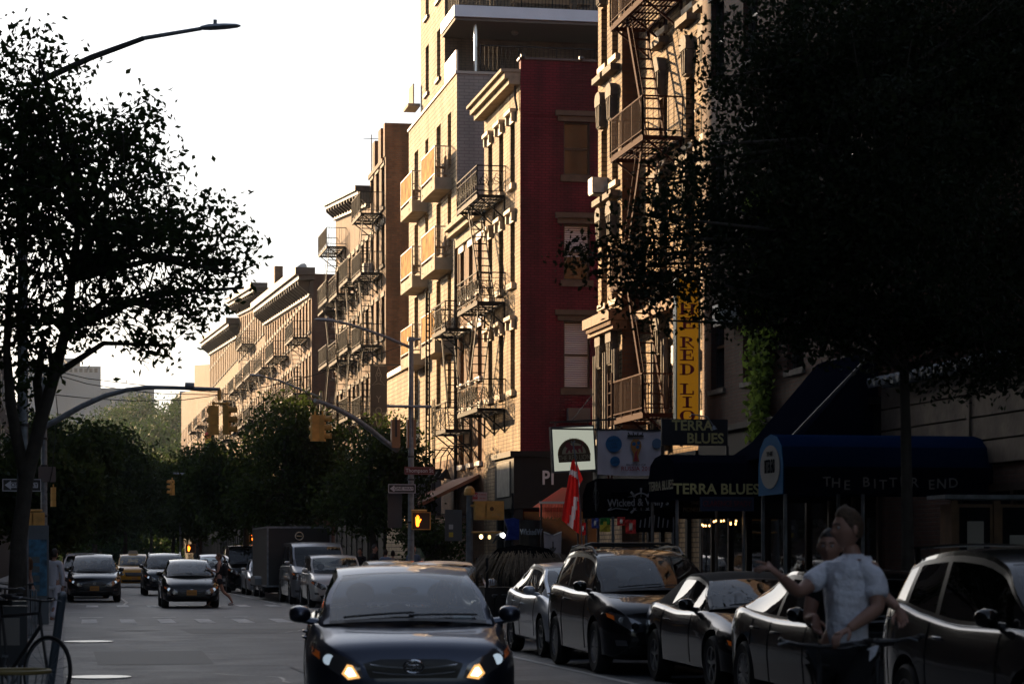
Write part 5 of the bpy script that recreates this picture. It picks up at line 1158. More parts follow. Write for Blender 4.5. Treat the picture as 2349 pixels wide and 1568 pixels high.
for nm, args, xy in (
 ('s1', dict(kind='sedan', pm=blackp, label='black sedan driving up to the far crosswalk, with the walking woman beside it', name='sedan_car', emblem='ovals', grille='tall', plate=True), (3.85,74.2)),
 ('wagon', dict(kind='cross', pm=dgrey, label='dark grey crossover waiting at the left kerb beyond the crosswalk', cat='crossover', name='parked_car', emblem='h', plate=True), (1.06,84.5)),
 ('suvw', dict(kind='suv', pm=whitep, label='pale sport utility vehicle parked right behind the dark grey crossover on the left', cat='crossover', name='parked_car', rails=True, plate=False), (.78,92.0)),
 ('taxi', dict(kind='suv', pm=taxiy, label='yellow taxi with a roof sign beyond the black sedan', cat='taxi', name='taxi', grille='tall', plate=True, lamp='square'), (3.55,124)),
 ('f1', dict(kind='sedan', pm=dgrey, label='dark sedan with one bright lamp right of the yellow taxi', name='sedan_car', plate=False, lit=True), (5.3,146)),
 ('f2', dict(kind='cross', pm=whitep, label='pale car just left of the yellow taxi in the distance', name='parked_car', plate=False), (1.1,134)),
 ('f3', dict(kind='suv', pm=dgrey, label='dark vehicle following behind the black sedan', cat='crossover', name='sedan_car', plate=False, rails=True), (4.1,98)),
 ('p1', dict(kind='sedan', pm=blackp, label='black sedan parked directly behind the dark box trailer', name='parked_car', plate=False), (8.3,92.5)),
 ('p2', dict(kind='sedan', pm=silver, label='silver sedan parked second behind the dark box trailer', name='parked_car', plate=False), (8.2,98)),
 ('p3', dict(kind='van', pm=blackp, label='black boxy vehicle parked third behind the dark box trailer', cat='van', name='parked_van', plate=False, glass=glass_dark), (7.9,104)),
 ('p4', dict(kind='cross', pm=silver, label='silver minivan with an amber lamp, farthest of the near row behind the trailer', cat='minivan', name='parked_car', plate=False), (6.9,111)),
 ('p5', dict(kind='suv', pm=dgrey, label='dark car parked at the far left kerb beyond the pale utility vehicle', name='parked_car', plate=False), (.9,100)),
 ('p6', dict(kind='sedan', pm=blackp, label='black car farthest down the roadway, left of the red signal hand', name='sedan_car', plate=False), (6.8,160)),
):
    g = None
    place(make_car(group=None, **args), *xy)
# taxi roof light
tx_ = [o for o in bpy.data.objects if o.name == 'taxi'][0]
b = MB(); b.prism([(-.28,1.69),(.28,1.69),(.2,1.88),(-.2,1.88)], 2.4, 2.55, 'y'); o = b.build('roof_sign', mat('roof_sign',(.4,.4,.38),.5), None); o.parent = tx_
# inspection sticker and rear box trailer
b = MB(); q0 = (.42,1.28,1.075); b.quad((.40,1.20,1.06),(.56,1.21,1.055),(.56,1.27,1.085),(.40,1.26,1.09)); o = b.build('sticker', mat('sticker_white',(.5,.55,.55),.5)); o.parent = car1
Tt = empty('box_trailer', (8.2,85.4,0), 'tall dark enclosed box trailer hitched behind the silver grey van', 'trailer')
b = MB(); b.box(-1.12,1.12,0,6.6,.55,2.62); b.build('box', mat('trailer_skin',(.03,.028,.026),.6,noise=(2,.2)), None).parent = Tt
b = MB()
for x in (-1.14,1.08):
    b.box(x,x+.06,-.02,.04,.5,2.64); b.box(x,x+.06,6.56,6.62,.5,2.64); b.box(x,x+.06,.04,6.56,2.58,2.64); b.box(x,x+.06,.04,6.56,.5,.56)
b.box(-1.08,1.08,-.03,.03,2.57,2.64); b.box(-1.08,1.08,-.03,.03,.5,.56); b.build('frame', galv, None).parent = Tt
for s in (-1,1):
    b = MB(); b.prism([(2.6,.55),(2.6,.78),(2.75,.86),(4.5,.86),(4.65,.78),(4.65,.55)], s*1.12, s*1.36, 'x'); b.build('mudguard', mat('mudguard_grey',(.25,.26,.27),.4), None).parent = Tt
    for yy in (3.1,4.1): wheel(Tt, s*1.22, yy, .34, .2)
b = MB(); b.bar((0,-1.0,.5),(0,0,.5),.1); b.build('hitch', darkm, None).parent = Tt
b = MB(); b.disc((0,-.035,2.3),.16,(0,-1,0),.01,16,rin=.12); b.box(-.1,.1,-.045,-.035,2.28,2.32); b.build('maker_badge', chrome, None).parent = Tt
# ================================================================ people
skinm = mat('skin', (.36,.20,.145), .55, noise=(9,.08)); hairm = mat('brown_hair', (.075,.045,.025), .7, noise=(60,.5), bump=(90,.9,.01))
hair_d = mat('dark_hair', (.015,.011,.009), .6, noise=(60,.4)); shirt_w = mat('white_shirt', (.84,.87,.97), .85, noise=(3,.05), bump=(7,1.0,.08)); cloth_k = mat('black_cloth', (.008,.009,.012), .9)
cloth_b = mat('blue_shirt', (.05,.09,.16), .85); cloth_pale = mat('pale_linen', (.62,.62,.68), .85, bump=(12,.6,.02)); shoe_w = mat('white_shoe', (.5,.5,.5), .6)
def skinned(name, chains, m, parent, sub=1, extra=None, smooth=True):
    """one continuous surface grown round connected joints; chains = list of [(point, radius), ...], shared points are merged"""
    vs, rs, es, idx = [], [], [], {}
    for ch in chains:
        last = None
        for p, r in ch:
            k = tuple(round(c, 3) for c in p)
            if k not in idx: idx[k] = len(vs); vs.append(p); rs.append(r if isinstance(r, tuple) else (r, r))
            if last is not None and last != idx[k]: es.append((last, idx[k]))
            last = idx[k]
    me = bpy.data.meshes.new(name); me.from_pydata(vs, es, []); o = bpy.data.objects.new(name, me)
    md = o.modifiers.new('s','SKIN'); md.use_smooth_shade = True
    for i, r in enumerate(rs): me.skin_vertices[0].data[i].radius = r
    me.skin_vertices[0].data[0].use_root = True
    sb = o.modifiers.new('u','SUBSURF'); sb.levels = sub; sb.render_levels = sub
    m2 = evaluated(o); bpy.data.objects.remove(o)
    if extra:
        bm = bmesh.new(); bm.from_mesh(m2)
        t = bpy.data.meshes.new('t'); t.from_pydata(extra.v, [], extra.f); bm.from_mesh(t); bmesh.ops.recalc_face_normals(bm, faces=bm.faces); bm.to_mesh(m2); bm.free(); bpy.data.meshes.remove(t)
    m2.materials.clear(); m2.materials.append(m); m2.polygons.foreach_set('use_smooth', [True]*len(m2.polygons)); m2.name = name
    return link(name, m2, parent)
def head_mesh(c, az, tilt=0, s=1.0):
    """head with brow, eye sockets, nose, lips, chin and ears; az = direction the face looks (0 = -y)"""
    M = Matrix.Translation(c) @ Matrix.Rotation(az,4,'Z') @ Matrix.Rotation(tilt,4,'X'); b = MB(); rows = []
    g = lambda a, w: math.exp(-(a/w)**2)
    for i in range(29):
        t = math.pi*(i+.02*(i == 0)-.02*(i == 28))/28; z = math.cos(t); row = []
        for k in range(36):
            a = 2*math.pi*k/36-math.pi; sx, fy = math.sin(a), math.cos(a); q = math.sin(t)
            x = .077*sx*q; y = (.098 if fy > 0 else .102)*fy*q; zz = .122*z
            if z < -.1: j = min(1,(-z-.1)/.9); x *= 1-.28*j; y *= (1-.06*j) if fy > 0 else (1-.42*j)
            if fy > 0:
                f = 0; f += .030*g(a,.17)*g(z+.16,.17); f += .012*g(a,.13)*g(z-.08,.2); f += .006*g(z-.30,.13)*g(a,.6); f -= .011*(g(a-.38,.2)+g(a+.38,.2))*g(z-.13,.13)
                f += .008*g(z+.46,.055)*g(a,.30)+.008*g(z+.58,.06)*g(a,.27)-.006*g(z+.52,.025)*g(a,.3); f += .013*g(z+.86,.16)*g(a,.4); y += f
            row.append(tuple(M @ Vector((x*s,-y*s,zz*s))))
        rows.append(row)
    b.grid(rows, closed=True)
    for e in (-1,1):
        P0 = []
        for i in range(7):
            t = math.pi*i/6; P0.append([tuple(M @ Vector((e*(.076+.012*math.sin(t)*math.cos(w)+.004),(.012+.02*math.sin(t)*math.sin(w))*s,(-.005+.034*math.cos(t))*s))) for w in [k*math.pi/4 for k in range(8)]])
        b.grid(P0, closed=True)
    return b, M
def eyes(M, parent, s=1.0):
    for e in (-1,1):
        b = MB(); c = M @ Vector((e*.031*s,-.082*s,.014*s)); b.ell(c,.0115*s,.0115*s,.0095*s,10,8); b.build('eye', mat('eye_white',(.45,.43,.42),.3), parent, smooth=True)
        b = MB(); c = M @ Vector((e*.031*s,-.0935*s,.014*s)); b.ell(c,.0045*s,.0035*s,.0045*s,8,6); b.build('iris', black, parent, smooth=True)
        b = MB(); b.tube([M @ Vector((e*(.014+.011*k)*s,-(.099-.004*k*k*.6)*s,(.036+.003*math.sin(k*1.2))*s)) for k in range(4)], .0035*s, 5); b.build('eyebrow', hair_d, parent)
def hair(M, m, parent, s=1.0, length='short', vol=1.0):
    b = MB(); rows = []; rr = random.Random(3)
    for i in range(19):
        t = math.pi*.66*i/18+.01; row = []
        for k in range(40):
            a = 2*math.pi*k/40-math.pi; fy = math.cos(a); lim = .30 if fy > .75 else .30+(.75-fy)*.36 if fy > -.2 else .64+.02
            tt = min(t, math.pi*lim); q = math.sin(tt); z = math.cos(tt); th = 1.01+.10*vol*(1-(tt/(math.pi*lim))**4)+.012*math.sin(a*9+t*7)+rr.uniform(-.012,.012)
            top = .010*vol*max(0,z)*(1+.9*fy)
            row.append(tuple(M @ Vector((.077*math.sin(a)*q*th*s,-.100*fy*q*th*s+.003*s,(.122*z*th+top)*s))))
        rows.append(row)
    b.grid(rows, closed=True); return b.build('hair', m, parent, smooth=True)
def hand(wrist, d, palm_n, side, curl=(.5,.6,.7,.8), thumb=.3, s=1.0, thumb_up=False):
    """palm with five jointed tapering fingers appended to the body surface"""
    d = Vector(d).normalized(); n = Vector(palm_n); n = (n-d*n.dot(d)).normalized(); x = d.cross(n)*side; w = Vector(wrist); b = MB()
    pal = []
    for i, (t, wd, th) in enumerate(((0,.026,.019),(.03,.034,.017),(.06,.041,.015),(.085,.042,.013),(.10,.036,.010))):
        c = w+d*t*s; pal.append([tuple(c+x*wd*s*math.cos(a)+n*th*s*math.sin(a)) for a in [k*math.pi/5 for k in range(10)]])
    b.grid(pal, closed=True); b.face([len(b.v)-10+k for k in range(10)])
    for k in range(4):
        p = w+d*.088*s+x*(.030-.0195*k)*s; L = (.040,.045,.042,.033)[k]*s; dd = Vector(d); pts = [p]; rr = [.0098*s]
        for j in range(3):
            ang = curl[k]*(.9,1.2,.8)[j]; dd = (dd*math.cos(ang)+n*math.sin(ang)*1.0).normalized() if j or True else dd; dd2 = dd; pts.append(pts[-1]+dd2*L*(1,.68,.5)[j]); rr.append((.0088,.0078,.0060)[j]*s)
            n_ = n
        b.tube(pts, rr, 8)
    p = w+d*.025*s+x*.030*s; td = (x*.8+d*.75+n*thumb).normalized(); pts = [p, p+td*.035*s]
    td2 = (d*.95+x*.25+n*thumb*1.2).normalized() if not thumb_up else (x*.9+d*.6).normalized(); pts += [pts[-1]+td2*.03*s, pts[-1]+td2*.055*s]; b.tube(pts, [.013*s,.012*s,.010*s,.007*s], 8)
    return b
def merge(*bs):
    o = MB()
    for b in bs:
        n = len(o.v); o.v += b.v; o.f += [tuple(i+n for i in f) for f in b.f]; o.m += b.m
    return o
def V(x, y, z): return (x, y, z)
def figure(label, x, y, az, h=1.72, top=cloth_b, bottom=cloth_k, stride=.15, arm_l=(.05,-.05), arm_r=(-.05,.05), skirt=False, sleeves='short', hairc=None, hairlen='short', bare_legs=False, bag=False, shoes=None, z0=0.0, lift=0, long_top=False, group=None, slim=1.0, phone=False):
    """standing or walking person in local axes facing -y, turned by az"""
    T = empty('person', (0,0,0), label, 'person', group); k = h/1.75; W = .93*slim
    hip = .93*k; sh = 1.43*k; hl = .095*k
    fwd, bk = -stride*1.5, stride*1.6
    def leg(s, f): 
        kn = (s*hl*.95, f*.42-.03, hip*.52+.01); an = (s*hl*.8, f+.03, .09*k+(.06 if f > .1 else 0)); return kn, an
    kl, al = leg(1, fwd); kr, ar = leg(-1, bk)
    def arm(s, a):
        S_ = (s*.185*W*k, 0, sh); E = (s*.235*W*k, a[0]*.8+.02, sh-.29*k); W_ = (s*(.22 if len(a) < 3 else .10)*k, a[0]*.8+a[1]-.02, sh-.29*k-(.25*k if len(a) < 3 else a[2])); return S_, E, W_
    SL, EL, WL = arm(1, arm_l); SR, ER, WR = arm(-1, arm_r)
    pel = (0,0,hip+.03*k); ch = [
      [(pel,.12*W*k),((0,0,1.12*k),(.115*W*k,.085*k)),((0,0,1.30*k),(.14*W*k,.095*k)),((0,.005,sh+.03*k),(.10*k,.07*k)),((0,.005,1.50*k),.05*k),((0,-.005,1.58*k),.052*k)],
      [(pel,.12*W*k),((hl,0,hip-.06*k),.085*k),(kl,.055*k),((kl[0],(kl[1]+al[1])/2+.03,(kl[2]+al[2])/2+.04),.052*k),(al,.035*k),((al[0],al[1]-.13*k,al[2]-.055*k),.033*k)],
      [(pel,.12*W*k),((-hl,0,hip-.06*k),.085*k),(kr,.055*k),((kr[0],(kr[1]+ar[1])/2+.03,(kr[2]+ar[2])/2+.04),.052*k),(ar,.035*k),((ar[0],ar[1]-.13*k,ar[2]-.055*k),.033*k)],
      [((0,.005,sh+.03*k),(.10*k,.07*k)),(SL,.058*k),(EL,.040*k),(WL,.027*k)], [((0,.005,sh+.03*k),(.10*k,.07*k)),(SR,.058*k),(ER,.040*k),(WR,.027*k)]]
    hb, M = head_mesh(Vector((0,-.015,1.64*k)), 0, 0, k)
    hd = [hand(WL, Vector(WL)-Vector(EL), (0,-1,0) if len(arm_l) < 3 else (0,0,1), 1, s=k), hand(WR, Vector(WR)-Vector(ER), (0,-1,0) if len(arm_r) < 3 else (0,0,1), -1, s=k)]
    body = skinned('body', ch, skinm, T, 1, merge(hb, *hd)); eyes(M, T, k)
    e = .016
    tt = [[((0,0,hip+(-.10 if long_top else .0)*k),(.150*W*k,.125*k)),((0,0,1.12*k),(.135*W*k,.11*k)),((0,0,1.30*k),(.158*W*k,.115*k)),((0,.005,sh+.03*k),(.115*k,.08*k)),((0,.005,1.47*k),.06*k)]]
    if sleeves:
        for S_, E, W_ in ((SL,EL,WL),(SR,ER,WR)):
            c_ = [((0,.005,sh+.03*k),(.115*k,.08*k)),(S_,.074*k),(tuple(Vector(S_).lerp(Vector(E),.75)),.066*k)]
            if sleeves == 'long': c_ = c_[:2]+[(E,.056*k),(tuple(Vector(E).lerp(Vector(W_),.92)),.042*k)]
            tt.append(c_)
    skinned('top', tt, top, T, 2)
    bt = []
    for s, kn, an in ((1,kl,al),(-1,kr,ar)):
        c_ = [(pel,(.140*W*k,.125*k)),((s*hl,0,hip-.06*k),.108*k)]
        if bare_legs: c_.append((tuple(Vector((s*hl,0,hip-.06*k)).lerp(Vector(kn),.42)),.095*k))
        else: c_ += [(kn,.082*k if skirt else .072*k),(tuple(Vector(kn).lerp(Vector(an),.93)),.085*k if skirt else .055*k)]
        bt.append(c_)
    skinned('trousers' if not bare_legs else 'shorts', bt, bottom, T, 2)
    for an in (al, ar):
        skinned('shoe', [[((an[0],an[1]+.045,an[2]-.045),.042*k),((an[0],an[1]-.05,an[2]-.05),.042*k),((an[0],an[1]-.16*k,an[2]-.065),.034*k)]], shoes or cloth_k, T, 1)
    hair(M, hairc or hair_d, T, k)
    if hairlen == 'tail':
        b = MB(); b.tube([M @ Vector((0,.09,.05)), M @ Vector((0,.15,.04)), M @ Vector((0,.19,-.06)), M @ Vector((0,.18,-.19))],[.03,.035,.03,.008],8); b.build('ponytail', hairc or hair_d, T, smooth=True)
    if bag:
        b = MB(); b.grid([[(.13*math.cos(a)*q,.17+.09*math.sin(a)*q,z*k) for a in [i*math.pi/6 for i in range(12)]] for z,q in ((1.02,.7),(1.05,1),(1.3,1.05),(1.42,.8),(1.44,.3))], closed=True); b.build('backpack', cloth_k, T, smooth=True)
        for s in (-1,1): b = MB(); b.tube([(s*.10,.10,1.44*k),(s*.11,-.03,1.47*k),(s*.12,-.12,1.36*k),(s*.13,-.08,1.1*k)],.018,5); b.build('strap', cloth_k, T)
    if phone:
        b = MB(); c = Vector(WL)+(Vector(WL)-Vector(EL)).normalized()*.12; b.box(c.x-.035,c.x+.035,c.y-.01,c.y+.002,c.z,c.z+.13); o = b.build('phone', trim); o.parent = T
    T.location = (x, y, z0); T.rotation_euler = (0,0,az); return T
# woman crossing, man in pale clothes, people on the pavements
figure('woman in black top and shorts crossing the street, looking at her phone', Xat(503,75.6), 75.6, R(-92), 1.66, top=cloth_k, bottom=cloth_k, stride=.24, sleeves=None, hairlen='tail', hairc=hairm, bare_legs=True, bag=True, shoes=shoe_w, arm_l=(-.10,-.20,-.10), arm_r=(.02,-.1), phone=True, slim=.88)
figure('person in loose pale clothes stepping off the left kerb', Xat(124,56.3), 56.3, R(150), 1.74, top=cloth_pale, bottom=cloth_pale, stride=.14, sleeves='long', skirt=True, long_top=True)
figure('man in a blue shirt standing on the right pavement by the tall lamp pole', Xat(981,71.5), 74.5, R(15), 1.76, top=cloth_b, z0=.14, sleeves='long')
for i, (px, y, az, h, tp, lb) in enumerate(((858,80.5,60,1.80,cloth_k,'man in a dark jacket and white collar walking behind the pale boxy hatchback'),(884,81.5,150,1.66,mat('pale_blue_top',(.2,.25,.36),.8),'person in a pale blue top just right of the dark jacketed man'),(901,83.0,170,1.62,mat('white_top',(.4,.4,.4),.8),'person in a light top third from the left behind the pale hatchback'),(826,82.0,-30,1.7,cloth_k,'person in black just left of the dark jacketed man'))):
    figure(lb, Xat(px,y), y, R(az), h, top=tp, z0=.14, stride=.05, sleeves='long', group='people walking on the far right pavement')
figure('shadowy person in brown standing beside the blue kiosk', Xat(54,50), 50, R(40), 1.68, top=mat('brown_top',(.12,.06,.03),.8), z0=.14, stride=.03)
# driver
dv = figure('driver seated behind the windshield of the navy sedan', 0, 0, 0, 1.7, top=cloth_k, sleeves='long', stride=.0) if 0 else None
D = empty('person', (0,0,0), 'driver seated at the wheel inside the navy sedan', 'person')
hb, M = head_mesh(Vector((.37,2.14,1.24)), 0, 0, .98)
skinned('body', [[((.37,2.36,.58),.12),((.37,2.34,.80),(.13,.09)),((.37,2.30,.98),(.13,.09)),((.37,2.26,1.06),(.09,.06)),((.37,2.19,1.14),.05)],[((.37,2.26,1.06),(.09,.06)),((.56,2.24,1.02),.055),((.62,2.0,.86),.045),((.52,1.78,.95),.03)],[((.37,2.26,1.06),(.09,.06)),((.18,2.24,1.02),.055),((.12,2.0,.86),.045),((.22,1.78,.95),.03)],
  [((.37,2.36,.58),.12),((.46,1.95,.60),.075),((.45,1.55,.42),.05)],[((.37,2.36,.58),.12),((.28,1.95,.60),.075),((.29,1.55,.42),.05)]], skinm, D, 1, hb)
skinned('jacket', [[((.37,2.36,.62),(.145,.12)),((.37,2.34,.80),(.15,.11)),((.37,2.30,.98),(.155,.11)),((.37,2.26,1.07),(.11,.075))],[((.37,2.26,1.07),(.11,.075)),((.56,2.24,1.02),.072),((.62,2.0,.86),.058),((.54,1.84,.93),.045)],[((.37,2.26,1.07),(.11,.075)),((.18,2.24,1.02),.072),((.12,2.0,.86),.058),((.20,1.84,.93),.045)]], cloth_k, D, 1)
hair(M, hair_d, D, .98); D.location = car1.location; D.rotation_euler = car1.rotation_euler
# ---------------------------------------------------------------- the two cyclists
SM = 350.0; DM = F/SM; X0, Y0 = XYd(1945, DM)
def m_(px, py, dy=0.0): return (X0+(px-1945)/SM+dy*.17, Y0+dy, CH+(HY-py)/SM)
Mn = empty('person', (X0, Y0, 0), 'man in a white short-sleeved shirt raising one hand while holding a bicycle grip', 'person')
pel = m_(1932,1488); cst_ = m_(1944,1330); nk = m_(1958,1285)
shl, ell_, wrl = m_(1998,1306,-.10), m_(2006,1392,-.20), m_(1925,1440,-.34)
shr, elr, wrr = m_(1893,1312,.10), m_(1828,1360,.02), m_(1778,1318,-.08)
hipl, hipr = m_(1962,1508,-.07), m_(1903,1510,.10)
kl, fl_ = m_(1935,1652,-.13), (X0+.02,Y0-.12,.09); kr, fr_ = m_(1895,1655,.14), (X0-.12,Y0+.18,.09)
hc = Vector(m_(1944,1213,.0)); hb, M = head_mesh(hc, R(-78), R(3), 1.03)
hL = hand(wrl, Vector(m_(1893,1452,-.40))-Vector(wrl), (-.2,-.2,-1), 1, (.55,.6,.6,.65), .5, 1.05)
hR = hand(wrr, Vector((-.24,-.02,.17)), (-.7,.3,-.3), -1, (.25,.75,.8,.85), .2, 1.05, True)
body = skinned('body', [
 [(pel,(.13,.115)),(m_(1938,1440),(.125,.105)),(m_(1942,1385),(.14,.11)),(cst_,(.15,.11)),(nk,(.085,.075)),(m_(1955,1268),(.058,.058)),(m_(1948,1245),(.058,.06))],
 [(cst_,(.15,.11)),(shl,.070),(ell_,.050),(tuple(Vector(ell_).lerp(Vector(wrl),.35)),.049),(wrl,.030)],
 [(cst_,(.15,.11)),(shr,.066),(tuple(Vector(shr).lerp(Vector(elr),.6)),.056),(elr,.048),(tuple(Vector(elr).lerp(Vector(wrr),.35)),.047),(wrr,.029)],
 [(pel,(.13,.115)),(hipl,.10),(kl,.062),(tuple(Vector(kl).lerp(Vector(fl_),.4)),.06),(fl_,.04),((fl_[0]-.16,fl_[1]-.03,.05),.04)],
 [(pel,(.13,.115)),(hipr,.10),(kr,.062),(tuple(Vector(kr).lerp(Vector(fr_),.4)),.06),(fr_,.04),((fr_[0]-.16,fr_[1]+.03,.05),.04)]], skinm, Mn, 2, merge(hb,hL,hR))
eyes(M, Mn, 1.03); hair(M, hairm, Mn, 1.03, vol=1.15)
skinned('shirt', [
 [(m_(1944,1496),(.180,.15)),(m_(1942,1452),(.172,.145)),(m_(1943,1390),(.168,.142)),(m_(1944,1330),(.176,.142)),(m_(1950,1298),(.13,.11)),(m_(1957,1274),(.085,.082))],
 [(m_(1944,1330),(.176,.142)),(m_(1982,1305,-.08),.088),(m_(2001,1322,-.12),.086),(m_(2005,1350,-.15),.084),(m_(2005,1374,-.18),.080)],
 [(m_(1944,1330),(.176,.142)),(tuple(Vector(shr)+Vector((.01,0,.005))),.088),(tuple(Vector(shr).lerp(Vector(elr),.66)),.078)]], shirt_w, Mn, 3)
b = MB(); b.prism([(m_(1955,1)[0],m_(1,1490)[2]),(m_(2000,1)[0],m_(1,1478)[2]),(m_(1992,1)[0],m_(1,1500)[2]),(m_(1978,1)[0],m_(1,1513)[2]),(m_(1962,1)[0],m_(1,1508)[2])], Y0-.16, Y0-.10, 'y'); b.build('shirt_tail', shirt_w, Mn)
# collar, placket and cuffs
b = MB()
for da in range(14):
    a0, a1 = R(-200+da*25), R(-200+(da+1)*25); c = Vector(m_(1957,1276)); 
    if da in (9,): continue
    f = lambda a, r, z: (c.x+math.cos(a)*r, c.y+math.sin(a)*r*.92, c.z+z)
    b.quad(f(a0,.082,-.02), f(a1,.082,-.02), f(a1,.066,.018), f(a0,.066,.018)); b.quad(f(a0,.092,-.015), f(a1,.092,-.015), f(a1,.067,.019), f(a0,.067,.019))
b.build('collar', shirt_w, Mn)
skinned('shorts', [[(m_(1932,1492),(.158,.135)),(m_(1960,1512,-.07),.128),(m_(1948,1582,-.10),.118),(m_(1940,1622,-.12),.112)],[(m_(1932,1492),(.158,.135)),(m_(1903,1514,.10),.12),(m_(1900,1590,.12),.108)]], cloth_k, Mn, 2)
for f_ in (fl_, fr_): skinned('shoe', [[((f_[0]+.05,f_[1],.05),.05),((f_[0]-.06,f_[1],.05),.05),((f_[0]-.18,f_[1],.045),.04)]], cloth_k, Mn, 1)
# second man
SM, DM = 330.0, F/330.0; X0, Y0 = XYd(1905, DM)
def m2(px, py, dy=0.0): return (X0+(px-1905)/SM+dy*.17, Y0+dy, CH+(HY-py)/SM)
Md = empty('person', (X0, Y0, 0), 'man in a dark shirt half hidden behind the man in the white shirt', 'person')
pel = m2(1925,1500); cst_ = m2(1925,1345); hc = Vector(m2(1903,1255)); hb, M = head_mesh(hc, R(-28), R(2), 1.0)
shl, ell_, wrl = m2(1990,1335), m2(2040,1375,-.05), m2(2058,1395,-.18); shr, elr, wrr = m2(1868,1340), m2(1850,1420,-.06), m2(1858,1412,-.25)
hL = hand(wrl, (.1,-.25,-.5), (-.3,-.8,-.2), 1, (.5,.5,.55,.6)); hR = hand(wrr, (-.05,-.3,-.6), (.2,-.8,-.2), -1, (.4,.45,.5,.55))
skinned('body', [[(pel,.13),(m2(1925,1430),(.13,.10)),(cst_,(.15,.10)),(m2(1915,1305),(.07,.06)),(m2(1908,1285),.052)],[(cst_,(.15,.10)),(shl,.065),(ell_,.045),(wrl,.03)],[(cst_,(.15,.10)),(shr,.065),(elr,.045),(wrr,.03)],
 [(pel,.13),(m2(1955,1530),.09),((X0+.18,Y0-.05,.5),.06),((X0+.16,Y0,.09),.045)],[(pel,.13),(m2(1895,1530),.09),((X0-.05,Y0-.05,.5),.06),((X0-.05,Y0,.09),.045)]], skinm, Md, 2, merge(hb,hL,hR)); eyes(M, Md)
hair(M, hair_d, Md, 1.0, vol=.5)
skinned('shirt', [[(m2(1925,1490),(.17,.14)),(m2(1925,1430),(.165,.13)),(cst_,(.18,.125)),(m2(1916,1308),(.09,.08))],[(cst_,(.18,.125)),(shl,.086),(tuple(Vector(shl).lerp(Vector(ell_),.7)),.072)],[(cst_,(.18,.125)),(shr,.086),(tuple(Vector(shr).lerp(Vector(elr),.6)),.072)]], cloth_k, Md, 2)
skinned('shorts', [[(m2(1925,1500),(.155,.14)),(m2(1955,1535),.12),((X0+.18,Y0-.05,.62),.1)],[(m2(1925,1500),(.155,.14)),(m2(1895,1535),.12),((X0-.05,Y0-.05,.62),.1)]], cloth_k, Md, 1)
# bicycles
def bicycle(label, M, m=None, basket=False, group=None, bars='flat'):
    T = empty('bicycle', (0,0,0), label, 'bicycle', group); m = m or darkm; r = .335
    for x in (-.52,.52):
        w = MB(); w.tube([(x+r*math.cos(a),0,r+r*math.sin(a)) for a in [k*math.pi/20 for k in range(41)]],.019,6,cap=False); wo_ = w.build('wheel', rubber, T, smooth=True)
        s = MB(); s.tube([(x+(r-.02)*math.cos(a),0,r+(r-.02)*math.sin(a)) for a in [k*math.pi/16 for k in range(33)]],.010,5,cap=False); s.tube([(x,-.05,r),(x,.05,r)],.02,8)
        for k in range(16): a = k*math.pi/8; s.bar((x,.02*(-1)**k,r),(x+(r-.02)*math.cos(a+.2),0,r+(r-.02)*math.sin(a+.2)),.003)
        s.build('rim', galv, wo_)
    f = MB(); bb, st, hd, hd2 = (.05,0,.29),(.20,0,.86),(-.36,0,.90),(-.39,0,.78)
    for a, c, q in ((bb,st,.016),(bb,hd2,.019),(st,hd,.015),(hd,hd2,.02),(st,(.52,0,r),.010),(bb,(.52,0,r),.011),(hd2,(-.52,0,r),.014)): f.tube([a,c],q,8)
    f.build('frame', m, T)
    s = MB(); s.tube([st,(.22,0,.98)],.014,6); s.prism([(.08,-.02),(.08,.02),(.22,.05),(.36,.08),(.36,-.08),(.22,-.05)],.97,1.02,'z'); s.build('saddle', trim, T)
    h = MB(); h.tube([hd,(-.36,0,1.04)],.014,6); h.tube([(-.25,-.27,1.05),(-.36,-.14,1.03),(-.38,0,1.02),(-.36,.14,1.03),(-.25,.27,1.05)],.013,6); ho = h.build('handlebar', darkm, T)
    for s_ in (-1,1):
        g = MB(); g.tube([(-.25,s_*.27,1.05),(-.14,s_*.295,1.055)],.019,8); g.build('grip', rubber, ho); g = MB(); g.tube([(-.33,s_*.2,1.05),(-.36,s_*.27,1.03)],.007,5); g.build('brake_lever', galv, ho)
    c = MB(); c.disc((.05,-.05,.29),.095,(0,1,0),.01,18,rin=.07); c.bar((.05,-.06,.29),(.05,-.06,.12),.02); c.bar((.05,.06,.29),(.05,.06,.46),.02); c.box(.0,.1,-.14,-.06,.10,.125); c.box(.0,.1,.06,.14,.455,.48); c.build('crank', galv, T)
    if basket:
        q = MB()
        for k in range(9):
            for e in (-.16,.16): q.bar((-.66+k*.035,e,.78),(-.68+k*.04,e*1.1,1.0),.006)
        for z, e in ((.78,.16),(.9,.168),(1.0,.176)):
            for a, c_ in (((-.68,-e),(-.36,-e)),((-.36,-e),(-.36,e)),((-.36,e),(-.68,e)),((-.68,e),(-.68,-e))): q.bar((*a,z),(*c_,z),.007)
        q.build('basket', galv, T)
    T.matrix_world = M; return T
def Mz(x, y, rz, z=0, lean=0): return Matrix.Translation((x,y,z)) @ Matrix.Rotation(rz,4,'Z') @ Matrix.Rotation(lean,4,'X')
xb, yb = XYd(1945, 15.5); bicycle('bicycle held by the man in the white shirt', Mz(xb-.02, yb+.32, R(62)))
xb, yb = XYd(2085, 16.4); bicycle('dark bicycle of the man half hidden behind the white shirt', Mz(xb-.10, yb+.3, R(68)))
xb = Xat(104,24); bicycle('bicycle leaning at the left kerb with its front wheel over the edge', Mz(xb-.34, 24.39, R(131), .14, R(4)))
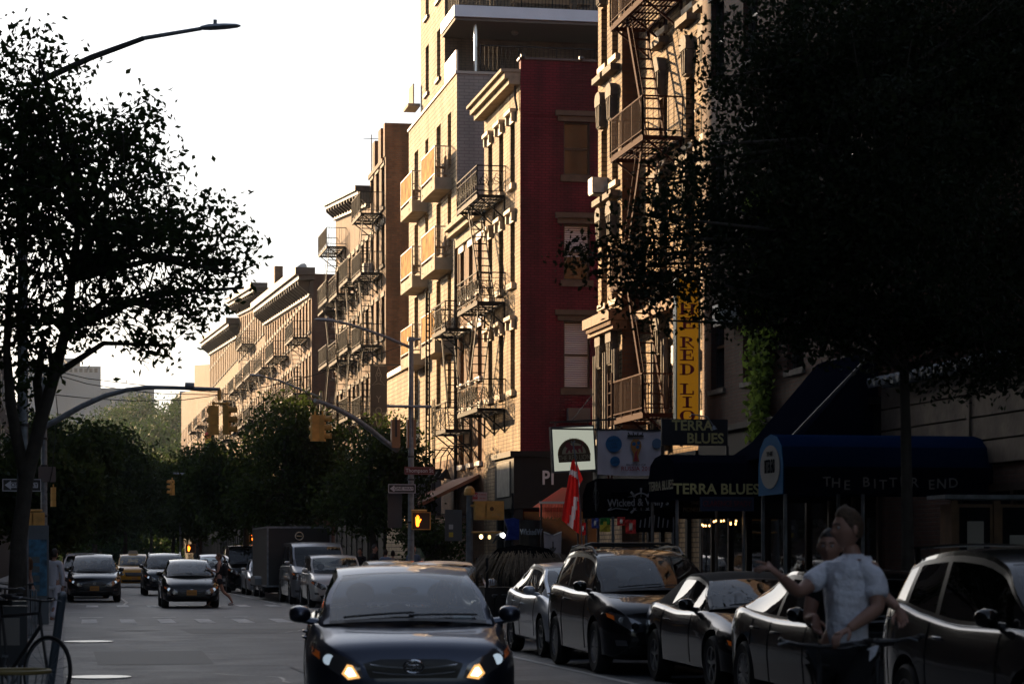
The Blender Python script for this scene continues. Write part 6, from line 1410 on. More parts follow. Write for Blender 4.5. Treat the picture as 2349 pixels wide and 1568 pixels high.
for i, (x, y, rz) in enumerate(((-.75,28,70),(-.9,33.5,100),(-.8,38,80))):
    bicycle(['bicycle with a wire basket parked second from the camera on the left','third parked bicycle from the camera on the left pavement','farthest parked bicycle on the left pavement near the blue kiosk'][i], Mz(x, y, R(rz), .14, R(4)), basket=(i == 0), group='bicycles parked on the left pavement')
# ================================================================ signals, poles, signs
handm = emat('signal_hand_orange', (1.0, .16, .01), 3.2)
def pole(name, x, y, h, r, label, cat, arm=None, group=None, base=True, m=None):
    T = empty(name, (x, y, .14), label, cat, group); b = MB()
    b.tube([(x,y,.14),(x,y,h)],[r,r*.72],10); 
    b.build('post', m or galv, T, smooth=50)
    if base: b = MB(); b.tube([(x,y,.14),(x,y,.5),(x,y,.62)],[r*1.7,r*1.6,r*1.05],10); b.build('base', m or galv, T)
    for zz in (2.6, 3.9, 4.6):
        if h > zz+1: b = MB(); b.disc((x,y,zz), r*1.08, (0,0,1), .05, 12); b.build('band', darkm, T)
    return T
def cobra(T, p0, p1, p2, tip, head_len=.62, m=None):
    b = MB(); b.tube([p0,p1,p2,tip],[.05,.045,.04,.035],8); b.build('arm', galv, T, smooth=60)
    d = (Vector(tip)-Vector(p2)).normalized(); d.z *= .4; d.normalize(); t = Vector(tip); s = d.cross(Vector((0,0,1))).normalized(); u = Vector((0,0,1)); rows = []
    for f, w, h in ((-.05,.03,.03),(.0,.06,.05),(.2,.13,.07),(.6,.15,.06),(.9,.11,.04),(1,.03,.015)):
        c = t+d*f*head_len; rows.append([tuple(c+s*w*math.cos(a)+u*(h*math.sin(a) if math.sin(a) > 0 else h*.5*math.sin(a))) for a in [k*math.pi/5 for k in range(10)]])
    b = MB(); b.grid(rows, closed=True); o = b.build('lamp_head', m or mat('lamp_head_grey',(.22,.24,.26),.4), T, smooth=60)
    b = MB(); c = t+d*head_len*.35; b.tube([c+u*.05,c+u*.14],.035,8); b.build('photocell', galv, o)
def signal(label, c, face, group=None, s=1.0, n=3, name='traffic_signal', visor=True):
    """three-lamp head centred on c; face = direction the lamps look"""
    T = empty(name, c, label, 'traffic signal', group); z = Vector(face).normalized(); x = Vector((0,0,1)).cross(z).normalized()
    M = Matrix((x, Vector((0,0,1)), z)).transposed().to_4x4(); M.translation = Vector(c)
    b = MB(); H = .33*n*s
    for k in range(n): b.box(-.16*s,.16*s,-H/2+k*.33*s+.004,-H/2+(k+1)*.33*s-.004,-.14*s,.06*s,0,M)
    b.box(-.03*s,.03*s,H/2,H/2+.14*s,-.06*s,-.01*s,0,M); b.box(-.165*s,.165*s,-H/2-.01,-H/2+.003,-.145*s,.065*s,0,M); b.build('housing', yellow_box, T)
    for k in range(n):
        cc = (0,-H/2+(k+.5)*.33*s); b = MB(); rows = []
        for dz, rr in ((.061,.125),(.30,.135),(.30,.122),(.065,.115)):
            rows.append([tuple(M @ Vector((cc[0]+rr*s*math.cos(a),cc[1]+rr*s*math.sin(a),dz*s))) for a in [R(-35+k2*20) for k2 in range(13)]])
        b.grid(rows)
        if visor: b.build('visor', yellow_box, T)
        b = MB(); b.disc(M @ Vector((*cc,.062*s)), .10*s, z, .01, 14); b.build('lens', mat('dark_lens',(.03,.02,.015),.2), T)
    return T
HAND = [(-.30,-.9),(.25,-.9),(.32,-.45),(.62,-.05),(.85,.22),(.72,.34),(.50,.16),(.36,.10),(.36,.72),(.24,.74),(.20,.2),(.14,.2),(.12,.92),(-.02,.93),(-.04,.2),(-.09,.2),(-.14,.86),(-.27,.84),(-.24,.15),(-.30,.12),(-.42,.62),(-.54,.58),(-.48,.0),(-.46,-.45)]
def ped_signal(label, c, s=1.0, group='lit pedestrian signals showing an orange hand', flip=1):
    T = empty('pedestrian_signal', c, label, 'pedestrian signal', group); x, y, z = c; w = .24*s
    b = MB(); b.box(x-w,x+w,y-.02,y+.22*s,z-w*.92,z+w*.92); b.build('housing', mat('signal_box_dark',(.05,.035,.02),.5), T)
    b = MB()
    for a in ((x-w-.02,x-w,z-w,z+w),(x+w,x+w+.02,z-w,z+w),(x-w,x+w,z+w*.92,z+w*.92+.02),(x-w,x+w,z-w*.92-.02,z-w*.92)): b.box(a[0],a[1],y-.08,y+.0,a[2],a[3])
    b.build('frame', yellow_box, T)
    b = MB(); b.prism([(x-.09*s+p[0]*.115*s*flip, z+p[1]*.17*s) for p in HAND], y-.030, y-.022, 'y'); b.build('hand_symbol', handm, T)
    return T
def plate(name, label, M, w, h, m, cat='sign', border=None, group=None, th=.012):
    T = MB(); T.box(-w/2,w/2,-h/2,h/2,-th,0,0,M); o = T.build(name, m); tag(o, label, cat, group)
    if border:
        b = MB(); t = .02
        for q in ((-w/2+.01,w/2-.01,h/2-t-.01,h/2-.01),(-w/2+.01,w/2-.01,-h/2+.01,-h/2+t+.01),(-w/2+.01,-w/2+t+.01,-h/2+t+.01,h/2-t-.01),(w/2-t-.01,w/2-.01,-h/2+t+.01,h/2-t-.01)): b.box(*q,.001,.004,0,M)
        b.build('border', border, o)
    return o
def F_(px, py, y, n=(0,-1,0)):
    x = Xat(px, y); return frame((x, y, Zat(py, x, y)), n)
signw = mat('sign_white', (.48,.50,.54), .5); signk = mat('sign_black', (.01,.01,.011), .4)
def oneway(label, M, s, left=True):
    o = plate('one_way_sign', label, M, .92*s, .31*s, signk, border=signw)
    d = -1 if left else 1
    b = MB(); pts = [(-.40,0),(-.25,.11),(-.25,.065),(.38,.065),(.38,-.065),(-.25,-.065),(-.25,-.11)]
    pts = [(p[0]*s*(-d), p[1]*s) for p in pts]; n = len(b.v)
    for zz in (.003,.006): b.v += [tuple(M @ Vector((p[0],p[1],zz))) for p in pts]
    k = len(pts); b.face(range(k)); b.face(range(k,2*k))
    for i in range(k): b.face((i,(i+1)%k,k+(i+1)%k,k+i))
    b.build('arrow', signw, o); text('one_way_letters', 'ONE WAY', .135*s, signk, M @ Matrix.Translation((.06*s*(-d),0,.0075)), o, .001, .012, 1.0)
    return o
# --- corner pole on the far right with a lamp, mast arm and signs
YP = 73.2; XP = 10.45
P1 = pole('lamp_pole', XP, YP, 8.15, .105, 'tall grey lamp and signal pole at the corner, with the street name sign', 'lamp pole')
cobra(P1, (XP,YP,7.95), (XP-.9,YP-.1,8.3), (XP-1.9,YP-.15,8.62), (XP-2.35,YP-.15,8.70), .62)
b = MB(); b.tube([(XP,YP,8.15),(XP,YP,8.28)],[.12,.10],8); b.tube([(XP+.05,YP,8.2),(XP+.3,YP,8.22)],.04,6); b.build('cap', galv, P1)
b = MB(); b.tube([(XP-.75,YP-.12,6.15),(XP+.62,YP-.12,6.15)],.045,6); b.build('cross_bar', galv, P1)
b = MB(); pts = [q(912,1032,74),q(880,1010,73.6),q(850,985,73),q(815,960,72.4),q(775,938,71.8),q(745,925,71.4),q(722,918,71.0)]; b.tube(pts,[.09,.085,.08,.075,.07,.065,.06],8); b.build('mast_arm', galv, P1, smooth=60)
for px, y, f, lab in ((742,72.0,(1,-.35,0),'signal head with visors to the right hanging from the curved right-hand mast arm'),(722,72.0,(-.25,1,0),'signal head seen from behind at the tip of the curved right-hand mast arm')):
    x = Xat(px, y); signal(lab, (x, y, Zat(981,x,y)), f, 'signals hanging from the right mast arm', .78)
for px, lab in ((906,'flat back of a signal left of the tall lamp pole'),(942,'flat back of a signal right of the tall lamp pole')):
    x = Xat(px, 73.4); zc_ = Zat(995,x,73.4); b = MB(); b.box(x-.13,x+.13,73.15,73.45,zc_-.43,zc_+.43); o = b.build('traffic_signal', mat('dull_signal_back',(.28,.15,.07),.6)); tag(o, lab, 'traffic signal', 'signal backs on the tall lamp pole')
    b = MB(); b.box(x-.03,x+.03,73.12,73.149,zc_-.1,zc_+.5); b.build('bracket', darkm, o)
M = F_(962,1079,YP-.15); o = plate('street_name_sign', 'dark red street name sign reading Thompson St on the tall lamp pole', M, .92, .24, mat('sign_maroon',(.11,.018,.018),.5), border=mat('sign_pinkish',(.2,.1,.1),.5))
text('street_name', 'Thompson St', .17, signw, M @ Matrix.Translation((0,0,.003)), o, .001, .008, .92)
oneway('black and white one way sign with a left arrow on the tall lamp pole', F_(922,1120,YP-.16), .93)
x = Xat(965, YP-.2); ped_signal('orange hand signal on the tall lamp pole beside the brown awning', (x, YP-.25, Zat(1194,x,YP-.25)), 1.12)
b = MB(); b.tube([(XP,YP-.1,2.98),(x+.2,YP-.1,2.98)],.035,6); b.tube([(XP,YP-.1,2.45),(x+.2,YP-.1,2.45)],.03,6); b.box(XP+.12,XP+.22,YP-.2,YP,2.45,2.95); b.build('signal_bracket', yellow_box, P1)
b = MB(); xx = Xat(906,YP+.3); b.box(xx-.22,xx+.22,YP+.3,YP+.33,Zat(1210,xx,YP),Zat(1130,xx,YP)); tag(b.build('blank_sign', mat('sign_back',(.06,.055,.055),.6)), 'dull back of a sign below the one way sign on the tall pole', 'sign')
# --- left corner pole with the long curved arm
XL, YL = XYd(101, 62.5)
P2 = pole('signal_pole', XL, YL, 6.2, .10, 'grey signal pole on the left pavement carrying the long curved arm', 'signal pole')
b = MB(); pts = [q(p[0],p[1],62.3) for p in ((98,980),(140,958),(190,930),(240,908),(290,894),(340,888),(400,889),(505,893))]; b.tube(pts,[.085,.08,.075,.07,.065,.06,.055,.05],8); b.tube([q(425,884,62.2),q(445,885,62.2)],.09,8); b.build('mast_arm', galv, P2, smooth=60)
for px, f, lab in ((489,(-.3,1,0),'signal head seen from behind hanging at the tip of the long left arm'),(523,(1,-.4,0),'signal head with visors to the right at the tip of the long left arm')):
    x, y = XYd(px, 62.3); signal(lab, (x, y, Zat(963,x,y)), f, 'signals hanging from the long left arm', .75)
b = MB(); a_ = Vector(q(503,893,62.3)); b.tube([a_, a_+Vector((0,0,-.28))],.05,6); p1 = Vector(q(487,925,62.3)); p2 = Vector(q(527,925,62.3)); b.tube([p1,p2],.03,6); b.build('hanger', yellow_box, P2)
M = F_(62,1112,YL-.3); oneway('black and white one way sign half hidden behind the left tree trunk', frame((Xat(50,YL-.2),YL-.2,Zat(1112,Xat(50,YL-.2),YL-.2)),(0,-1,0)), 1.08)
b = MB(); x = Xat(108,YL-.1); b.box(x-.22,x+.22,YL-.14,YL-.12,Zat(1105,x,YL),Zat(1070,x,YL)); tag(b.build('blank_sign', mat('pinkish_sign_back',(.13,.10,.09),.6)), 'dull pinkish back of a sign high on the left signal pole', 'sign')
x = Xat(124,YL+.2); signal('side view of a yellow signal head on the left signal pole', (x, YL+.2, Zat(1138,x,YL)), (1,.3,0), None, .5, 3, visor=False)
for i, (px, w) in enumerate(((64,.13),(88,.16))):
    x = Xat(px,YL-.2); b = MB(); z0 = Zat(1212,x,YL); b.box(x-w,x+w,YL-.3,YL-.02,z0,z0+.42); o = b.build('signal_box', yellow_box); tag(o, ['narrow yellow signal box left of the left signal pole','wider yellow signal box touching the left signal pole'][i], 'signal box', 'yellow boxes on the left signal pole')
    b = MB(); b.box(x-w*.8,x+w*.8,YL-.32,YL-.30,z0+.05,z0+.37); b.build('door', yellow_box, o)
b = MB(); b.tube([q(55,1170,62.2),q(97,1170,62.2)],.03,6); b.tube([q(55,1217,62.2),q(97,1217,62.2)],.03,6); b.build('signal_bracket', yellow_box, P2)
# --- near right corner post with boxes
XN, YN = XYd(1077, 61.8)
P3 = pole('signal_post', XN, YN, 3.15, .11, 'short thick grey signal post with a brass coloured cap at the near right corner', 'signal post', m=mat('painted_steel_grey',(.13,.15,.17),.5,.2,noise=(6,.2)))
b = MB(); b.tube([(XN,YN,3.15),(XN,YN,3.2),(XN,YN,3.32),(XN,YN,3.38)],[.14,.15,.12,.05],10); b.build('cap', yellow_box, P3)
b = MB(); b.tube([(XN,YN-.05,2.88),(XN+.82,YN-.05,2.88)],.035,6); b.tube([(XN,YN-.05,2.2),(XN+.82,YN-.05,2.2)],.03,6); b.build('signal_bracket', yellow_box, P3)
for i, (px, w) in enumerate(((1101,.14),(1133,.24))):
    x = Xat(px,YN-.2); z0 = Zat(1192,x,YN); b = MB(); b.box(x-w,x+w,YN-.32,YN-.02,z0,z0+.48); o = b.build('signal_box', yellow_box); tag(o, ['narrow yellow signal box next to the short thick post','wide yellow signal box with a raised emblem right of the short thick post'][i], 'signal box', 'yellow boxes on the short thick post')
    b = MB(); b.box(x-w*.85,x+w*.85,YN-.345,YN-.32,z0+.05,z0+.43); dd = b.build('door', yellow_box, o)
    if i: b = MB(); b.disc((x-.08,YN-.346,z0+.28),.055,(0,-1,0),.008,14); b.build('emblem', mat('box_mark_dark',(.12,.06,.02),.6), dd); smudges('letters',frame((x+.04,YN-.348,z0+.14),(0,-1,0)),.22,.06,6,mat('box_mark_pale',(.35,.28,.16),.6),dd)
M = F_(1101,1139,YN-.06); o = plate('no_parking_sign', 'red and white no parking sign on the short thick post', M, .38, .24, mat('sign_pale_pink',(.42,.33,.35),.5))
b = MB(); b.box(-.19,-.06,-.06,.11,.001,.004,0,M); b.build('red_panel', mat('sign_red',(.35,.02,.03),.5), o)
text('no', 'NO', .10, signw, M @ Matrix.Translation((-.125,.03,.005)), o, .001, .01, .8); text('parking','PARKING',.055,mat('sign_red',(.35,.02,.03),.5),M @ Matrix.Translation((.065,.06,.003)),o,.001,.008,.85); text('hours','8am-6pm',.045,mat('sign_red',(.35,.02,.03),.5),M @ Matrix.Translation((.065,-.03,.003)),o,.001,.008,.85)
b = MB(); x = Xat(1042,YN+.1); b.box(x-.24,x+.2,YN+.1,YN+.12,1.98,2.78); o = b.build('blank_sign', mat('grey_sign_back',(.07,.075,.08),.5)); tag(o, 'blank grey sign back with two stickers left of the short thick post', 'sign')
for zz, c in ((2.28,(.4,.4,.42)),(2.08,(.45,.33,.03))):
    b = MB(); b.box(x-.14,x-.03,YN+.09,YN+.098,zz,zz+.12); b.build('sticker', mat('sticker_%d' % int(zz*100),c,.5), o)
# --- lamp in the foreground top left
x, y = XYd(52, 43.0); Pf = pole('lamp_pole', x, y, 9.6, .11, 'lamp pole in the foreground on the left, its long arm over the road', 'lamp pole')
d_ = 43.0; cobra(Pf, q(60,200,d_), q(210,132,d_), q(330,88,d_), q(462,66,d_), .70, mat('lamp_head_bluish',(.30,.34,.40),.4))
b = MB(); b.tube([q(100,182,d_),q(210,132,d_),q(330,88,d_)],[.06,.055,.045],8); b.build('arm_sleeve', darkm, Pf)
# --- other lamps
Y3 = 95.3; X3 = Xat(737,Y3); P4 = pole('lamp_pole', X3, Y3, 8.1, .09, 'second lamp pole along the right kerb above the box trailer', 'lamp pole')
dd = X3*SN+Y3*CS; cobra(P4, q(737,912,dd), q(690,893,dd), (Vector(q(640,872,dd))), q(603,863,dd), .55)
Y4 = 124; X4 = Xat(108,Y4); P5 = pole('lamp_pole', X4, Y4, 8.2, .09, 'small distant lamp pole on the left with its arm over the trees', 'lamp pole'); dd = X4*SN+Y4*CS; cobra(P5, q(110,1012,dd), q(140,1003,dd), q(170,994,dd), q(205,988,dd), .55)
# far mast arm and posts at the second junction
Y5 = 129; X5 = 10.5; dd = X5*SN+Y5*CS; P6 = pole('signal_pole', X5, Y5, 5.6, .10, 'signal pole at the second junction with a curved arm over the road', 'signal pole')
b = MB(); b.tube([q(HX+10.5*F/dd,1150,dd),q(520,1118,dd),q(490,1100,dd),q(450,1090,dd),q(398,1085,dd)],[.09,.085,.08,.07,.06],7); b.build('mast_arm', galv, P6, smooth=60)
x, y = XYd(394,dd); signal('small yellow signal head hanging from the far curved arm', (x,y,Zat(1117,x,y)), (-1,-.4,0), None, .82)
x = Xat(437,150); ped_signal('small orange hand signal farthest down the right side', (x,150,Zat(1257,x,150)), 1.15)
pole('signal_post', x-.6, 150.3, 3.6, .09, 'thin post carrying the farthest orange hand signal', 'signal post')
x = Xat(585,112); ped_signal('orange hand signal left of the box trailer', (x,112,Zat(1231,x,112)), 1.05)
pole('signal_post', Xat(563,112.2), 112.2, 5.4, .10, 'grey post left of the orange hand near the box trailer', 'signal post'); pole('signal_post', Xat(603,112.2), 112.2, 5.0, .09, 'grey post right of the orange hand near the box trailer', 'signal post')
oneway('small far one way sign with a right arrow above the box trailer', F_(602,1193,112), .85, False)
# cables
def cable(label, pts, r=.012):
    b = MB(); b.tube(pts, r, 5); tag(b.build('overhead_cable', black), label, 'cable')
cable('thin cable sagging from the left signal pole up to the tall right lamp pole', [q(125,905,62.5),q(200,913,63),q(300,919,64.5),q(420,917,66),q(560,898,68.5),q(700,866,70.5),q(830,826,72.5),q(925,792,74)])
cable('upper thin cable from the left signal pole across the pale sky', [q(125,850,62.5),q(200,868,64),q(300,880,66),q(420,893,68),q(505,900,69)])
cable('lower thin cable from the left signal pole across the pale sky', [q(125,858,62.5),q(200,880,64),q(300,896,66),q(380,903,67),q(505,905,69)])
cable('cable hanging down beside the left signal pole', [q(128,905,62.3),q(133,950,62.3),q(126,1010,62.3),q(120,1080,62.3),q(108,1130,62.3)])
cable('stay wire from the tall lamp pole cross bar to the mast arm tip', [q(722,920,71.2),q(800,928,72),q(868,933,73)], .008)

# ================================================================ left pavement things
x0, y0 = XYd(0, 24.0); Tc = empty('utility_cabinet', (-.95,23.6,.14), 'tall pale grey metal cabinet at the left edge of the frame', 'cabinet')
b = MB(); b.box(-1.25,-.62,23.4,24.0,.14,2.0); b.build('cabinet_body', mat('cabinet_grey',(.16,.17,.18),.5,noise=(3,.2)), Tc)
b = MB()
for x in (-.655,-.90,-1.15): b.box(x,x+.03,23.37,23.397,.3,1.96)
b.box(-1.25,-.62,23.36,24.0,2.003,2.05); b.build('edge_trim', galv, Tc)
Tk = empty('kiosk', (Xat(85,52.5),52.5,.14), 'blue advertising kiosk on the left pavement behind the signal pole', 'kiosk'); xa_, xb_ = Xat(58,52.5), Xat(112,52.5)
b = MB(); b.box(xa_,xb_,52.5,52.75,.14,2.25); b.build('kiosk_body', mat('kiosk_grey',(.12,.14,.16),.4), Tk)
b = MB(); b.box(xa_+.04,xb_-.04,52.47,52.497,.75,1.95); b.build('poster', mat('poster_blue',(.035,.14,.24),.4,noise=(7,.6)), Tk)
b = MB()
for k in range(4): b.box(xa_+.09,xa_+.30,52.45,52.468,.85+k*.2,.98+k*.2)
b.build('poster_panel', mat('poster_grey',(.10,.13,.14),.5), Tk); smudges('header', frame(((xa_+xb_)/2,52.495,2.10),(0,-1,0)), .3, .09, 5, mat('poster_grey',(.10,.13,.14),.5), Tk)
Tb = empty('waste_basket', (-.42,21.2,.14), 'steel mesh waste basket with a yellowish rim at the bottom left', 'waste basket'); b = MB()
for k in range(22): a = k*2*math.pi/22; b.bar((-.42+.22*math.cos(a),21.2+.22*math.sin(a),.16),(-.42+.30*math.cos(a),21.2+.30*math.sin(a),.60),.012)
for z, r in ((.17,.22),(.32,.25),(.46,.275)): b.tube([(-.42+r*math.cos(a),21.2+r*math.sin(a),z) for a in [k*math.pi/11 for k in range(23)]],.008,5,cap=False)
b.build('mesh', galv, Tb); b = MB(); b.tube([(-.42+.305*math.cos(a),21.2+.305*math.sin(a),.61) for a in [k*math.pi/14 for k in range(29)]],.02,6,cap=False); b.build('rim', mat('rim_yellow',(.22,.17,.05),.5), Tb)
for i, (x, y, lean, h, lab) in enumerate(((-.10,25.2,.14,1.05,'leaning blue grey steel post at the kerb by the nearest bicycle wheel'),)):
    b = MB(); b.tube([(x-.05,y,.14),(x-.05+lean,y,h+.14)],[.045,.045],10); o = b.build('bollard', mat('bollard_blue_grey',(.05,.07,.09),.5)); tag(o, lab, 'bollard'); b = MB(); b.ell((x-.05+lean,y,h+.15),.05,.05,.04,10,6); b.build('cap', galv, o)
Tg = empty('crowd_barrier', (-.9,40,.14), 'grey steel crowd barrier on the left pavement below the kiosk', 'barrier'); b = MB(); xa_, xb_ = Xat(48,40), Xat(82,40)
b.tube([(xa_,40,.3),(xa_,40,1.05),(xb_,40,1.05),(xb_,40,.3)],.022,6); b.build('barrier_frame', galv, Tg); b = MB()
for k in range(1,7): b.bar((xa_+(xb_-xa_)*k/7,40,.32),(xa_+(xb_-xa_)*k/7,40,1.03),.015)
b.bar((xa_,40,.32),(xb_,40,.32),.03); b.build('barrier_bars', galv, Tg)
for i, (x, y) in enumerate(((-.55,27.3),(-.60,30.2))):
    T_ = empty('newspaper_box', (x,y,.14), ['small dark newspaper box with a pale notice by the nearest bicycle','second dark newspaper box on the left kerb'][i], 'newspaper box', 'newspaper boxes on the left kerb'); b = MB(); b.box(x-.2,x+.16,y-.2,y+.2,.4,1.05); b.box(x-.14,x-.1,y-.1,y+.1,.14,.4); b.box(x+.06,x+.10,y-.1,y+.1,.14,.4); b.build('box', mat('news_box',(.02,.025,.03),.5), T_)
    b = MB(); b.box(x-.12,x+.08,y-.215,y-.203,.62,.92); b.build('notice', mat('news_notice',(.20,.19,.17),.6), T_)

# ================================================================ right pavement: canopies, signs, flags
navyc = mat('navy_canvas', (.003,.004,.010), 1.0, bump=(3,.5,.05), spec=0); bluec = mat('blue_canvas', (.003,.013,.045), .85, noise=(1.5,.1), bump=(3,.5,.05), spec=0); blueend = mat('bright_blue_canvas', (.015,.14,.32), .85, spec=.1); blackc = mat('black_canvas', (.004,.004,.005), 1.0, spec=0)
def canopy(name, label, xf, ynear, yfar, zb, zt, m, mend, x1=FX, valance=.45, rnd=6, top_m=None, hoods=0):
    T = empty(name, (xf, (ynear+yfar)/2, zb), label, 'canopy'); b = MB(); half = [(ynear,zb),(ynear,zb+valance)]
    w = (yfar-ynear)/2; yc = ynear+w
    for k in range(1, rnd): a = math.pi*k/rnd; half.append((yc-w*math.cos(a), zb+valance+(zt-zb-valance)*math.sin(a)**.8))
    half += [(yfar,zb+valance),(yfar,zb)]
    P0 = []
    for i in range(7):
        x = xf+hoods*(1-i/6.)**2+(x1-xf)*i/6; P0.append([(x, p[0], p[1]-(hoods*.9*(1-i/6.)**3 if p[1] > zb+valance+.02 and i == 0 else 0)) for p in half])
    b.grid(P0); b.build('canvas', m, T, smooth=35)
    e = MB(); e.prism(half, xf-.01, xf+.01, 'x'); e.build('end_panel', mend, T)
    for yy in (ynear+.06, yfar-.06):
        for xx in (xf+.05, xf+1.3): p = MB(); p.tube([(xx,yy,.14),(xx,yy,zb+.05)],.03,8); p.build('canopy_post', galv, T)
    return T
# the blue canopy with the round badge
xf = 10.9; yn_, yf_ = Yat(1797, xf), Yat(1741, xf); zb_, zt_ = Zat(1132,xf,yn_), Zat(991,xf,yn_)
Ca = canopy('entrance_canopy', 'long blue entrance canopy with a round white badge on its end panel', xf, yn_, yf_, zb_, zt_, bluec, blueend)
b = MB(); b.box(xf+.03,FX,yn_-.02,yn_-.004,zb_,zb_+.42); b.build('valance', navyc, Ca)
b = MB(); yc = (yn_+yf_)/2; w_ = (yf_-yn_)*.40; zc_ = zb_+(zt_-zb_)*.46
b.prism([(yc+w_*math.cos(a), zc_+.34*math.sin(a)) for a in [k*math.pi/14 for k in range(28)]], xf-.02, xf-.012, 'x'); o = b.build('badge', mat('badge_cream',(.26,.27,.26),.8), Ca)
for dz, s_, h_, q_ in ((.20,'THE',.10,2.0),(.0,'BITTER END',.30,.26*w_/.4)): text('badge_letters', s_, h_, navyc, frame((xf-.024,yc,zc_+dz),(-1,0,0)), o, .002, .005, q_)
lm_ = mat('faded_lettering', (.15,.14,.13), .7)
xs_ = [(1897,1105),(1918,1108),(1943,1113),(1987,1106),(2007,1110),(2026,1112),(2049,1107),(2072,1105),(2098,1107),(2137,1112),(2160,1110),(2187,1108)]
for ch, (px, py) in zip('THEBITTEREND', xs_):
    x = Xat(px, yn_-.03); text('canopy_letter', ch, .21, lm_, frame((x, yn_-.026, Zat(py,x,yn_)),(0,-1,0)) @ Matrix.Rotation(R((px*7 % 5)-2),4,'Z'), Ca, .002, .012, 1.05)
# big sloping navy hood behind it
b = MB(); b.prism([(12.3,3.35),(12.9,3.75),(14.2,5.25),(14.29,5.3),(14.29,3.3)], 41.2, 44.5, 'y'); o = b.build('sloping_awning', navyc); tag(o, 'large sloping navy awning rising to the wall behind the long blue canopy', 'awning'); b = MB(); b.bar((12.3,41.15,3.33),(14.25,41.15,5.3),.04); b.build('awning_frame', darkm, o)
# navy canopy with yellow letters
xf = 10.9; yn2, yf2 = Yat(1549, xf), Yat(1489, xf); zb_, zt_ = Zat(1146,xf,yn2), Zat(1037,xf,yn2)
Cb = canopy('entrance_canopy', 'long black and navy canopy lettered in pale yellow, left of the blue canopy', xf, yn2, yf2, zb_, zt_, navyc, navyc, hoods=.0)
yl = mat('pale_yellow_letters', (.52,.47,.20), .6)
x0 = Xat(1643, yn2); text('canopy_letters', 'TERRA BLUES', .265, yl, frame((x0, yn2-.02, Zat(1122,x0,yn2)),(0,-1,0)), Cb, .003, .022, 1.02)
text('canopy_letters', 'TERRA BLUES', .24, mat('dim_yellow_letters',(.12,.12,.07),.6), frame((xf-.02, (yn2+yf2)/2, zb_+.28),(-1,0,0)), Cb, .003, .02, 1.3)
# terra blues board
M = frame((Xat(1594,44.0), 44.0, Zat(991,Xat(1594,44),44)),(0,-1,0)); s_ = F/(M.translation.x*SN+44*CS)
o = plate('bar_sign_board', 'dark sign board with pale yellow letters standing on the navy canopy', M, 156/s_, 60/s_, mat('board_navy',(.006,.008,.014),.6), th=.08)
text('board_letters','TERRA',.265,yl,M @ Matrix.Translation((-.05,.12,.004)),o,.003,.024,1.0); text('board_letters','BLUES',.265,yl,M @ Matrix.Translation((.20,-.12,.004)),o,.003,.024,1.0)
b = MB()
for px in (1519, 1668): x = Xat(px,44.05); b.bar((x,44.05,zt_-.1),(x,44.05,M.translation.z-.25),.05)
b.build('board_leg', darkm, o)
b = MB(); c = M @ Vector((.05,.33,.15)); b.tube([M @ Vector((-.1,.28,.0)),M @ Vector((-.08,.33,.1)),M @ Vector((.18,.28,.22)),M @ Vector((.3,.10,.24))],.012,6); b.tube([M @ Vector((.3,.12,.24)),M @ Vector((.31,.04,.24))],[.02,.06],10); b.build('board_lamp', galv, o)
# black canopy of the pirate bar
xf = 10.9; yn3, yf3 = Yat(1402, xf), Yat(1338, xf); zb_, zt3 = Zat(1184,xf,yn3), Zat(1092,xf,yn3)
Cc = canopy('entrance_canopy', 'black canopy with a white outlined ship wheel emblem, left of the navy canopy', xf, yn3, yf3, zb_, zt3, blackc, blackc, rnd=4, valance=.5)
ol = mat('chalky_white', (.30,.32,.34), .7); xw = Xat(1470,yn3); zw = Zat(1152,xw,yn3); s3 = F/(xw*SN+yn3*CS)
def T3(px, py): return (Xat(px,yn3), yn3-.02, Zat(py, Xat(px,yn3), yn3))
b = MB()
for pts in (((1394,1170),(1410,1158),(1397,1141),(1417,1146),(1440,1140),(1452,1137)),((1397,1170),(1412,1165),(1440,1168),(1441,1160),(1452,1159)),((1508,1142),(1520,1150),(1512,1158),(1500,1160))): b.tube([T3(*p) for p in pts],.012,5)
for a in [k*math.pi/4 for k in range(8)]:
    c, s = math.cos(a), math.sin(a); b.tube([(xw+c*.20,yn3-.02,zw+s*.20),(xw+c*.30,yn3-.02,zw+s*.30)],[.02,.028],6)
    b.bar((xw,yn3-.02,zw),(xw+c*.18,yn3-.02,zw+s*.18),.012)
b.tube([(xw+.19*math.cos(a),yn3-.02,zw+.19*math.sin(a)) for a in [k*math.pi/12 for k in range(25)]],.014,5,cap=False)
em = b.build('ship_wheel_emblem', ol, Cc)
b = MB(); b.box(-.62,.62,-.10,.11,-.004,.0,0,frame((Xat(1462,yn3),yn3-.034,zw),(0,-1,0))); b.build('ribbon', blackc, em)
text('canopy_letters', 'Wicked & Willy\'s', .215, ol, frame((Xat(1463,yn3),yn3-.044,zw),(0,-1,0)) @ Matrix.Rotation(R(2),4,'Z'), Cc, .003, .018, .84)
b = MB(); yc = (yn3+yf3)/2
for a in [k*math.pi/5 for k in range(10)]: b.tube([(xf-.02,yc+.35*math.cos(a)*.9,zb_+.42+.16*math.sin(a)),(xf-.02,yc+.12*math.cos(a+.8),zb_+.42+.3*math.sin(a+.8))],.01,4)
b.tube([(xf-.02,yc,zb_+.15),(xf-.02,yc,zb_+.75)],.02,5); b.build('anchor_emblem', mat('dim_chalk',(.09,.09,.085),.7), Cc)
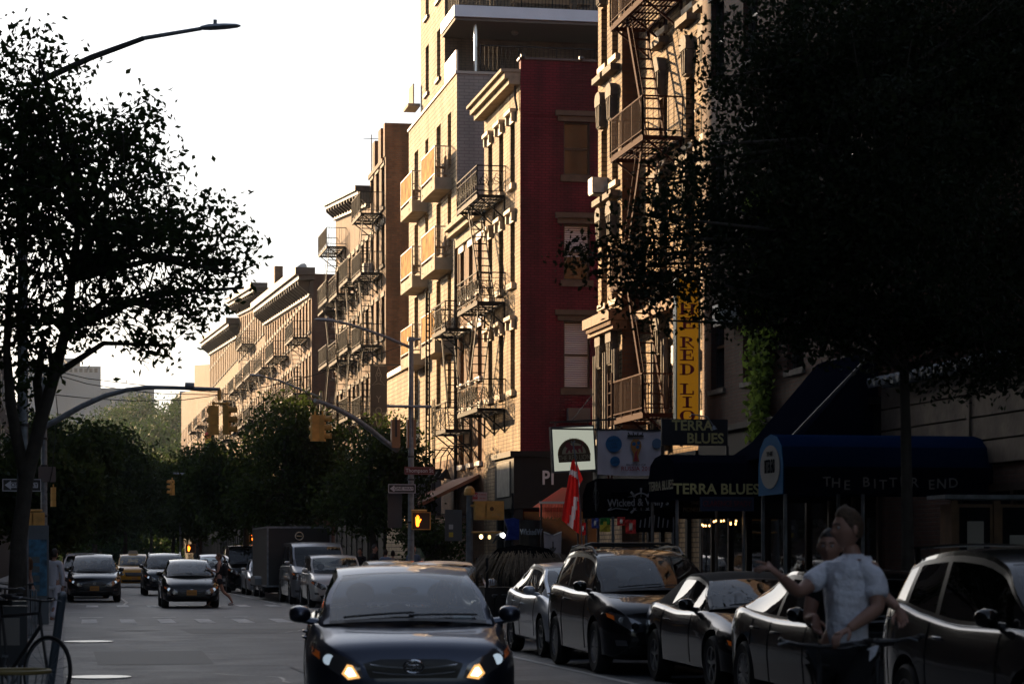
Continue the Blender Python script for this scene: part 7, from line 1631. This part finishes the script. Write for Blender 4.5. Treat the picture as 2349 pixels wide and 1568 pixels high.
# small white lights and a lower dark valance under the canopies, more signs
b = MB(); M = frame((Xat(1500,45.5),45.5,Zat(1195,Xat(1500,45.5),45.5)),(0,-1,0)); o = plate('hanging_sign', 'dark hanging sign with a pale scrawl under the navy canopy', M, .75, .42, blackc, th=.03)
for k in range(7): b.bar(M @ Vector((-.28+k*.09,-.12,.006)), M @ Vector((-.26+k*.09,.12-abs(k-3)*.03,.006)), .02)
b.build('scrawl', ol, o)
M = frame((Xat(1588,43.2),43.2,Zat(1162,Xat(1588,43.2),43.2)),(0,-1,0)); o = plate('hanging_sign', 'dim sign reading THE PIONEER below the navy canopy', M, .5, .26, blackc, th=.03); text('sign_letters','THE',.09,mat('dim_letters',(.10,.10,.09),.7),M @ Matrix.Translation((.05,.07,.003)),o,.002,.01); text('sign_letters','PIONEER',.10,mat('dim_letters',(.10,.10,.09),.7),M @ Matrix.Translation((0,-.05,.003)),o,.002,.012,.9)
M = frame((Xat(1668,42.0),42.0,Zat(1155,Xat(1668,42),42)),(0,-1,0)); o = plate('hanging_sign', 'long dark blue edged sign with dull red letters below the navy canopy', M, 1.0, .26, mat('sign_navy',(.01,.015,.04),.6), th=.03, border=mat('sign_edge_blue',(.01,.03,.08),.6)); text('sign_letters','CLARENCE SPADY',.14,mat('dull_red_letters',(.12,.012,.02),.6),M @ Matrix.Translation((0,0,.003)),o,.002,.012,.78)
# world cup banner
YB = 46.8; xa_, xb_ = Xat(1371,YB), Xat(1521,YB); za_, zt_b = Zat(1087,xa_,YB), Zat(986,xa_,YB); xm = (xa_+xb_)/2
bn = MB(); n = 24; rows = []
for j in range(9):
    rows.append([(xa_+(xb_-xa_)*i/n, YB+.03*math.sin(i*.9+j*.3)*(1-j/10)+.015*math.sin(i*.35+j), za_+(zt_b-za_)*j/8-(.03*math.sin(math.pi*i/n) if j == 0 else 0)) for i in range(n+1)])
bn.grid(rows); bo = bn.build('hanging_banner', mat('banner_cloth_white',(.62,.58,.64),.8,bump=(5,.6,.03)), smooth=True); tag(bo, 'white football banner with a gold trophy and blue discs strung above the black canopy', 'banner')
def Bf(px, py): x = Xat(px,YB-.06); return frame((x,YB-.055,Zat(py,x,YB)),(0,-1,0))
bd = mat('banner_blue',(.02,.13,.30),.7)
for i, (px, py, r, tx__) in enumerate(((1408,1018,.165,('WATCH','LIVE','HERE')),(1411,1058,.10,('13','SCREENS')),(1507,1017,.10,()))):
    b = MB(); M = Bf(px,py); b.disc(M.translation,r,(0,-1,0),.006,24); o = b.build('disc', bd if i < 2 else mat('banner_pale_blue',(.10,.18,.30),.7), bo)
    for k, t in enumerate(tx__): text('disc_letters', t, r*.42, mat('banner_ink',(.01,.05,.14),.7), M @ Matrix.Translation((0,r*.42*((len(tx__)-1)/2-k),.008)) @ Matrix.Rotation(R(8),4,'Z'), o, .001, .01, .9)
gold = mat('trophy_gold',(.45,.20,.05),.5); redt = mat('banner_red',(.38,.03,.05),.6); M = Bf(1459,1033)
def poly2(pts, z, m, name, par):
    b = MB(); k = len(pts)
    for zz in (z, z+.004): b.v += [tuple(M @ Vector((p[0],p[1],zz))) for p in pts]
    b.face(range(k)); b.face(range(k,2*k))
    for i in range(k): b.face((i,(i+1)%k,k+(i+1)%k,k+i))
    return b.build(name, m, par)
tr = poly2([(-.07,-.22),(.07,-.22),(.055,-.17),(.045,-.10),(.085,.0),(.11,.09),(.10,.17),(.05,.225),(-.05,.225),(-.10,.17),(-.11,.09),(-.085,.0),(-.04,-.08),(-.055,-.17)], .004, gold, 'trophy', bo)
poly2([(-.045,-.21),(.045,-.21),(.03,-.15),(.01,-.08),(.04,.02),(-.02,-.04),(-.03,-.12)], .010, redt, 'trophy_red', tr)  # red part of the printed trophy
for cx_, cy_, r in ((-.045,.13,.038),(.05,.15,.035),(.03,.07,.035)): poly2([(cx_+r*math.cos(a),cy_+r*math.sin(a)) for a in [k*math.pi/6 for k in range(12)]], .012, bd, 'ball_patch', tr)
text('banner_letters','FIFA WORLD CUP',.055,signk,Bf(1459,1066),bo,.001,.008,.9); text('banner_letters','RUSSIA 2018',.125,redt,Bf(1462,1075),bo,.001,.004,.98)
b = MB(); M2 = Bf(1458,1000)
for k in range(-3,4): b.bar(M2 @ Vector((k*.035,-.02,.004)), M2 @ Vector((k*.05,.03+.04*(k % 2),.004)), .02)
b.bar(M2 @ Vector((-.16,0,.004)), M2 @ Vector((.16,0,.004)), .04); b.build('banner_crest', signk, bo)
b = MB(); b.bar((Xat(1262,YB),YB,zt_b+.02),(xb_+.6,YB,zt_b-.0),.03); b.build('banner_pole', darkm, bo)
# lit pub sign
YS = 52.0; M = frame((Xat(1316,YS),YS,Zat(1029,Xat(1316,YS),YS)),(0,-1,0)) @ Matrix.Rotation(R(3.2),4,'Z'); sc_ = (Xat(1316,YS)*SN+YS*CS)/F
Tp = empty('pub_sign', M.translation, 'glowing white pub sign with a red lion under a brown arch', 'sign'); W2, H2 = 48*sc_, 49*sc_
b = MB(); b.box(-W2,W2,-H2,H2,-.14,-.002,0,M); b.build('light_box', emat('lightbox_glow',(.80,.83,.68),.17), Tp)
b = MB(); t = .035
for q_ in ((-W2-t,W2+t,H2,H2+t),(-W2-t,W2+t,-H2-t,-H2),(-W2-t,-W2,-H2,H2),(W2,W2+t,-H2,H2)): b.box(*q_,-.17,.01,0,M)
b.build('frame', mat('sign_frame_grey',(.10,.10,.10),.4), Tp)
brn = mat('sign_brown',(.11,.055,.02),.6); crm = mat('sign_cream',(.45,.36,.22),.6); lion = mat('lion_red',(.26,.04,.04),.6)
arch = lambda w, h, y0, n=18: [(-w,y0)]+[(w*math.cos(math.pi-math.pi*k/n), y0+.06+h*math.sin(math.pi*k/n)) for k in range(n+1)]+[(w,y0)]
u = W2/48
poly2([(p[0]*u,p[1]*u) for p in arch(38,36,-12)], .001, brn, 'arch', Tp); poly2([(p[0]*u,p[1]*u) for p in arch(37,34.5,-11)], .006, gold, 'arch_edge', Tp); poly2([(p[0]*u,p[1]*u) for p in arch(35.5,33,-11)], .011, brn, 'arch_band', Tp); poly2([(p[0]*u,p[1]*u) for p in arch(28,25,-11)], .016, crm, 'arch_field', Tp)
LI = [(-20,-9),(-18,-2),(-15,3),(-19,4),(-20,9),(-17,14),(-12,16),(-8,13),(-6,8),(2,7),(10,7),(15,6),(18,8),(21,12),(19,15),(16,13),(17,16),(21,17),(24,13),(22,8),(19,4),(20,-1),(21,-9),(17,-9),(16,-3),(12,1),(10,-3),(12,-9),(8,-9),(5,-2),(-2,0),(-5,-3),(-4,-9),(-8,-9),(-10,-2),(-14,-5),(-15,-9)]
poly2([(p[0]*u,p[1]*u) for p in LI], .022, lion, 'lion', Tp)
poly2([(-37*u,-30*u),(37*u,-30*u),(38.5*u,-11*u),(-38.5*u,-11*u)], .022, brn, 'name_band', Tp); text('sign_letters','THE RED LION',15*u*1.15,crm,M @ Matrix.Translation((0,-20.5*u,.028)),Tp,.001,.004,.66)
for i in range(26):
    a = math.pi*(.08+.84*i/25); smudges('arch_letters', M @ Matrix.Translation((31.8*u*math.cos(a), -5*u+29.5*u*math.sin(a), .017)) @ Matrix.Rotation(a-math.pi/2,4,'Z'), 2.6*u, 3.4*u, 1, crm, Tp) if i % 4 else None
b = MB(); b.bar(M @ Vector((-W2-.02,H2+.14,-.08)), M @ Vector((W2+.55,H2+.14,-.08)), .04); b.bar(M @ Vector((-W2*.8,H2,-.08)), M @ Vector((-W2*.8,H2+.14,-.08)), .02); b.bar(M @ Vector((W2*.8,H2,-.08)), M @ Vector((W2*.8,H2+.14,-.08)), .02); b.bar(M @ Vector((0,H2+.14,-.08)), M @ Vector((.55,H2+.75,-.08)), .015)
b.bar(M @ Vector((W2+.14,H2+.2,-.08)), (M @ Vector((W2+.14,H2,-.08))).xy.to_3d()+Vector((0,0,.14)), .05); b.build('bracket', darkm, Tp)
# yellow vertical sign
YV = 53.1; xa_, xb_ = Xat(1550,YV), Xat(1602,YV); xm = (xa_+xb_)/2; z1_, z0_ = Zat(640,xm,YV), Zat(962,xm,YV)
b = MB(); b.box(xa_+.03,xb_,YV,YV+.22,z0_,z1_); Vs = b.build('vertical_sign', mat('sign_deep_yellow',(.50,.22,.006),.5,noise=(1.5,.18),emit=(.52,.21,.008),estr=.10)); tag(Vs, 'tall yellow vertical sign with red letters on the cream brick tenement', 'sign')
b = MB(); b.box(xa_,xa_+.029,YV-.02,YV+.24,z0_,z1_); b.box(xb_+.001,xb_+.04,YV-.01,YV+.23,z0_,z1_); b.box(xa_+.03,xb_,YV-.008,YV+.23,z1_+.001,z1_+.03); b.build('sign_edge', mat('sign_edge_pale',(.45,.44,.30),.5), Vs)
rl_ = mat('sign_letter_red',(.30,.015,.03),.5)
def serif(ch, px, py, hh, par):
    """bold slab letter with serifs for the vertical sign"""
    x = Xat(px,YV-.02); z = Zat(py,x,YV); M = frame((x,YV-.012,z),(0,-1,0)); h = hh*(x*SN+YV*CS)/F/2; w = .20; t = .07; b = MB(); s = .022
    bx = lambda a,b_,c,d: b.box(a,b_,c,d,-.01,.004,0,M)
    def cres(cx0, r, ry, cy0=0, a0=0, a1=360, th=.07):
        P0 = []
        for k in range(25):
            a = R(a0+(a1-a0)*k/24); c, s_ = math.cos(a), math.sin(a); ti = .018+th*abs(c); P0.append((c,s_,ti))
        b.grid([[tuple(M @ Vector((cx0+(r-tt*k2)*c, cy0+(ry-.022*k2)*s_, .004))) for (c,s_,tt) in P0] for k2 in (0,1)])
    if ch == 'I': bx(-t/2,t/2,-h,h); bx(-.11,.11,h-s,h+.002); bx(-.11,.11,-h-.002,-h+s)
    elif ch in 'EL':
        bx(-.10,-.10+t,-h,h); bx(-.17,.13 if ch == 'E' else .02,h-s,h+.002); bx(-.17,.15,-h-.002,-h+s); bx(.12,.15,-h,-h+h*.7)
        if ch == 'E': bx(-.03,.07,-s/2,s/2); bx(.06,.08,-h*.35,h*.35); bx(.11,.13,h*.35,h)
    elif ch == 'D': bx(-.12,-.12+t,-h,h); bx(-.18,.0,h-s,h+.002); bx(-.18,.0,-h-.002,-h+s); cres(-.03,.19,h,0,-90,90)
    elif ch == 'R': bx(-.12,-.12+t,-h,h); bx(-.18,.0,h-s,h+.002); bx(-.18,-.01,-h-.002,-h+s); cres(-.03,.15,h*.5,h*.5,-90,90,.06); b.bar(M @ Vector((0,0,0)), M @ Vector((.15,-h,0)), .06, .02); bx(-.05,.02,-s/2,s/2)
    elif ch == 'O': cres(0,.18,h,0,0,360)
    elif ch == 'N': bx(-.14,-.11,-h,h); bx(.10,.13,-h,h); b.bar(M @ Vector((-.12,h,0)), M @ Vector((.12,-h,0)), .06, .02); bx(-.18,-.06,h-s,h+.002)
    elif ch == 'H': bx(-.15,-.08,-h,h); bx(.08,.15,-h,h); bx(-.08,.08,-s/2,s/2); bx(-.19,-.04,h-s,h+.002); bx(.04,.19,h-s,h+.002); bx(-.19,-.04,-h-.002,-h+s); bx(.04,.19,-h-.002,-h+s)
    b.build('sign_letter', rl_, par)
for ch, py in (('H',712),('E',744),('R',788),('E',817),('D',850),('L',895),('I',925),('O',956)): serif(ch, 1577, py-3, 25, Vs)
# danish flag on a leaning pole
YF = 45.0; xF = Xat(1330,YF)
def Fp(px, py, dy=0): x = Xat(px,YF+dy); return (x,YF+dy,Zat(py,x,YF+dy))
fl = MB(); nu, nv = 18, 12; rows = []
Lf = [(1311,1058),(1306,1085),(1300,1120),(1294,1155),(1288,1192)]; Rt = [(1317,1052),(1324,1080),(1328,1120),(1330,1165),(1328,1224)]
def lerpP(L, t): t *= len(L)-1; i = min(int(t), len(L)-2); f = t-i; return (L[i][0]+(L[i+1][0]-L[i][0])*f, L[i][1]+(L[i+1][1]-L[i][1])*f)
for i in range(nu*2+1):
    t = i/(nu*2); a = lerpP(Lf,t); c = lerpP(Rt,t); rows.append([Fp(a[0]+(c[0]-a[0])*j/nv, a[1]+(c[1]-a[1])*j/nv, .07*math.sin(j*1.5+t*2)*(.3+t)) for j in range(nv+1)])
base = len(fl.v)
for r_ in rows: fl.v += r_
for i in range(nu*2):
    for j in range(nv):
        t = (i+.5)/(nu*2); v = (j+.5)/nv; wh = abs(t-.26-(v-.5)*.10) < .05 or (t > .60 and abs(v-(.78-(t-.6)*.7)) < .14)
        fl.face((i*(nv+1)+j,i*(nv+1)+j+1,(i+1)*(nv+1)+j+1,(i+1)*(nv+1)+j), 1 if wh else 0)
def cloth(name, col, tr=.5):
    m = bpy.data.materials.new(name); m.use_nodes = True; nt = m.node_tree; d = nt.nodes['Principled BSDF']; d.inputs['Base Color'].default_value = (*col,1); d.inputs['Roughness'].default_value = .8
    t = nt.nodes.new('ShaderNodeBsdfTranslucent'); t.inputs[0].default_value = (*[min(1,c*1.3) for c in col],1); mx = nt.nodes.new('ShaderNodeMixShader'); mx.inputs[0].default_value = tr
    nt.links.new(d.outputs[0],mx.inputs[1]); nt.links.new(t.outputs[0],mx.inputs[2]); nt.links.new(mx.outputs[0],nt.nodes['Material Output'].inputs[0]); return m
fr_, fw_ = cloth('flag_red',(.80,.03,.025),.65), cloth('flag_white',(.8,.72,.72),.6)
Ff = fl.build('flag', [fr_, fw_], smooth=True, fix=False); tag(Ff, 'large red flag with a white cross drooping from a leaning pole', 'flag')
b = MB(); b.quad(Fp(1320,1052),Fp(1337,1098,.1),Fp(1330,1112,.15),Fp(1326,1092,.05),0); b.quad(Fp(1326,1092,.05),Fp(1330,1112,.15),Fp(1328,1120,.1),Fp(1325,1110,.02),1); b.build('flag_fold', [fr_, fw_], Ff, fix=False)
b = MB(); b.tube([Fp(1314,1014),Fp(1322,1060),Fp(1332,1180),Fp(1338,1320)],.016,6); b.tube([Fp(1310,1012),Fp(1314,1016),Fp(1319,1011)],.012,5); b.build('flag_pole', galv, Ff)
for i, (px, py, w, h, c1, c2, lab) in enumerate(((1337,1212,7,14,(.6,.03,.03),(.5,.5,.5),'small red and white flag hanging just below the large flag'),(1365,1199,8,12,(.03,.05,.2),(.4,.4,.4),'small blue and white flag in the string under the black canopy'),(1388,1203,12,16,(.02,.12,.03),(.25,.22,.03),'small green and yellow flag in the string under the black canopy'),(1425,1195,9,10,(.35,.03,.03),(.4,.4,.4),'small red flag with a white band in the string under the black canopy'),(1447,1207,12,16,(.35,.03,.03),(.3,.32,.3),'red, white and red flag at the right end of the flag string'))):
    b = MB()
    for k in range(4):
        for j in range(3):
            p = lambda a, c: Fp(px-w+2*w*c/3, py-h+2*h*a/4, .3+.04*math.sin(a*2+c*2))
            b.quad(p(k,j),p(k,j+1),p(k+1,j+1),p(k+1,j), 1 if (k in (1,2) and j == 1) or (i == 2 and k > 1) else 0)
    o = b.build('small_flag', [cloth('small_flag_a%d' % i, c1), cloth('small_flag_b%d' % i, c2)], fix=False); tag(o, lab, 'flag', 'string of small flags under the black canopy')
b = MB(); b.tube([Fp(1330,1190,.3),Fp(1390,1186,.3),Fp(1460,1190,.3)],.006,4); tag(b.build('flag_string', black), 'thin string carrying the small flags', 'string')
# warm string lights inside the dark shop entrances
wl_ = emat('warm_bulb', (1,.50,.16), 2.2)
rr = random.Random(9)
for k in range(14):
    px, py = rr.choice(((1618,1198),(1650,1195),(1690,1196))); px += rr.uniform(-14,16); py += rr.uniform(-4,8); y = 42.5+rr.random(); x = Xat(px,y); z = Zat(py,x,y)
    b = MB(); b.ell((x,y,z),.018,.018,.022,8,6); o = b.build('light_bulb', wl_); b = MB(); b.tube([(x,y,z+.018),(x,y,z+.05)],.008,5); b.build('bulb_socket', black, o); tag(o, 'tiny warm bulb strung in the dark entrance under the navy canopy', 'light bulb', 'warm string lights under the navy canopy')
b = MB(); b.tube([(Xat(p,42.9),42.9,Zat(1186+(p % 3)*2,Xat(p,42.9),42.9)) for p in range(1600,1716,12)],.006,4); tag(b.build('light_string', black), 'thin black wire of the string lights', 'wire')
for i, (px, py) in enumerate(((1103,1230),(1122,1231))):
    y = 76.5; x = Xat(px,75.1); z = Zat(py,x,75); b = MB(); b.ell((x,75.05,z),.06 if i == 0 else .05,.05,.07,10,8); o = b.build('wall_lantern', emat('lantern_glow_%d' % i,(1,.62,.25),3.0 if i == 0 else .8)); b = MB(); b.box(x-.05,x+.05,75.05,75.36,z+.07,z+.1); b.build('lantern_bracket', iron, o); tag(o, ['bright warm lantern on the dark corner shop front, left one','dimmer warm lantern on the dark corner shop front, right one'][i], 'lantern')
# red awning with fringe
YR = 61.0; xa_, xb_ = Xat(1237,YR), Xat(1330,YR); zt_r = Zat(1152,xa_,YR)
Tr = empty('fringed_awning', (xa_,YR,zt_r), 'salmon red fringed awning half hidden behind the large flag', 'awning'); cr = cloth('awning_salmon',(.75,.22,.14),.6)
b = MB(); b.quad((xa_,YR,zt_r),(xb_,YR,zt_r),(xb_+.1,YR+1.0,zt_r+.42),(xa_+.8,YR+1.0,zt_r+.42)); b.quad((xa_,YR,zt_r),(xa_+.8,YR+1.0,zt_r+.42),(xa_+.85,YR+1.1,zt_r-.1),(xa_,YR+.9,zt_r-.1)); b.build('canvas', cr, Tr, fix=False)
b = MB(); n = 40
for k in range(n):
    x = xa_+(xb_-xa_)*k/n; w = (xb_-xa_)/n*.9; b.quad((x,YR-.01,zt_r-.002),(x+w,YR-.01+.02*(k % 3),zt_r-.002),(x+w*.8,YR+.01*(k % 2),zt_r-.36-.07*((k*7) % 4)/3),(x+w*.2,YR,zt_r-.36-.05*((k*5) % 3)/2))
b.build('fringe', cr, Tr, fix=False); b = MB(); b.bar((xa_,YR-.03,zt_r),(xb_,YR-.03,zt_r),.05,.06); b.build('front_bar', white_paint, Tr)
b = MB()
for x in (xa_+.05, xb_-.05): b.bar((x,YR,.14),(x,YR,zt_r),.04)
b.build('awning_post', darkm, Tr)
# brown awning of the orange house, grey panel behind
b = MB(); b.prism([(FX-.02,4.45),(FX-.02,4.32),(11.95,3.18),(11.95,3.30)], 83.2, 88.6, 'y'); b.box(11.9,11.96,83.2,88.6,3.02,3.28); ba = b.build('awning', mat('brown_canvas',(.26,.11,.06),.7,noise=(2,.15))); tag(ba, 'brown canvas awning sloping out from the orange brick house', 'awning')
b = MB()
for y in (83.3,85.9,88.4): b.bar((FX-.05,y,3.0),(12.0,y,3.1),.04)
b.build('awning_arm', darkm, ba)
b = MB(); b.box(11.9,13.9,89.4,89.5,3.1,4.75); o = b.build('blank_sign', mat('panel_grey_blue',(.13,.14,.16),.6)); tag(o, 'plain blue grey sign panel behind the brown awning', 'sign'); b = MB(); b.box(11.85,13.95,89.38,89.52,4.753,4.85); b.build('panel_cap', darkm, o)
# yoga banner
YG = 100.5; xa_, xb_ = Xat(849,YG), Xat(888,YG); zt_g, zb_g = Zat(838,xa_,YG), Zat(988,xa_,YG); xm = (xa_+xb_)/2
b = MB(); b.box(xa_,xb_,YG,YG+.03,zb_g,zt_g); yb2 = b.build('vertical_banner', mat('banner_grey',(.07,.062,.058),.8,noise=(3,.1))); tag(yb2, 'grey vertical yoga banner with a seated figure outline beside the low annex', 'banner')
gl = mat('banner_pale_ink',(.34,.31,.28),.8)
for s_, py, sz in (('SACRED',949-0,.15),('SOUNDS',960,.15)): text('banner_letters', s_, sz, gl, frame((xm,YG-.008,Zat(py,xm,YG)),(0,-1,0)), yb2, .002, .0, .9)
for i, ch in enumerate('YOGA'): text('banner_letters', ch, .42, gl, frame((xm,YG-.008,Zat((976,1002,1030,1056)[i]-60+0,xm,YG)),(0,-1,0)), yb2, .002, -.012, .9) if i < 3 else None
b = MB(); cz = Zat(866,xm,YG)
b.tube([(xm-.0,YG-.01,cz+.45),(xm-.12,YG-.01,cz+.1),(xm-.07,YG-.01,cz-.1),(xm-.28,YG-.01,cz-.32),(xm,YG-.01,cz-.24),(xm+.28,YG-.01,cz-.32),(xm+.07,YG-.01,cz-.1),(xm+.12,YG-.01,cz+.1),(xm,YG-.01,cz+.45)],.012,5); b.tube([(xm+.06*math.cos(a),YG-.01,cz+.14+.07*math.sin(a)) for a in [k*math.pi/6 for k in range(13)]],.010,5); b.build('figure_outline', gl, yb2)
b = MB(); b.bar((xa_-.05,YG,zt_g+.04),(FX,YG,zt_g+.04),.06); b.bar((xb_,YG,zb_g-.04),(FX,YG,zb_g-.04),.05); b.build('banner_bracket', darkm, yb2)
# small pirate banner, blue cloth, tiki cart
YK = 47.5
xa_, xb_ = Xat(1247,YK), Xat(1288,YK); b = MB(); rows = [[(xa_+(xb_-xa_)*i/8+.02*(j/6)*(4-i)/4,YK+.02*math.sin(i*1.3),Zat(1222+j*12.5-(3 if i in (0,8) else 0)+3*math.sin(i*math.pi/8),xa_,YK)) for i in range(9)] for j in range(7)]; b.grid(rows)
o = b.build('hanging_banner', cloth('banner_dusky',(.24,.23,.26),.3), smooth=True); tag(o, 'small pale banner with a dark emblem hanging above the thatched cart', 'banner'); b = MB(); b.tube([rows[0][0],(rows[0][4][0],YK,rows[0][4][2]-.02),rows[0][8]],.012,5); b.build('banner_rod', white_paint, o)
b = MB(); cz = Zat(1255,xa_,YK); xm = (xa_+xb_)/2; b.bar((xm,YK-.04,cz-.12),(xm,YK-.04,cz+.12),.02)
for s_ in (-1,1): b.bar((xm,YK-.04,cz-.1),(xm+s_*.06,YK-.04,cz),.015); b.bar((xm,YK-.04,cz+.02),(xm+s_*.05,YK-.04,cz-.05),.015)
b.build('emblem', signk, o)
rng = np.random.default_rng(5)
XK, YKc = Xat(1200,45.6), 45.6; sK = (XK*SN+YKc*CS)/F; Tk2 = empty('drinks_cart', (XK,YKc,0), 'thatched drinks cart with a drum shaped sign on its roof', 'drinks cart'); zr_ = Zat(1243,XK,YKc); zd = Zat(1192,XK,YKc)
b = MB()
for i in range(1500):
    a = rng.uniform(0,2*math.pi); r0 = rng.uniform(0,.85); L_ = rng.uniform(.35,.75); z0 = zr_-.06-r0*.22+rng.uniform(-.03,.03); c, s = math.cos(a), math.sin(a); r1 = r0+L_*.55; z1 = z0-.05-L_*.45*(.4+r0); r2 = min(r1+L_*.18,1.12+rng.uniform(-.03,.05)); z2 = z1-L_*.42
    w = rng.uniform(.004,.009); t = Vector((-s,c,0))*w
    P_ = [Vector((XK+c*r*.98,YKc+s*r*.98,z)) for r, z in ((r0,z0),(r1,z1),(r2,z2))]; n = len(b.v); b.v += [tuple(P_[0]-t),tuple(P_[0]+t),tuple(P_[1]-t),tuple(P_[1]+t),tuple(P_[2])]; b.face((n,n+1,n+3,n+2)); b.face((n+2,n+3,n+4))
b.build('thatch', mat('thatch_straw',(.16,.12,.08),.9,noise=(20,.5)), Tk2, fix=False)
b = MB(); b.tube([(XK,YKc,zr_-.05),(XK,YKc,zr_-.12),(XK,YKc,zr_-.30)],[.1,.5,.7],20); b.build('roof_board', blackc, Tk2)
b = MB(); b.tube([(XK+.13,YKc,zr_-.1),(XK+.13,YKc,zd)],.205,20); dr_ = b.build('drum_sign', mat('drum_black',(.015,.014,.013),.8,noise=(6,.5)), Tk2)
text('drum_letters','Wicked',.16,mat('chalk_blue',(.20,.24,.28),.7),frame((XK+.06,YKc-.215,(zd+zr_)/2-.02),(0,-1,0)),dr_,.02,.02,.62); text('drum_letters','W',.16,mat('chalk_blue',(.20,.24,.28),.7),frame((XK+.29,YKc-.16,(zd+zr_)/2-.02),(.35,-1,0)),dr_,.01,.02,.7)
b = MB(); b.box(XK-.85,XK+.85,YKc-.6,YKc+.6,.45,1.0); b.build('counter', mat('cart_dark_wood',(.02,.014,.012),.6), Tk2)
b = MB()
for sx in (-.8,.8):
    for sy in (-.55,.55): b.tube([(XK+sx,YKc+sy,.4),(XK+sx,YKc+sy,zr_-.3)],.03,6)
b.build('cart_post', darkm, Tk2)
for sx in (-.6,.6): b = MB(); b.tube([(XK+sx-.04,YKc-.62,.3),(XK+sx+.04,YKc-.62,.3)],.30,18); b.build('wheel', rubber, Tk2)
for k in range(5): b = MB(); xx = XK-.7+k*.18; b.tube([(xx,YKc-.85,.5),(xx,YKc-.85,.82)],.015,6); b.ell((xx,YKc-.85,.85),.07,.12,.035,10,6); b.build('saddle_seat', trim, Tk2)
b = MB(); b.ell((Xat(1152,45.2),45.1,Zat(1227,XK,45.1)),.035,.02,.045,10,8); o = b.build('spot_bulb', emat('spot_white',(1,.95,.85),7), Tk2); b = MB(); b.tube([(Xat(1150,45.2),45.14,Zat(1226,XK,45.1)),(Xat(1143,45.2),45.3,Zat(1229,XK,45.1)),(Xat(1135,45.2),45.4,zr_-.02)],[.05,.03,.012],8); b.build('spot_lamp', galv, Tk2)
YW = 49; b = MB(); pts = [(1158,1190),(1180,1187),(1200,1194),(1204,1236),(1160,1238),(1166,1215)]; b.prism([(Xat(p[0],YW),Zat(p[1],Xat(p[0],YW),YW)) for p in pts], YW, YW+.12, 'y'); o = b.build('blue_cloth', mat('royal_blue_cloth',(.008,.03,.22),.8,bump=(4,1,.1))); tag(o, 'royal blue cloth draped over a stand behind the thatched cart', 'cloth')
b = MB(); b.tube([(Xat(1180,YW),YW+.2,.14),(Xat(1180,YW),YW+.2,2.9)],.025,6); b.build('stand', darkm, o)
# painted street cabinet by the tall pole
x = Xat(945,77.5); b = MB(); b.box(x-.24,x+.24,76.2,76.7,.14,1.62); b.tube([(x,76.45,1.62),(x,76.45,1.85)],[.24,.12],12); o = b.build('mailbox', mat('sticker_covered_green',(.03,.07,.05),.5,noise=(9,.9))); tag(o, 'sticker covered green street cabinet right of the tall lamp pole', 'cabinet')
b = MB()
for (dx, z, w, h) in ((-.15,1.3,.13,.2),(.05,1.1,.15,.25),(-.1,.85,.2,.16),(.1,1.42,.1,.1)): b.box(x+dx,x+dx+w,76.185,76.198,z,z+h)
b.build('sticker', mat('pale_stickers',(.35,.33,.31),.6,noise=(25,.7)), o)
text('shop_letters_glints','CUTS',.32,mat('shop_letter_dim',(.16,.16,.16),.6),frame((Xat(838,92),92,Zat(1228,Xat(838,92),92)),(0,-1,0)),B6,.01,.0,1.2)
# ================================================================ air: haze between here and the end of the street
b = MB(); b.box(-305, 425, -125, 905, -1.2, 56.0); hz_ = b.build('haze', bpy.data.materials.new('haze_air')); hm = hz_.data.materials[0]; hm.use_nodes = True; nt = hm.node_tree; nt.nodes.remove(nt.nodes['Principled BSDF'])
pv = nt.nodes.new('ShaderNodeVolumePrincipled'); pv.inputs['Color'].default_value = (.78,.88,1,1); pv.inputs['Density'].default_value = .00014; pv.inputs['Anisotropy'].default_value = .2
nt.links.new(pv.outputs[0], nt.nodes['Material Output'].inputs['Volume']); tag(hz_, kind='stuff')
bpy.data.scenes.remove(WORK)
